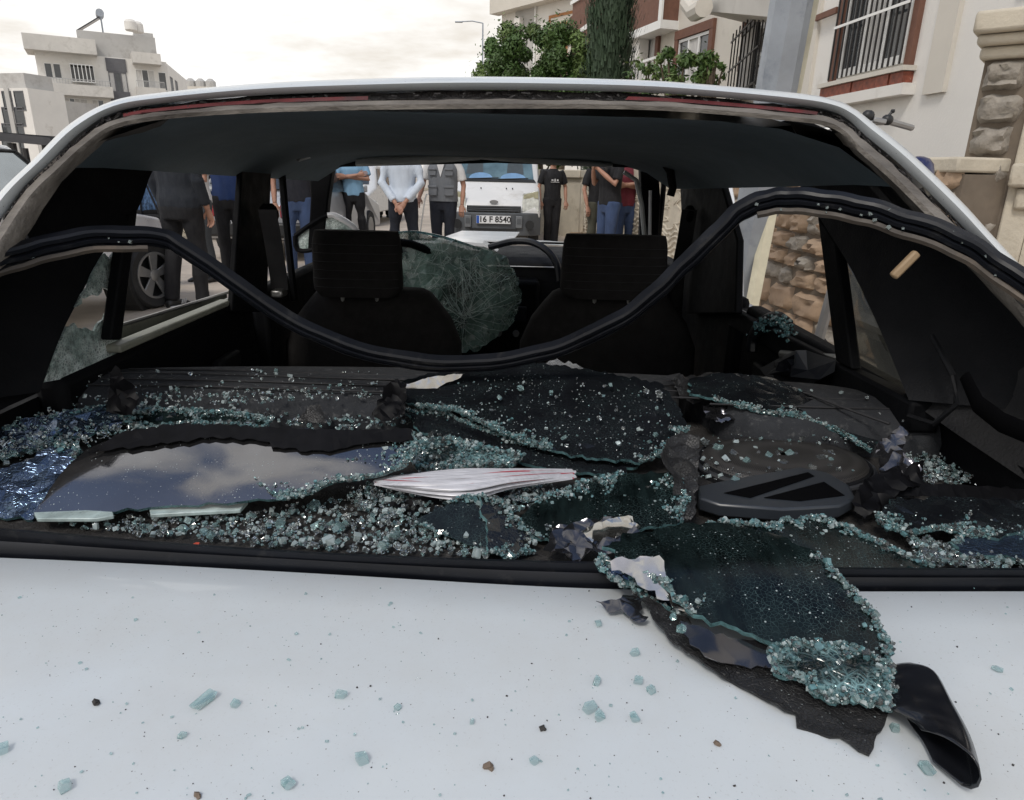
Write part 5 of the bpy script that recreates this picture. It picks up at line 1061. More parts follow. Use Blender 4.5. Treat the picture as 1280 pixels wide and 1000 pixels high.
# bonnet and front wings
mb = MB(); rows = []
for i in range(9):
    y = 3.36 + i * .115; rows.append([V((-.06 + .74 * a, y, .985 - .02 * i / 8 - .10 * (i / 8) ** 3 - .035 * a * a)) for a in [k / 4 - 1 for k in range(9)]])
mb.grid(rows); build('bonnet', mb, m_white, car)
mb = MB(); mb.prism([onZ(505, 292, .99) * 0 + V((-.36, 3.28, 1.0)), V((-.02, 3.28, .995)), V((.02, 3.9, .99)), V((-.30, 3.9, .99))], (0, 0, .006)) ; build('buckled_bonnet_edge', mb, m_white2, car, smooth=0)
mb = MB(); mb.tube([(-.5, 3.30, 1.0), (-.05, 3.34, .985)], .005, 6); build('wiper', mb, m_trim, car)
mb = MB(); mb.tube([(.08, 3.30, .995), (.50, 3.34, .99)], .005, 6); build('wiper', mb, m_trim, car)
for s, x in ((-1, -.80), (1, .68)):
    mb = MB(); prof = [(2.98, .30), (2.98, .93), (3.3, .95), (4.25, .86), (4.32, .40), (4.1, .30)]; mb.prism([V((x, y, z)) for y, z in prof], (s * -.06, 0, 0)); build('front_wing', mb, m_white2, car, bevel=.02)
    mb = MB(); prof = [(.93, .30), (.93, .97), (.55, .92), (-.02, .86), (-.06, .45), (.1, .30)]; mb.prism([V((x, y, z)) for y, z in prof], (s * .05, 0, 0)); build('rear_wing', mb, m_white2, car, bevel=.02)
    for y in (.42, 3.72):
        mb = MB(); mb.lathe([(.20, -.07), (.28, -.085), (.295, -.05), (.295, .05), (.28, .085), (.20, .07)], (x - s * .06, y, .295), 'X', 28); w_ = build('wheel', mb, m_rubber, car)
        mb = MB(); mb.lathe([(.06, .02), (.19, .04), (.20, .06), (.20, -.06)], (x - s * .06 + s * .03, y, .295), 'X', 20); build('rim', mb, m_chrome, w_)
mb = MB(); mb.bx(-.84, .72, -.12, -.02, .36, .56); build('rear_bumper', mb, m_trim, car, bevel=.03)
mb = MB(); mb.bx(-.84, .72, 4.28, 4.40, .34, .55); build('front_bumper', mb, m_trim, car, bevel=.03)
mb = MB(); mb.bx(-.80, .68, -.05, -.02, .50, .87); build('tail_panel', mb, m_white2, car, bevel=.01)
for s in (-1, 1): mb = MB(); mb.bx(-.06 + s * .5, -.06 + s * .72, -.075, -.045, .62, .80); build('tail_light', mb, mat('tail_red', (.25, .02, .02), .2), car, bevel=.01)
# --- boot lid
def lid_z(x, y):
    a = (x + .06) / .76; k = min(1, max(0, (.61 - y) / .64)); return .905 - .018 * k * k - .02 * a * a * k + .006 * math.sin(k * 3.0)
def onLid(px, py, dz=0):
    z = .905
    for _ in range(4): p = onZ(px, py, z + dz); z = lid_z(p.x, p.y)
    return onZ(px, py, z + dz)
EDGE = [(-260, 686), (0, 695), (160, 702), (400, 715), (640, 729), (800, 735), (1000, 737), (1280, 737), (1540, 736)]
ed = spline([onZ(*p, .905) for p in EDGE], 4); mb = MB(); rows = []
ed = [p for p in ed if -.82 < p.x < .72]
for p in ed:
    a = (p.x + .06) / .76; row = [p + V((0, .004, -.03)), p + V((0, .003, -.004)), p + V((0, -.004, 0.0))]
    for k in range(1, 12):
        y = p.y - .004 - (p.y + .03) * k / 11; row.append(V((p.x, y, lid_z(p.x, y))))
    row.append(V((p.x, -.045, .86))); rows.append(row)
mb.grid(rows); build('boot_lid', mb, m_white, car, smooth=50)
# --- rubber channel at the base of the window
mb = MB(); BAND = [(-220, 650, 684), (0, 662, 694), (200, 679, 704), (400, 692, 714), (560, 699, 724), (700, 703, 731), (860, 706, 735), (1060, 711, 736), (1280, 712, 736), (1500, 712, 735)]
hi = spline([onZ(x, a, .918) for x, a, b in BAND], 4); lo = spline([onZ(x, b, .902) for x, a, b in BAND], 4)
rows = []
for a, b in zip(hi, lo):
    rows.append([a + V((0, .012, -.03)), a + V((0, .003, .0)), a + V((0, -.004, .002)), a.lerp(b, .3) + V((0, 0, -.006)), a.lerp(b, .55) + V((0, 0, .003)), a.lerp(b, .8) + V((0, 0, .001)), b + V((0, .004, -.006)), b + V((0, .006, -.03))])
mb.grid(rows); build('window_channel', mb, m_rubber, car, smooth=50)
# --- parcel shelf
SZ = .893
mb = MB(); rows = []
for i in range(21):
    x = -.72 + i * .068; yb_ = .60
    rows.append([V((x, yb_, SZ - .004)), V((x, .72, SZ)), V((x, .85, SZ + .004)), V((x, .95, SZ + .004)), V((x, 1.12, SZ + .002))])
mb.grid(rows); build('parcel_shelf', mb, m_carpet, car)
mb = MB(); mb.bx(-.72, .64, .05, .60, .40, .84); build('boot_well', mb, m_trim, car, smooth=0)
# --- hanging rear window gasket
GK = [(-60, 352, .80), (0, 325, .86), (60, 307, .91), (130, 296, .96), (195, 297, .99), (232, 312, 1.0), (290, 352, 1.01), (350, 393, 1.02), (430, 432, 1.03), (520, 452, 1.035), (600, 454, 1.035), (680, 441, 1.03), (750, 413, 1.02), (805, 378, 1.01), (852, 335, 1.0), (895, 292, .99), (930, 262, .98), (965, 249, .97), (1005, 248, .95), (1060, 257, .92), (1120, 272, .89), (1190, 299, .86), (1250, 334, .83), (1330, 395, .78)]
gk = [p + V((0, .004 * noise.noise((i * .21, 9, 0)), .0032 * noise.noise((i * .27, 2, 0)))) for i, p in enumerate(spline([onY(a, b, y) for a, b, y in GK], 6))]
SEC = [(.35, 1), (.62, .78), (.62, .36), (.15, .28), (.15, .14), (.80, .06), (.80, -.32), (.35, -.42), (.35, -.60), (.72, -.68), (.5, -1), (-.6, -1), (-.6, 1)]
mb = MB(); mb.tube(gk, [(.012 + .0012 * noise.noise((i * .4, 0, 0)), .0128 + .0016 * noise.noise((i * .23, 3, 0))) for i in range(len(gk))], sec=SEC, up=(0, -.6, 1)); gko = build('hanging_window_gasket', mb, m_rubber, car, smooth=25, label='loose black rubber window gasket sagging across the opening')
mb = MB(); seg = gk[16 * 6 + 3:23 * 6]; mb.tube([p + V((0, -.004, -.0165)) for p in seg], (.005, .005), 6); build('gasket_lip', mb, m_rubber_br, gko)
mb = MB(); seg = gk[0:4 * 6]; mb.tube([p + V((0, -.006, -.016)) for p in seg], (.005, .005), 6); build('gasket_lip', mb, m_rubber_br, gko)
g = random.Random(44); mb = MB()
for k in range(30):
    i = g.choice(list(range(2, 24)) + list(range(96, 138))); q = gk[i].lerp(gk[i + 1], g.random()) + V((0, -.010, g.uniform(-.016, .006))); r_ = g.uniform(.0008, .0024); mb.box(q, (r_ * 2, r_ * 1.5, r_ * 1.7), Matrix.Rotation(g.random() * 3, 3, 'Y'))
build('stuck_crumbs', mb, mat('stuck_glass', (.5, .6, .6), .05, trans=.7), gko, kind='stuff', smooth=0)
p = onY(1131, 331, .875); mb = MB(); mb.box(p, (.011, .010, .040), Matrix.Rotation(R(38), 3, 'Y')); build('gasket_clip', mb, mat('tan_clip', (.30, .21, .12), .6, var=.2), gko, bevel=.003)
mb = MB(); mb.tube(spline([onY(28, 296, .9), onY(22, 291, .9), onY(30, 292, .9), onY(36, 304, .9)], 4), .0025, 6); build('gasket_wire', mb, m_pipe, gko)
# --- speaker with oval grille
sp_c = onZ(978, 588, SZ + .004); sa = R(4)
def oval(a, b, z, n=36, dx=0, dy=0): return [sp_c + Matrix.Rotation(sa, 3, 'Z') @ V((a * math.cos(2 * math.pi * k / n) + dx, b * math.sin(2 * math.pi * k / n) + dy, z)) for k in range(n)]
mb = MB(); mb.loft([oval(.130, .096, -.02), oval(.130, .096, .008), oval(.124, .090, .016), oval(.114, .080, .015)]); spk = build('speaker', mb, m_trim_g, car, smooth=50)
m_mesh = mat('speaker_mesh', (0.035, 0.034, 0.033), 0.55, metal=.3, var=.1)
nt = m_mesh.node_tree; _b = nt.nodes['Principled BSDF']; _tc = nt.nodes.new('ShaderNodeTexCoord'); _vo = nt.nodes.new('ShaderNodeTexVoronoi'); _vo.inputs['Scale'].default_value = 360; _vo.inputs['Randomness'].default_value = 0
nt.links.new(_tc.outputs['Object'], _vo.inputs['Vector']); _mr = nt.nodes.new('ShaderNodeMapRange'); nt.links.new(_vo.outputs['Distance'], _mr.inputs[0]); _mr.inputs[1].default_value = .30; _mr.inputs[2].default_value = .42
_mx = nt.nodes.new('ShaderNodeMix'); _mx.data_type = 'RGBA'; nt.links.new(_mr.outputs[0], _mx.inputs[0]); _mx.inputs[6].default_value = (.004, .004, .004, 1); _mx.inputs[7].default_value = (.055, .052, .050, 1); nt.links.new(_mx.outputs[2], _b.inputs['Base Color'])
mb = MB(); mb.loft([oval(.120, .086, .0155), oval(.116, .082, .021), oval(.09, .06, .024), oval(.05, .03, .026), oval(.01, .006, .0265)], caps=False); build('speaker_grille', mb, m_mesh, spk, smooth=60)
mb = MB(); mb.tube(oval(.127, .093, .010) + oval(.127, .093, .010)[:1], (.0045, .004), 8, caps=False); build('speaker_rim', mb, mat('speaker_rim_plastic', (.04, .042, .046), .4, var=.2), spk)
# raised bar: two slanted black pieces paint the slot shade in the front lip of the grille
mb = MB(); q = [onZ(*p, SZ + .031) for p in ((872, 607), (905, 600), (1000, 583), (1035, 590), (1062, 606), (1070, 622), (1050, 632), (980, 636), (900, 630), (874, 622))]; mb.prism(q, (0, 0, -.018)); lip_ = build('speaker_bar', mb, mat('speaker_bar_plastic', (.028, .033, .040), .34, var=.2), spk, bevel=.003)
m_slot_shade = MATS['slot_shade']
for pts in (((905, 616), (1010, 590), (1018, 595), (938, 622)), ((955, 622), (1030, 602), (1056, 619), (1000, 626))):
    mb = MB(); mb.prism([onZ(*p, SZ + .032) for p in pts], (0, 0, -.0006)); build('speaker_slot_shade', mb, m_slot_shade, spk, smooth=0)
# ================================================================ broken glass, film and litter on the shelf and boot lid
def nodes_of(m): return m.node_tree, m.node_tree.nodes, m.node_tree.links, m.node_tree.nodes['Principled BSDF']
def add_cracks(m, scale, col, w=0.04, mixamt=0.8, bump=0.5, scale2=None, dust=None):
    """voronoi crack lines (and dust specks) over a glass or film material, in object space"""
    nt, n, l, b = nodes_of(m); tc = n.new('ShaderNodeTexCoord'); src = b.inputs['Base Color'].links[0].from_socket
    wn_ = n.new('ShaderNodeTexNoise'); l.new(tc.outputs['Object'], wn_.inputs['Vector']); wn_.inputs['Scale'].default_value = scale * .35
    va = n.new('ShaderNodeVectorMath'); va.operation = 'MULTIPLY_ADD'; l.new(wn_.outputs['Color'], va.inputs[0]); va.inputs[1].default_value = (.6 / scale,) * 3; l.new(tc.outputs['Object'], va.inputs[2])
    hs = []
    for sc in [scale] + ([scale2] if scale2 else []):
        vo = n.new('ShaderNodeTexVoronoi'); vo.feature = 'DISTANCE_TO_EDGE'; vo.inputs['Scale'].default_value = sc; l.new(va.outputs[0], vo.inputs['Vector'])
        mr = n.new('ShaderNodeMapRange'); l.new(vo.outputs[0], mr.inputs[0]); mr.inputs[1].default_value = 0; mr.inputs[2].default_value = w; mr.inputs[3].default_value = 1; mr.inputs[4].default_value = 0; hs.append(mr.outputs[0])
    h = hs[0]
    if len(hs) > 1:
        q = n.new('ShaderNodeMath'); q.operation = 'MAXIMUM'; l.new(hs[0], q.inputs[0]); l.new(hs[1], q.inputs[1]); h = q.outputs[0]
    ma = n.new('ShaderNodeMath'); ma.operation = 'MULTIPLY'; l.new(h, ma.inputs[0]); ma.inputs[1].default_value = mixamt
    nz = n.new('ShaderNodeTexNoise'); nz.inputs['Scale'].default_value = 22; nz.inputs['Detail'].default_value = 6; l.new(tc.outputs['Object'], nz.inputs['Vector'])
    nr = n.new('ShaderNodeMapRange'); l.new(nz.outputs[0], nr.inputs[0]); nr.inputs[1].default_value = .40; nr.inputs[2].default_value = .62
    mb_ = n.new('ShaderNodeMath'); mb_.operation = 'MULTIPLY'; l.new(ma.outputs[0], mb_.inputs[0]); l.new(nr.outputs[0], mb_.inputs[1])
    mx = n.new('ShaderNodeMix'); mx.data_type = 'RGBA'; l.new(mb_.outputs[0], mx.inputs[0]); l.new(src, mx.inputs[6]); mx.inputs[7].default_value = tuple(col) + (1,)
    out = mx.outputs[2]
    if dust:
        vo = n.new('ShaderNodeTexVoronoi'); vo.inputs['Scale'].default_value = dust; l.new(tc.outputs['Object'], vo.inputs['Vector'])
        sx = n.new('ShaderNodeSeparateColor'); l.new(vo.outputs['Color'], sx.inputs[0])
        th = n.new('ShaderNodeMath'); th.operation = 'MULTIPLY'; l.new(sx.outputs[0], th.inputs[0]); l.new(sx.outputs[1], th.inputs[1])
        t2 = n.new('ShaderNodeMath'); t2.operation = 'MULTIPLY'; l.new(th.outputs[0], t2.inputs[0]); t2.inputs[1].default_value = .30
        lt = n.new('ShaderNodeMath'); lt.operation = 'LESS_THAN'; l.new(vo.outputs['Distance'], lt.inputs[0]); l.new(t2.outputs[0], lt.inputs[1])
        l2 = n.new('ShaderNodeMath'); l2.operation = 'MULTIPLY'; l.new(lt.outputs[0], l2.inputs[0]); l.new(nr.outputs[0], l2.inputs[1])
        m2 = n.new('ShaderNodeMix'); m2.data_type = 'RGBA'; l.new(l2.outputs[0], m2.inputs[0]); l.new(out, m2.inputs[6]); m2.inputs[7].default_value = (.34, .39, .39, 1); out = m2.outputs[2]
        rg = n.new('ShaderNodeMath'); rg.operation = 'MULTIPLY_ADD'; l.new(l2.outputs[0], rg.inputs[0]); rg.inputs[1].default_value = .6; rg.inputs[2].default_value = b.inputs['Roughness'].default_value; l.new(rg.outputs[0], b.inputs['Roughness'])
        if b.inputs['Metallic'].default_value > 0:
            mm = n.new('ShaderNodeMath'); mm.operation = 'MULTIPLY_ADD'; l.new(l2.outputs[0], mm.inputs[0]); mm.inputs[1].default_value = -b.inputs['Metallic'].default_value; mm.inputs[2].default_value = b.inputs['Metallic'].default_value; l.new(mm.outputs[0], b.inputs['Metallic'])
    l.new(out, b.inputs['Base Color'])
    if bump:
        bp = n.new('ShaderNodeBump'); bp.inputs['Strength'].default_value = bump; bp.inputs['Distance'].default_value = .0012; bp.invert = True; l.new(h, bp.inputs['Height']); l.new(bp.outputs[0], b.inputs['Normal'])
    return m
m_mirror = add_cracks(mat('mirror_tint_film', (0.20, 0.20, 0.21), 0.05, metal=0.95, var=0.10, vscale=12), 240, (.10, .16, .18), .04, .25, .015, dust=330)
m_fblack = add_cracks(mat('black_tint_film', (0.008, 0.009, 0.011), 0.09, var=0.4, vscale=9, spec=0.5), 260, (.05, .08, .08), .05, .5, .06, dust=210)
m_fgreen = add_cracks(mat('crazed_tinted_glass', (0.005, 0.009, 0.009), 0.16, var=0.9, vscale=60, spec=0.35, stretch=(1, .22, 1)), 250, (.08, .13, .13), .05, .45, .035, dust=240)
m_fblue = add_cracks(mat('blue_tint_film', (0.09, 0.125, 0.19), 0.14, metal=0.85, var=0.2, vscale=16, stretch=(1, .3, 1)), 210, (.10, .17, .20), .09, .6, .25, dust=330)
m_fdull = add_cracks(mat('dull_film_back', (0.012, 0.012, 0.013), 0.5, var=0.5, vscale=30), 330, (.10, .10, .10), .10, .5, .8, dust=330)
m_fold = mat('creased_mirror_film', (0.12, 0.12, 0.13), 0.12, metal=0.9, var=0.3, vscale=20)
m_bright = mat('smooth_mirror_film', (0.42, 0.41, 0.39), 0.10, metal=0.95, var=0.2, vscale=20)
m_curl = mat('glossy_black_film', (0.010, 0.011, 0.014), 0.16, var=.4, vscale=20, spec=.6)
m_band = mat('black_ceramic_band', (0.004, 0.004, 0.005), 0.5, var=0.4, vscale=40, spec=0.12)
m_teal = mat('green_safety_glass', (0.50, 0.74, 0.76), 0.03, var=0.35, vscale=90, trans=0.78, ior=1.5, spec=.9)
m_teal2 = mat('packed_safety_glass', (0.16, 0.32, 0.34), 0.05, var=0.7, vscale=110, trans=0.5, ior=1.5, spec=.9)
m_clear = mat('clear_safety_glass', (0.86, 0.96, 0.96), 0.02, var=0.1, vscale=60, trans=0.95, ior=1.5, spec=1.0)
m_pale = mat('pale_safety_glass', (0.66, 0.82, 0.83), 0.04, var=0.3, vscale=90, trans=0.55, ior=1.5, spec=1.0)
m_lidgl = mat('lid_safety_glass', (0.42, 0.78, 0.80), 0.02, var=0.35, vscale=150, trans=.7, alpha=.46, spec=1.0)
m_cells = add_cracks(mat('mosaic_safety_glass', (0.008, 0.018, 0.019), 0.12, var=0.8, vscale=40, spec=.6), 105, (.26, .46, .48), .16, 1.0, .9, scale2=260, dust=330)
m_edge = mat('cut_glass_edge', (0.36, 0.44, 0.43), 0.3, var=0.3, vscale=60)

def tplane(px, py, z, tilt=0.0, roll=0.0):
    n = Matrix.Rotation(R(roll), 3, 'Y') @ Matrix.Rotation(R(tilt), 3, 'X') @ V((0, 0, 1)); return onZ(px, py, z), n
def seg_in(poly, x, y):
    c = False; n = len(poly)
    for i in range(n):
        (x1, y1), (x2, y2) = poly[i], poly[i - 1]
        if (y1 > y) != (y2 > y) and x < (x2 - x1) * (y - y1) / (y2 - y1) + x1: c = not c
    return c
CUBES = []
def crumb_hull(g):
    """a chunky tempered-glass grain: a squarish block with chipped corners"""
    a, b, c = g.uniform(.6, 1.25), g.uniform(.5, 1.0), g.uniform(.45, .8); bm = bmesh.new()
    for x in (-1, 1):
        for y in (-1, 1):
            for z in (-1, 1):
                p = V((x * a * g.uniform(.75, 1.1), y * b * g.uniform(.75, 1.1), z * c * g.uniform(.85, 1.05))); k = g.uniform(.08, .32)
                bm.verts.new(p - V((x * a * k, 0, 0))); bm.verts.new(p - V((0, y * b * k, z * c * k * .6)))
    r_ = bmesh.ops.convex_hull(bm, input=bm.verts[:]); bmesh.ops.delete(bm, geom=[v for v in r_['geom_interior'] if isinstance(v, bmesh.types.BMVert)], context='VERTS')
    bmesh.ops.dissolve_limit(bm, angle_limit=R(6), verts=bm.verts[:], edges=bm.edges[:]); bm.verts.index_update()
    out = ([v.co.copy() for v in bm.verts], [tuple(v.index for v in f.verts) for f in bm.faces]); bm.free(); return out
HULLS = [crumb_hull(random.Random(500 + i)) for i in range(16)]
def put_crumb(mb, p, s, g, flat=.5, mi=None):
    rot = Matrix.Rotation(g.random() * 6.28, 3, 'Z') @ Matrix.Rotation(g.gauss(0, flat), 3, 'X') @ Matrix.Rotation(g.gauss(0, flat), 3, 'Y')
    vs, fs = HULLS[g.randrange(16)]; old = mb.cur
    if mi is not None: mb.cur = mi
    mb.add([p + rot @ (q * s) for q in vs], fs); mb.cur = old
MIX = (0, 0, 0, 0, 1, 1, 1, 2, 2)
def sheet(name, label, poly, plane, m, seed, cell=.012, jag=.0022, bumpy=.0003, thick=.0045, bend=None, edges=(), ew=.008, en=5800, cat='glass sheet', parent=None, group=None, crumple=0.0, cfreq=30, es=.0018, smooth=0, emat=None):
    g = random.Random(seed); p0, n = plane; n = n.normalized(); ax = V((1, 0, 0)); ax = (ax - n * ax.dot(n)).normalized(); ay = n.cross(ax)
    P3 = [onP(px, py, p0, n) for px, py in poly]; P2 = [((p - p0).dot(ax), (p - p0).dot(ay)) for p in P3]
    bd = []; idx = []
    for i in range(len(P2)):
        a, b = V(P2[i]), V(P2[(i + 1) % len(P2)]); L = (b - a).length; k = max(1, int(L / (cell * .55))); t = (b - a) / max(L, 1e-6); nn = V((-t.y, t.x)); idx.append(len(bd))
        for j in range(k): bd.append(a + (b - a) * (j / k) + (nn * g.gauss(0, jag) if j else V((0, 0))))
    x0, x1 = min(p.x for p in bd), max(p.x for p in bd); y0, y1 = min(p.y for p in bd), max(p.y for p in bd)
    pts = list(bd); poly2 = [(p.x, p.y) for p in bd]
    y = y0
    while y < y1:
        x = x0
        while x < x1:
            q = V((x + g.uniform(-.4, .4) * cell, y + g.uniform(-.4, .4) * cell))
            if seg_in(poly2, q.x, q.y) and min((q - b).length for b in bd) > cell * .35: pts.append(q)
            x += cell
        y += cell
    nb = len(bd); vs2, _, fs, *_r = delaunay_2d_cdt([V((p.x, p.y)) for p in pts], [(i, (i + 1) % nb) for i in range(nb)], [], 1, 1e-7)
    W, H = max(x1 - x0, 1e-6), max(y1 - y0, 1e-6)
    def lift(q):
        h = g.gauss(0, bumpy)
        if bend: h += bend((q.x - x0) / W, (q.y - y0) / H)
        if crumple: h += crumple * (1 - abs(2 * ((noise.noise((q.x * cfreq + seed, q.y * cfreq, seed * 1.7)) + 1) % 1) - 1)) + crumple * .7 * noise.noise((q.x * cfreq * 2.3, q.y * cfreq * 2.3, seed))
        return h
    hh = [lift(q) for q in vs2]
    T = [p0 + ax * q.x + ay * q.y + n * h for q, h in zip(vs2, hh)]; B = [p - n * thick for p in T]; N = len(T)
    mb = MB(); mb.add(T + B, [tuple(f) for f in fs] + [tuple(N + i for i in reversed(f)) for f in fs])
    cnt = {}
    for f in fs:
        for i in range(len(f)):
            e = (f[i], f[(i + 1) % len(f)]); k = tuple(sorted(e)); cnt[k] = None if k in cnt else e
    mb.cur = 1
    for e in cnt.values():
        if e: mb.f.append([e[1], e[0], N + e[0], N + e[1]]); mb.mi.append(1)
    o = build(name, mb, [m, emat or m_teal2], parent, smooth=smooth, label=label, cat=cat, group=group) if parent is None else build(name, mb, [m, emat or m_teal2], parent, smooth=smooth)
    # packed grains along the broken edges
    if edges:
        eb = MB()
        for (i0, i1) in edges:
            j0, j1 = idx[i0], (idx[i1] if i1 < len(idx) else nb); L = sum((bd[j] - bd[(j + 1) % nb]).length for j in range(j0, j1))
            cen = V((sum(p.x for p in bd) / nb, sum(p.y for p in bd) / nb))
            for k in range(int(L * en)):
                j = g.randrange(j0, j1); q = bd[j].lerp(bd[(j + 1) % nb], g.random()); inw = (cen - q).normalized(); wv = max(.06, .5 + 1.5 * noise.noise((j * .23, seed, 0)) + .5 * noise.noise((j * .9, seed, 5)))
                if g.random() > .25 + wv: continue
                w = g.expovariate(1) * ew * .75 * wv; q = q + inw * (w - .2 * ew * wv)
                hb = (bend((q.x - x0) / W, (q.y - y0) / H) if bend else 0)
                put_crumb(eb, p0 + ax * q.x + ay * q.y + n * (hb + g.uniform(-.002, .004)), es * g.uniform(.5, 1.1) * (1 + .9 * (g.random() < .12)), g, .45, g.choice((0, 0, 1, 1, 2, 3)))
        if eb.v: build('crazed_edge', eb, [m_teal2, m_teal, m_clear, m_pale], o, smooth=0, kind='stuff')
    return o
GS = 'sheets of broken rear window glass'
# --- the big sheets, back to front
sheet('film_sheet', 'curved dark strip of tinted glass with a green edge behind the speaker', [(862, 474), (900, 471), (960, 479), (1012, 498), (1060, 522), (1098, 552), (1088, 566), (1050, 546), (1000, 530), (950, 522), (920, 512), (890, 500), (862, 492)], tplane(980, 520, .945, 14, 4), m_fblack, 21, jag=.0015, edges=((6, 11),), ew=.009, bend=lambda u, v: .012 * math.sin(u * 3.1), group=GS)
sheet('film_sheet', 'large black glass sheet strewn with glass grains, lying across the bench back', [(482, 492), (505, 477), (560, 466), (650, 462), (740, 470), (828, 481), (846, 505), (862, 534), (838, 566), (800, 578), (740, 572), (690, 563), (650, 552), (612, 535), (570, 516), (520, 508)], tplane(680, 560, .930, 16, 0), m_fblack, 22, bend=lambda u, v: .016 * math.sin(u * 3.14) * v, edges=((7, 9), (11, 15)), ew=.010, group=GS)
sheet('film_flap', 'bright reflecting flap of film at the left end of the black sheet', [(500, 498), (508, 480), (545, 470), (582, 466), (572, 474), (552, 482), (540, 490), (520, 500)], tplane(520, 500, .955, 68, -8), m_bright, 23, cell=.008, jag=.001, thick=.0008, crumple=.0015, cfreq=14, smooth=60, cat='window film', emat=m_fold)
sheet('film_sheet', 'long dark glass band with a packed green edge under the black sheet', [(505, 512), (560, 518), (612, 540), (660, 556), (720, 566), (800, 580), (780, 592), (700, 590), (640, 575), (600, 560), (560, 548), (525, 540)], tplane(640, 570, .918, 12, 2), m_fblack, 24, edges=((0, 5),), ew=.013, group=GS, en=6000)
sheet('film_sheet', 'green crazed slab of glass right above the striped strap', [(515, 556), (560, 548), (610, 560), (650, 570), (640, 582), (590, 582), (540, 586), (520, 584)], tplane(580, 580, .925, 18, -3), m_cells, 25, cell=.007, jag=.002, bumpy=.0011, edges=((0, 8),), ew=.012, group=GS, en=7000)
s1 = sheet('film_sheet', 'widest tinted sheet at the left, mirroring blue sky and clouds', [(42, 646), (72, 606), (112, 566), (160, 545), (240, 537), (330, 543), (430, 545), (514, 541), (519, 562), (505, 588), (470, 600), (420, 608), (392, 622), (350, 630), (300, 634), (190, 640), (120, 648)], tplane(200, 640, .908, 30, 0), m_mirror, 26, cell=.02, bumpy=.00010, jag=.0016, bend=lambda u, v: .010 * math.sin(u * 2.6 + .3) + .004 * math.sin(v * 3), edges=((8, 13), (7, 8)), ew=.016, group=GS, smooth=60)
sheet('black_band', None, [(112, 572), (160, 545), (240, 536), (330, 541), (430, 543), (515, 539), (518, 553), (480, 556), (450, 560), (420, 568), (385, 571), (350, 566), (320, 556), (270, 553), (230, 558), (190, 564), (150, 566)], (onZ(200, 640, .908) + V((0, 0, .0065)), tplane(200, 640, .908, 30, 0)[1]), m_band, 27, jag=.0018, thick=.001, bumpy=.0002, bend=lambda u, v: .010 * math.sin((.15 + u * .85) * 2.6 + .3) + .0025, parent=s1, emat=m_band)
for k, q in enumerate((((42, 640), (140, 636), (142, 644), (120, 648), (46, 648)), ((186, 633), (250, 630), (310, 626), (300, 637), (188, 643)))):
    mb = MB(); pp = [onZ(*p, .912) for p in q]; mb.prism(pp, (0, 0, -.005)); build('glass_edge', mb, m_edge, s1, bevel=.001)
sheet('film_sheet', 'leftmost streaked blue sheet, broken off the end of the widest one', [(-40, 600), (10, 584), (70, 556), (98, 560), (92, 582), (66, 614), (40, 650), (-40, 640)], tplane(30, 620, .915, 27, 12), m_fblue, 28, bumpy=.0007, edges=((2, 4),), ew=.006, group=GS, en=5200)
sheet('film_sheet', 'narrow crumpled strip of green edged glass at the far left of the shelf', [(-30, 545), (60, 522), (140, 505), (190, 510), (160, 530), (100, 545), (40, 565), (-30, 580)], tplane(80, 545, .922, 16, 6), m_fblue, 29, bumpy=.0012, crumple=.006, cfreq=24, edges=((0, 3), (5, 7)), ew=.013, group=GS)
sheet('film_sheet', 'thin ridge of packed green glass above the widest sheet', [(150, 520), (200, 512), (280, 514), (338, 524), (330, 534), (240, 530), (170, 536)], tplane(240, 530, .938, 25, 0), m_fgreen, 30, cell=.008, bumpy=.001, edges=((0, 7),), ew=.012, group=GS, en=6000)
sheet('film_sheet', 'dark fan of crazed glass right of the striped strap', [(640, 662), (668, 628), (720, 606), (780, 592), (842, 590), (858, 622), (852, 652), (800, 662), (740, 668), (690, 676)], tplane(740, 660, .912, 12, -4), m_fgreen, 31, bumpy=.0003, smooth=60, edges=((1, 3), (4, 6)), ew=.014, group=GS, en=4800)
sheet('film_sheet', 'small tent of two dark glass pieces below the strap, its left slope', [(518, 652), (560, 628), (600, 618), (606, 650), (612, 690), (560, 670)], tplane(560, 660, .912, 34, -20), m_fgreen, 32, bumpy=.0002, smooth=60, edges=((1, 3), (5, 6)), ew=.006, group=GS, en=3200)
sheet('film_sheet', 'small tent of two dark glass pieces below the strap, its right slope', [(600, 618), (630, 628), (662, 668), (668, 690), (640, 696), (612, 690)], tplane(630, 680, .910, 24, 26), m_fblack, 33, edges=((0, 2), (3, 5)), ew=.007, group=GS, en=4800)
sheet('film_sheet', 'long dark sheet with a frayed green top edge in front of the speaker', [(868, 662), (900, 652), (960, 656), (1020, 646), (1062, 660), (1110, 682), (1168, 710), (1100, 712), (1020, 712), (940, 690), (880, 680)], tplane(1000, 700, .914, 18, 3), m_fgreen, 34, smooth=60, edges=((0, 6),), ew=.009, group=GS)
sheet('film_sheet', 'dark sheet in the right corner over a green broken edge', [(1096, 642), (1112, 624), (1180, 620), (1290, 626), (1340, 660), (1240, 672), (1180, 660), (1140, 668), (1110, 660)], tplane(1180, 660, .920, 14, -5), m_fblack, 35, edges=((5, 9),), ew=.016, group=GS, bumpy=.0006, en=5200)
sheet('film_sheet', 'flat dark strip lowest in the right corner of the shelf', [(1190, 678), (1230, 666), (1330, 660), (1330, 700), (1240, 694), (1200, 690)], tplane(1240, 690, .912, 10, -3), m_fblue, 36, edges=((0, 2),), ew=.007, group=GS)
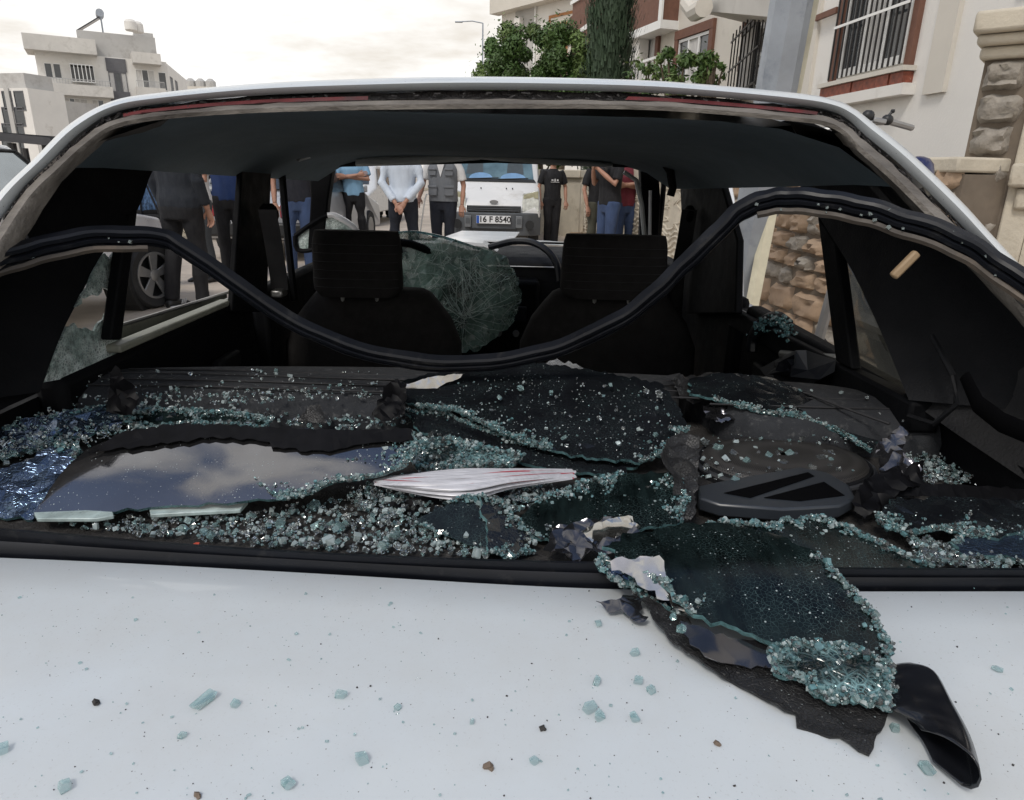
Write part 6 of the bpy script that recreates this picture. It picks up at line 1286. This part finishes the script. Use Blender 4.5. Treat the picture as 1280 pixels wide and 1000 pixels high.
sheet('film_flap', 'thin black film strip standing behind the right corner sheet', [(1118, 606), (1180, 604), (1290, 612), (1340, 622), (1280, 628), (1180, 622), (1122, 620)], tplane(1200, 622, .922, 40, 0), m_band, 37, cell=.014, thick=.001, jag=.001, cat='window film', emat=m_band)
# crumpled mirror film
FM = 'crumpled scraps of window film'
def scrap(label, poly, plane, seed, m=None, cr=.010, cf=26):
    return sheet('film_scrap', label, poly, plane, m or m_fold, seed, cell=.0075, jag=.001, thick=.0006, crumple=cr, cfreq=cf, bumpy=.0006, smooth=28, cat='window film', group=FM, emat=m_fdull)
scrap('blue scrap of film standing up at the right end of the speaker', [(1092, 560), (1122, 534), (1134, 540), (1128, 566), (1150, 588), (1136, 612), (1104, 606)], tplane(1115, 605, .925, 48, -10), 41)
scrap('black folded scrap at the foot of the blue film by the speaker', [(1080, 600), (1112, 588), (1150, 582), (1156, 610), (1120, 620), (1100, 640), (1072, 650), (1064, 620)], tplane(1110, 630, .918, 30, 8), 42, m_band, .014)
scrap('grey glittering film crumpled left of the speaker', [(832, 552), (852, 540), (872, 548), (872, 600), (866, 648), (848, 652), (840, 610), (822, 580)], tplane(850, 640, .922, 20, 10), 43, m_fdull, .012)
scrap('creased film piled at the left end of the speaker strip', [(836, 478), (880, 468), (930, 474), (960, 484), (930, 500), (880, 508), (850, 500)], tplane(890, 500, .948, 20, 6), 44, m_fdull, .012, 34)
scrap('blue glinting scrap of film above the speaker grille', [(878, 508), (900, 500), (936, 504), (940, 522), (910, 530), (884, 526)], tplane(905, 528, .930, 24, -8), 45)
scrap('folded bluish film between the two front sheets', [(680, 692), (690, 662), (730, 654), (780, 650), (800, 668), (770, 690), (720, 702)], tplane(730, 696, .910, 20, -12), 46, None, .014)
scrap('cream reflecting film piece under the front sheet', [(726, 664), (748, 652), (785, 644), (800, 658), (770, 672), (740, 678)], tplane(760, 672, .925, 64, 6), 47, m_bright, .003, 12)
scrap('twisted black shred of film standing on the bench back', [(132, 515), (138, 480), (150, 458), (160, 474), (178, 500), (168, 520)], tplane(150, 518, .958, 66, 4), 48, m_band, .012)
scrap('small brown grey stone shaped scrap on the shelf', [(372, 528), (386, 508), (400, 506), (410, 530)], tplane(390, 530, .93, 55, 0), 49, m_fdull, .006)
scrap('black shred at the left end of the large black sheet', [(462, 522), (476, 496), (492, 476), (512, 486), (508, 520), (480, 530)], tplane(490, 528, .945, 40, -18), 50, m_band, .014)
scrap('thin black shred below the striped strap', [(480, 632), (540, 622), (600, 612), (640, 618), (600, 630), (520, 646)], tplane(560, 640, .908, 24, 0), 51, m_band, .008)
# --- the sheet that hangs over the boot lid
zb = .909
sheet('film_sheet', 'black back of film hanging onto the boot lid under the front sheet', [(792, 738), (810, 752), (850, 772), (900, 800), (960, 824), (1020, 850), (1100, 860), (1118, 880), (1106, 906), (1086, 946), (1050, 924), (1010, 912), (960, 878), (915, 850), (880, 836), (842, 806), (815, 776)], tplane(960, 850, zb + .004, 5, -1), m_fdull, 61, bumpy=.0010, jag=.002, crumple=.004, cfreq=20, thick=.002, cat='window film', emat=m_fdull)
sheet('film_flap', 'smooth blue black film strip between the front sheet and the boot lid', [(850, 776), (920, 800), (975, 812), (965, 836), (920, 830), (880, 822), (862, 806)], tplane(910, 815, zb + .014, 10, 4), m_fold, 62, cell=.01, thick=.0008, crumple=.002, cfreq=16, smooth=50, cat='window film', emat=m_fold)
sheet('film_flap', 'pointed grey film scrap reaching left onto the boot lid', [(745, 752), (770, 754), (796, 744), (806, 780), (790, 778), (776, 764), (756, 760)], tplane(790, 770, zb + .004, 12, -6), m_fold, 63, cell=.008, thick=.0008, crumple=.005, cfreq=30, smooth=40, cat='window film', emat=m_fold)
front = sheet('film_sheet', 'big front sheet of crazed dark glass hanging over the boot lid edge', [(752, 692), (790, 672), (850, 656), (905, 655), (965, 672), (1020, 704), (1050, 738), (1092, 780), (1104, 800), (1112, 826), (1050, 812), (980, 805), (950, 802), (900, 784), (866, 776), (830, 744), (790, 716)], tplane(900, 740, .934, 7, -2), m_fgreen, 64, bumpy=.00025, smooth=60, edges=((5, 9), (14, 16)), ew=.006, group=GS, bend=lambda u, v: .012 * math.sin(v * 3.1), en=4200)
sheet('bright_film', None, [(756, 700), (800, 695), (824, 694), (832, 718), (850, 742), (862, 764), (840, 760), (810, 738), (780, 716)], (onZ(800, 720, .946), tplane(0, 0, 1, 50, -8)[1]), m_bright, 65, cell=.009, thick=.0006, crumple=.001, cfreq=12, parent=front, smooth=50, emat=m_fold)
sheet('packed_slab', None, [(960, 812), (1000, 802), (1060, 808), (1112, 828), (1116, 850), (1110, 872), (1118, 885), (1060, 872), (1020, 868), (1000, 848), (968, 838)], (onZ(1040, 840, zb + .020), tplane(0, 0, 1, 10, 0)[1]), m_cells, 66, cell=.008, bumpy=.0010, edges=((0, 11),), ew=.007, parent=front, en=4800)
sheet('packed_slab', None, [(750, 694), (760, 706), (800, 718), (836, 742), (862, 768), (846, 772), (810, 748), (776, 728), (750, 712)], (onZ(800, 730, .926), tplane(0, 0, 1, 20, 0)[1]), m_fblue, 67, cell=.008, bumpy=.0010, edges=((0, 9),), ew=.008, parent=front, en=4200)
# rolled film at the lower right: the sheet runs right and rolls under itself, its lower end open
sil = spline([(1136, 828, 0), (1164, 838, 0), (1182, 874, 0), (1198, 908, 0), (1210, 940, 0)], 5); lef = spline([(1092, 842, 0), (1100, 862, 0), (1112, 884, 0), (1136, 898, 0), (1152, 912, 0)], 5); rows = []
for i, (a, b) in enumerate(zip(sil, lef)):
    t = i / (len(sil) - 1); h = .010 + .020 * t; Sp, Lp = onZ(a.x, a.y, zb + h), onZ(b.x, b.y, zb + h * (.9 - .25 * t)); d = (Sp - Lp); d.z = 0; w = d.length; d.normalize(); r_ = h * .46
    top_ = [Lp.lerp(Sp, k / 6) + V((0, 0, .003 * math.sin(k / 6 * 3.1) + .0012 * noise.noise((k, i * .5, 1)))) for k in range(7)]
    c_ = Sp - V((0, 0, r_)); arc = [c_ + d * r_ * math.cos(R(q)) * .9 + V((0, 0, r_ * math.sin(R(q)))) for q in (68, 40, 10, -20, -50, -80)]
    bot = [c_ - V((0, 0, r_ * .98)) - d * w * q for q in (.18, .40, .60)]
    rows.append(top_ + arc + bot)
mb = MB(); mb.grid(rows); curl = build('film_curl', mb, m_curl, smooth=60, label='rolled up end of black film at the lower right of the boot lid', cat='window film')
so_ = curl.modifiers.new('thickness', 'SOLIDIFY'); so_.thickness = .0008

# --- loose grains: the ones that show largest are things of their own, the rest one object
VAR = []
for i in range(14):
    g = random.Random(100 + i); me = bpy.data.meshes.new('glass_grain'); me.from_pydata(*[HULLS[i][0], [], HULLS[i][1]]); me.materials.append((m_clear, m_teal, m_pale)[(i * 7) % 3]); VAR.append(me)
LIDV = []
for me in VAR[:14]:
    q = me.copy(); q.name = 'lid_grain'; q.materials[0] = m_lidgl; LIDV.append(q)
def grain(p, s, g, label, group, flat=.3, name='glass_grain', k=None):
    me = VAR[g.randrange(len(VAR)) if k is None else k]; o = bpy.data.objects.new(name, me); COL.objects.link(o); o.location = p; o.scale = (s, s, s); o.rotation_euler = (g.gauss(0, flat), g.gauss(0, flat), g.random() * 6.28)
    tag(o, label, 'glass grain', group); return o
g = random.Random(77)
for (px, py, s, lab, kk) in ((255, 875, .0072, 'long clear splinter of glass on the left half of the boot lid', 1), (426, 868, .0062, 'upright pair like green grain right of the long splinter', 2), (497, 884, .0042, 'pale grain right of the upright green grain', 3), (452, 948, .0062, 'green grain low on the boot lid near the middle', 4), (360, 979, .0058, 'grain near the bottom edge left of the middle', 5), (81, 982, .0058, 'grain near the bottom left corner of the boot lid', 6), (2, 937, .006, 'grain cut by the left edge of the picture', 7), (294, 880, .004, 'small clear flake beside the long splinter', 0), (228, 919, .0036, 'faint clear flake below the long splinter', 9), (746, 851, .0058, 'upper left grain of the loose cluster below the hanging film', 2), (798, 851, .0054, 'top middle grain of the cluster below the hanging film', 4), (814, 862, .005, 'right grain of the cluster below the hanging film', 8), (738, 885, .0064, 'left half of the touching pair of green grains', 10), (749, 895, .0074, 'right half of the touching pair of green grains', 11), (793, 897, .0052, 'lowest grain right of the touching pair', 5), (794, 816, .0052, 'blurred pale grain just under the film edge', 7), (748, 779, .005, 'pale grain below the pointed scrap', 6), (1119, 910, .0056, 'grain between the film tip and the rolled curl', 3), (1158, 960, .0062, 'grain below the rolled curl', 1), (1247, 836, .0046, 'pale grain at the right edge of the boot lid', 9), (668, 951, .0036, 'tiny clear flake low in the middle of the boot lid', 0), (590, 902, .0034, 'thin clear flake in the middle of the boot lid', 12), (841, 771, .0052, 'large green grain on the film, upper of two', 11), (852, 786, .0048, 'large green grain on the film, lower of two', 10)):
    s *= .78; o = grain(onLid(px, py, s * .45) if px not in (841, 852) else onZ(px, py, .945), s, g, lab, 'glass grains on the boot lid', .15, k=kk); o.data = LIDV[kk]
    if px == 255: o.scale = (.0045, .0125, .004); o.rotation_euler = (0, 0, R(-25))
def inside_pts(poly, n, g):
    xs, ys = [p[0] for p in poly], [p[1] for p in poly]; out = []
    while len(out) < n:
        x, y = g.uniform(min(xs), max(xs)), g.uniform(min(ys), max(ys))
        if seg_in(poly, x, y): out.append((x, y))
    return out
def field(poly, plane, n, smin, smax, label, group, seed, lift=.002):
    g = random.Random(seed); p0, nn = plane
    P_ = inside_pts(poly, n, g); xs = sorted(p[0] for p in P_); ys = sorted(p[1] for p in P_)
    for (x, y) in P_:
        s = smin + (smax - smin) * g.random() ** 2; q = (smin + smax * .6) / 1.6
        size = 'tiny' if s < smin * 1.12 else 'small' if s < q else 'large'
        row = 'front' if y > ys[len(ys) * 2 // 3] else 'back' if y < ys[len(ys) // 3] else 'middle'
        col_ = ('left end', 'left half', 'centre', 'right half', 'right end')[min(4, xs.index(x) * 5 // len(xs))]
        grain(onP(x, y, p0, nn) + V((0, 0, lift)), s, g, '%s %s, %s %s' % (size, label, row, col_), group, .5)
SP = [(878, 550), (900, 540), (960, 538), (1010, 548), (1048, 566), (1070, 588), (1020, 590), (990, 592), (940, 600), (890, 606), (874, 600)]
field(SP, tplane(980, 570, SZ + .027), 48, .0034, .0074, 'grain lying on the oval speaker grille', 'grains on the speaker grille', 1)
field([(560, 480), (650, 466), (740, 474), (825, 486), (850, 530), (830, 560), (760, 565), (680, 555), (610, 525)], (onZ(680, 560, .938), tplane(0, 0, 1, 18)[1]), 34, .0022, .0058, 'grain lying on the large black sheet', 'grains on the large black sheet', 2)
field([(70, 480), (160, 466), (300, 462), (470, 466), (480, 490), (380, 500), (250, 500), (110, 505)], tplane(300, 480, .962), 34, .002, .0048, 'grain lying on top of the bench back', 'grains on the bench back', 3)
field([(960, 484), (1060, 490), (1150, 515), (1190, 530), (1100, 535), (1010, 505)], tplane(1050, 500, .966), 8, .002, .0042, 'grain on the right hand bench back', 'grains on the right bench end', 4)
LOWL = [(60, 652), (200, 646), (320, 642), (400, 628), (470, 612), (520, 640), (560, 676), (620, 698), (500, 694), (400, 688), (250, 676), (120, 664)]
field(LOWL, tplane(300, 660, SZ + .006), 64, .0034, .0068, 'loose grain on the shelf before the widest sheet', 'loose grains along the window channel', 5, .003)
RIGHT = [(1128, 550), (1190, 545), (1240, 566), (1290, 600), (1300, 614), (1200, 606), (1150, 606), (1136, 590)]
field(RIGHT, tplane(1200, 580, SZ + .008), 36, .003, .0060, 'loose grain heaped in the right corner of the shelf', 'loose grains in the right corner', 6, .003)
field([(1130, 672), (1200, 690), (1280, 704), (1260, 712), (1170, 710)], tplane(1200, 700, SZ + .014), 16, .0028, .0055, 'loose grain by the channel at the right', 'loose grains by the right channel', 7)
g = random.Random(55); mb = MB()
for (poly, pl_, n, s0, s1_, dz) in ((LOWL, tplane(300, 660, SZ + .004), 1150, .0010, .0036, .005), (RIGHT, tplane(1200, 580, SZ + .004), 1000, .0012, .0036, .010), ([(430, 620), (560, 590), (660, 600), (700, 600), (660, 640), (600, 660), (540, 650), (470, 660)], tplane(560, 620, SZ + .012), 1000, .0014, .0042, .014), ([(510, 540), (600, 556), (660, 575), (640, 590), (520, 590)], tplane(580, 570, .920), 260, .0018, .0045, .012), ([(0, 505), (120, 500), (250, 505), (340, 520), (250, 540), (100, 560), (0, 585)], tplane(150, 530, .925), 800, .0012, .0038, .014),
                                 ([(330, 508), (480, 505), (520, 530), (420, 540), (340, 530)], tplane(420, 520, .925), 260, .0016, .0042, .006), ([(1130, 668), (1200, 686), (1290, 700), (1290, 712), (1150, 708)], tplane(1200, 700, SZ + .010), 420, .0014, .004, .008), ([(560, 650), (680, 610), (720, 620), (680, 680), (600, 700)], tplane(640, 660, SZ + .01), 260, .0016, .004, .008), ([(110, 495), (200, 490), (330, 486), (450, 484), (470, 496), (300, 506), (140, 508)], tplane(300, 495, .958), 240, .001, .003, .001), ([(880, 498), (940, 505), (1020, 535), (1080, 560), (1000, 548), (900, 530)], tplane(980, 530, .925), 200, .001, .003, .006),
                                 ([(60, 470), (480, 462), (480, 500), (100, 505)], tplane(300, 480, .962), 200, .0006, .0016, 0), (SP, tplane(980, 570, SZ + .028), 120, .0006, .0018, 0), ([(560, 480), (650, 466), (740, 474), (825, 486), (850, 530), (830, 560), (760, 565), (680, 555), (610, 525)], (onZ(680, 560, .937), tplane(0, 0, 1, 18)[1]), 220, .0005, .0016, 0)):
    for (x, y) in inside_pts(poly, n, g): put_crumb(mb, onP(x, y, *pl_) + V((0, 0, g.random() * dz)), s0 + (s1_ - s0) * g.random() ** 1.7, g, .6, g.choice(MIX))
build('loose_glass_crumbs', mb, [m_clear, m_teal, m_pale], smooth=0, kind='stuff')
# grit and splinters on the boot lid
m_grit = mat('dark_grit', (.035, .032, .03), .8, var=.4); mb = MB(); g = random.Random(8)
for i in range(360):
    px, py = g.uniform(-20, 1300), 735 + 280 * g.random(); s = .00016 + .0008 * g.random() ** 7; put_crumb(mb, onLid(px, py, .0002), s, g)
build('boot_lid_grit', mb, m_grit, kind='stuff', smooth=0)
mb = MB()
for i in range(300):
    px, py = g.uniform(-20, 1300), 735 + 280 * g.random(); s = .0004 + .0014 * g.random() ** 4; put_crumb(mb, onLid(px, py, .0004), s, g)
build('boot_lid_splinters', mb, m_lidgl, kind='stuff', smooth=0)
m_leafbit = mat('brown_seed', (.16, .12, .09), .8, var=.3)
for k, (px, py, s, lab) in enumerate(((610, 958, .0042, 'brown seed husk on the boot lid near the bottom edge'), (896, 929, .003, 'small brown seed husk below the hanging film'), (120, 878, .0036, 'round black crumb on the left of the boot lid'), (678, 910, .0035, 'black pointed chip in the middle of the boot lid'), (246, 993, .0036, 'brown crumb at the bottom edge left of the middle'))):
    g = random.Random(k + 3); mb = MB(); put_crumb(mb, onLid(px, py, .001), s * .7, g); put_crumb(mb, onLid(px, py, .001) + V((s * .5, -s * .4, 0)), s * .45, g)
    build('crumb', mb, m_leafbit if 'brown' in lab else m_grit, smooth=0, label=lab, cat='crumb')
mb = MB(); put_crumb(mb, onZ(246, 681, .905), .0035, random.Random(2)); build('plastic_chip', mb, mat('orange_red_plastic', (.45, .07, .04), .4), smooth=0, label='small orange red plastic chip by the window channel', cat='plastic chip')

# --- bundle of striped straps in the middle
m_sw = mat('white_strap_plastic', (.50, .50, .53), .3, var=.2, vscale=25, stretch=(1, 12, 12)); m_sr = mat('red_strap_plastic', (.42, .05, .07), .4, var=.2)
bag = empty('striped_strap_bundle', onZ(590, 606, .925), 'bundle of white and red plastic straps among the glass', 'strap'); g = random.Random(31)
for i in range(30):
    t = i / 29; y0 = 600 + 5 * g.random(); ym = 586 + 32 * t; zc_ = .926 + .012 * math.sin(t * 3.14) + .006 * g.random(); ye = 588 + 9 * t
    pts = spline([onZ(468 + 6 * g.random(), y0, .93), onZ(500, (y0 + ym) / 2 + 2, zc_), onZ(560 + 20 * g.random(), ym + 7 * g.random(), zc_ + .004), onZ(640, ym * .55 + ye * .45, zc_ + .002), onZ(712 + 8 * g.random(), ye, .925)], 6)
    mb = MB(); mb.tube(pts, (.0030 if i % 4 else .0016, .0009), 6, up=(.1 * g.gauss(0, 1), -.5, 1)); build('strap', mb, m_sr if i in (5, 12, 13, 19, 24, 27) else m_sw, bag, smooth=60)
# --- clear plastic bag on the bench
m_bag = mat('clear_plastic_bag', (.75, .77, .80), .25, var=.1, trans=.75, ior=1.2)
sheet('plastic_bag', 'crumpled clear plastic bag showing above the black sheet', [(660, 468), (680, 456), (700, 452), (722, 460), (742, 470), (700, 474)], tplane(700, 472, .975, 50), m_bag, 71, cell=.008, thick=.0006, crumple=.010, cfreq=30, smooth=50, cat='plastic bag', emat=m_bag)
# --- crazed side glass, left rear
m_craze = add_cracks(mat('crazed_side_glass', (.26, .34, .32), .3, var=.6, vscale=90), 210, (.85, .92, .90), .25, 1, .9)
def side_glass(poly, X, label_, seed, m=m_craze, **k):
    return sheet('broken_side_glass', None, poly, (V((X, 1, 1)), V((1, 0, 0)) if X < 0 else V((-1, 0, 0))), m, seed, cell=.012, jag=.003, bumpy=.001, parent=car, **k)
def side_sheet(poly, X, seed, m, parent=car, name='broken_side_glass'):
    g = random.Random(seed); P3 = [onX(a, b, X) for a, b in poly]; mb = MB(); pts = []
    for i in range(len(P3)):
        a, b = P3[i], P3[(i + 1) % len(P3)]
        for j in range(5): pts.append(a.lerp(b, j / 5) + V((0, g.gauss(0, .003), g.gauss(0, .003))) * (j > 0))
    mb.prism(pts, (-.004 if X < 0 else .004, 0, 0)); return build(name, mb, m, parent, smooth=0)
side_sheet([(54, 478), (84, 408), (100, 410), (118, 414), (136, 386), (140, 384), (138, 410), (152, 422), (150, 446), (110, 462)], XL - .025, 1, m_craze)
side_sheet([(94, 384), (128, 318), (149, 314), (149, 356), (136, 362), (112, 370)], XL - .03, 2, m_craze)
side_sheet([(147, 283), (158, 270), (154, 286)], XL - .03, 3, m_craze)
m_qglass = mat('tinted_quarter_glass', (.50, .50, .38), .1, trans=.95, ior=1.02, alpha=.4, var=.05)
side_sheet([(1048, 308), (1062, 460), (1134, 498), (1092, 397)], XR + .03, 4, m_qglass, name='quarter_glass')
# --- sagging laminated windscreen between the seats
m_wind = add_cracks(mat('shattered_windscreen_glass', (.22, .34, .30), .15, var=.8, vscale=6, alpha=.6, spec=.6), 22, (.80, .90, .87), .035, 1.0, .3, scale2=70, dust=260)
def wind_bend(u, v): return .05 * math.sin(u * 3.1) * math.sin(v * 2.6) + .012 * noise.noise((u * 6, v * 6, 2))
wsn = V((.12, -1, .25)).normalized()
ws = sheet('broken_windscreen', None, [(497, 292), (520, 291), (552, 297), (585, 308), (604, 310), (632, 322), (645, 345), (652, 375), (640, 405), (615, 425), (596, 440), (560, 440), (515, 440), (500, 380)], (V((-.1, 2.52, 1.0)), wsn), m_wind, 72, cell=.022, jag=.004, bumpy=.003, bend=wind_bend, parent=car)
mb = MB(); mb.tube(spline([onY(a, b, 2.53) for a, b in ((497, 291), (522, 290), (556, 297), (590, 308), (612, 316))], 4), .005, 6); build('glass_rim', mb, m_teal2, ws)
from mathutils.bvhtree import BVHTree
bvh = BVHTree.FromPolygons([WPOS[ws] + v.co for v in ws.data.vertices], [tuple(p.vertices) for p in ws.data.polygons])
g = random.Random(91); mb = MB()
def crack(px, py, ang, L, r_):
    pts = []; n = max(3, int(L / 7))
    for k in range(n + 1):
        h = bvh.ray_cast(EYE, ray(px, py))[0]
        if h is None: break
        pts.append(h + wsn * .003); px += math.cos(ang) * L / n; py += math.sin(ang) * L / n; ang += g.gauss(0, .22)
    if len(pts) > 2: mb.tube(pts, [r_ * (1 - .6 * k / len(pts)) for k in range(len(pts))], 4)
for k in range(34): crack(582 + g.gauss(0, 4), 396 + g.gauss(0, 6), g.random() * 6.28, g.uniform(18, 80), g.uniform(.0005, .0012))
for k in range(22): crack(g.uniform(572, 600), g.uniform(318, 345), g.uniform(.1, 1.9), g.uniform(20, 60), g.uniform(.0005, .0012))
for k in range(26): crack(g.uniform(505, 570), g.uniform(298, 345), g.random() * 6.28, g.uniform(14, 40), g.uniform(.0004, .0010))
for k in range(12): crack(g.uniform(590, 640), g.uniform(335, 365), g.uniform(2.2, 3.0), g.uniform(20, 50), g.uniform(.0006, .0013))
build('crack_lines', mb, mat('crack_white', (.62, .72, .70), .3, var=.3, vscale=40), ws, kind='stuff')
mb = MB(); mb.prism([onY(a, b, 2.95) for a, b in ((546, 300), (604, 304), (626, 318), (584, 312))], (0, .1, .004)); build('bonnet_scrap', mb, m_white2, car, smooth=0)
# --- loose door quarter-light at the left behind the headrest
qf = spline([onY(a, b, 2.5) for a, b in ((369, 295), (388, 281), (410, 269), (424, 272), (446, 288), (430, 300), (392, 312), (372, 312), (369, 295))], 3)
mb = MB(); mb.tube(qf, .009, 6, caps=False); wf_ = build('quarter_light_frame', mb, m_trim, car)
mb = MB(); mb.tube(qf[6:14], .011, 6); build('frame_trim', mb, m_white2, wf_)
mb = MB(); mb.prism([p + V((0, .004, 0)) for p in qf[:-1]], (0, .004, 0)); build('quarter_light_pane', mb, m_craze, wf_, smooth=0)
# --- debris on the right door sill
tb = MB(); tb.tube(spline([onX(a, b, XR - .01) for a, b in ((940, 440), (942, 420), (955, 404), (972, 400), (985, 408))], 4), (.012, .02), 8); sc_ = build('torn_weatherstrip', tb, m_rubber, car)
g = random.Random(6); mb = MB()
for k in range(110):
    x, y = g.choice(((950, 408), (965, 400), (978, 402), (984, 412))); put_crumb(mb, onX(x + g.gauss(0, 6), y + g.gauss(0, 5), XR - .03), .004 * g.uniform(.5, 1.2), g, 1)
build('glass_crumbs', mb, m_teal2, sc_, smooth=0, kind='stuff')
mb = MB(); mb.tube([onX(976, 443, XR - .02), onX(1010, 447, XR + .0), onX(1046, 449, XR + .02)], (.006, .010), 8); build('chrome_strip', mb, m_chrome, car)
def crumple_px(poly, X, seed, m):
    g = random.Random(seed); P3 = [onX(a, b, X) for a, b in poly]; c_ = sum(P3, V()) / len(P3); mb = MB(); rows = []
    for s in (1.0, .75, .5, .25, .05): rows.append([c_ + (p - c_) * s + V((g.gauss(0, .012) - .02 * (1 - s), g.gauss(0, .008), g.gauss(0, .008))) for p in P3])
    mb.loft(rows, caps=True); return build('torn_plastic_sheet', mb, m, car, smooth=0)
crumple_px([(970, 448), (1000, 436), (1030, 450), (1040, 466), (1010, 476), (968, 474), (960, 460)], XR - .02, 3, m_rubber)
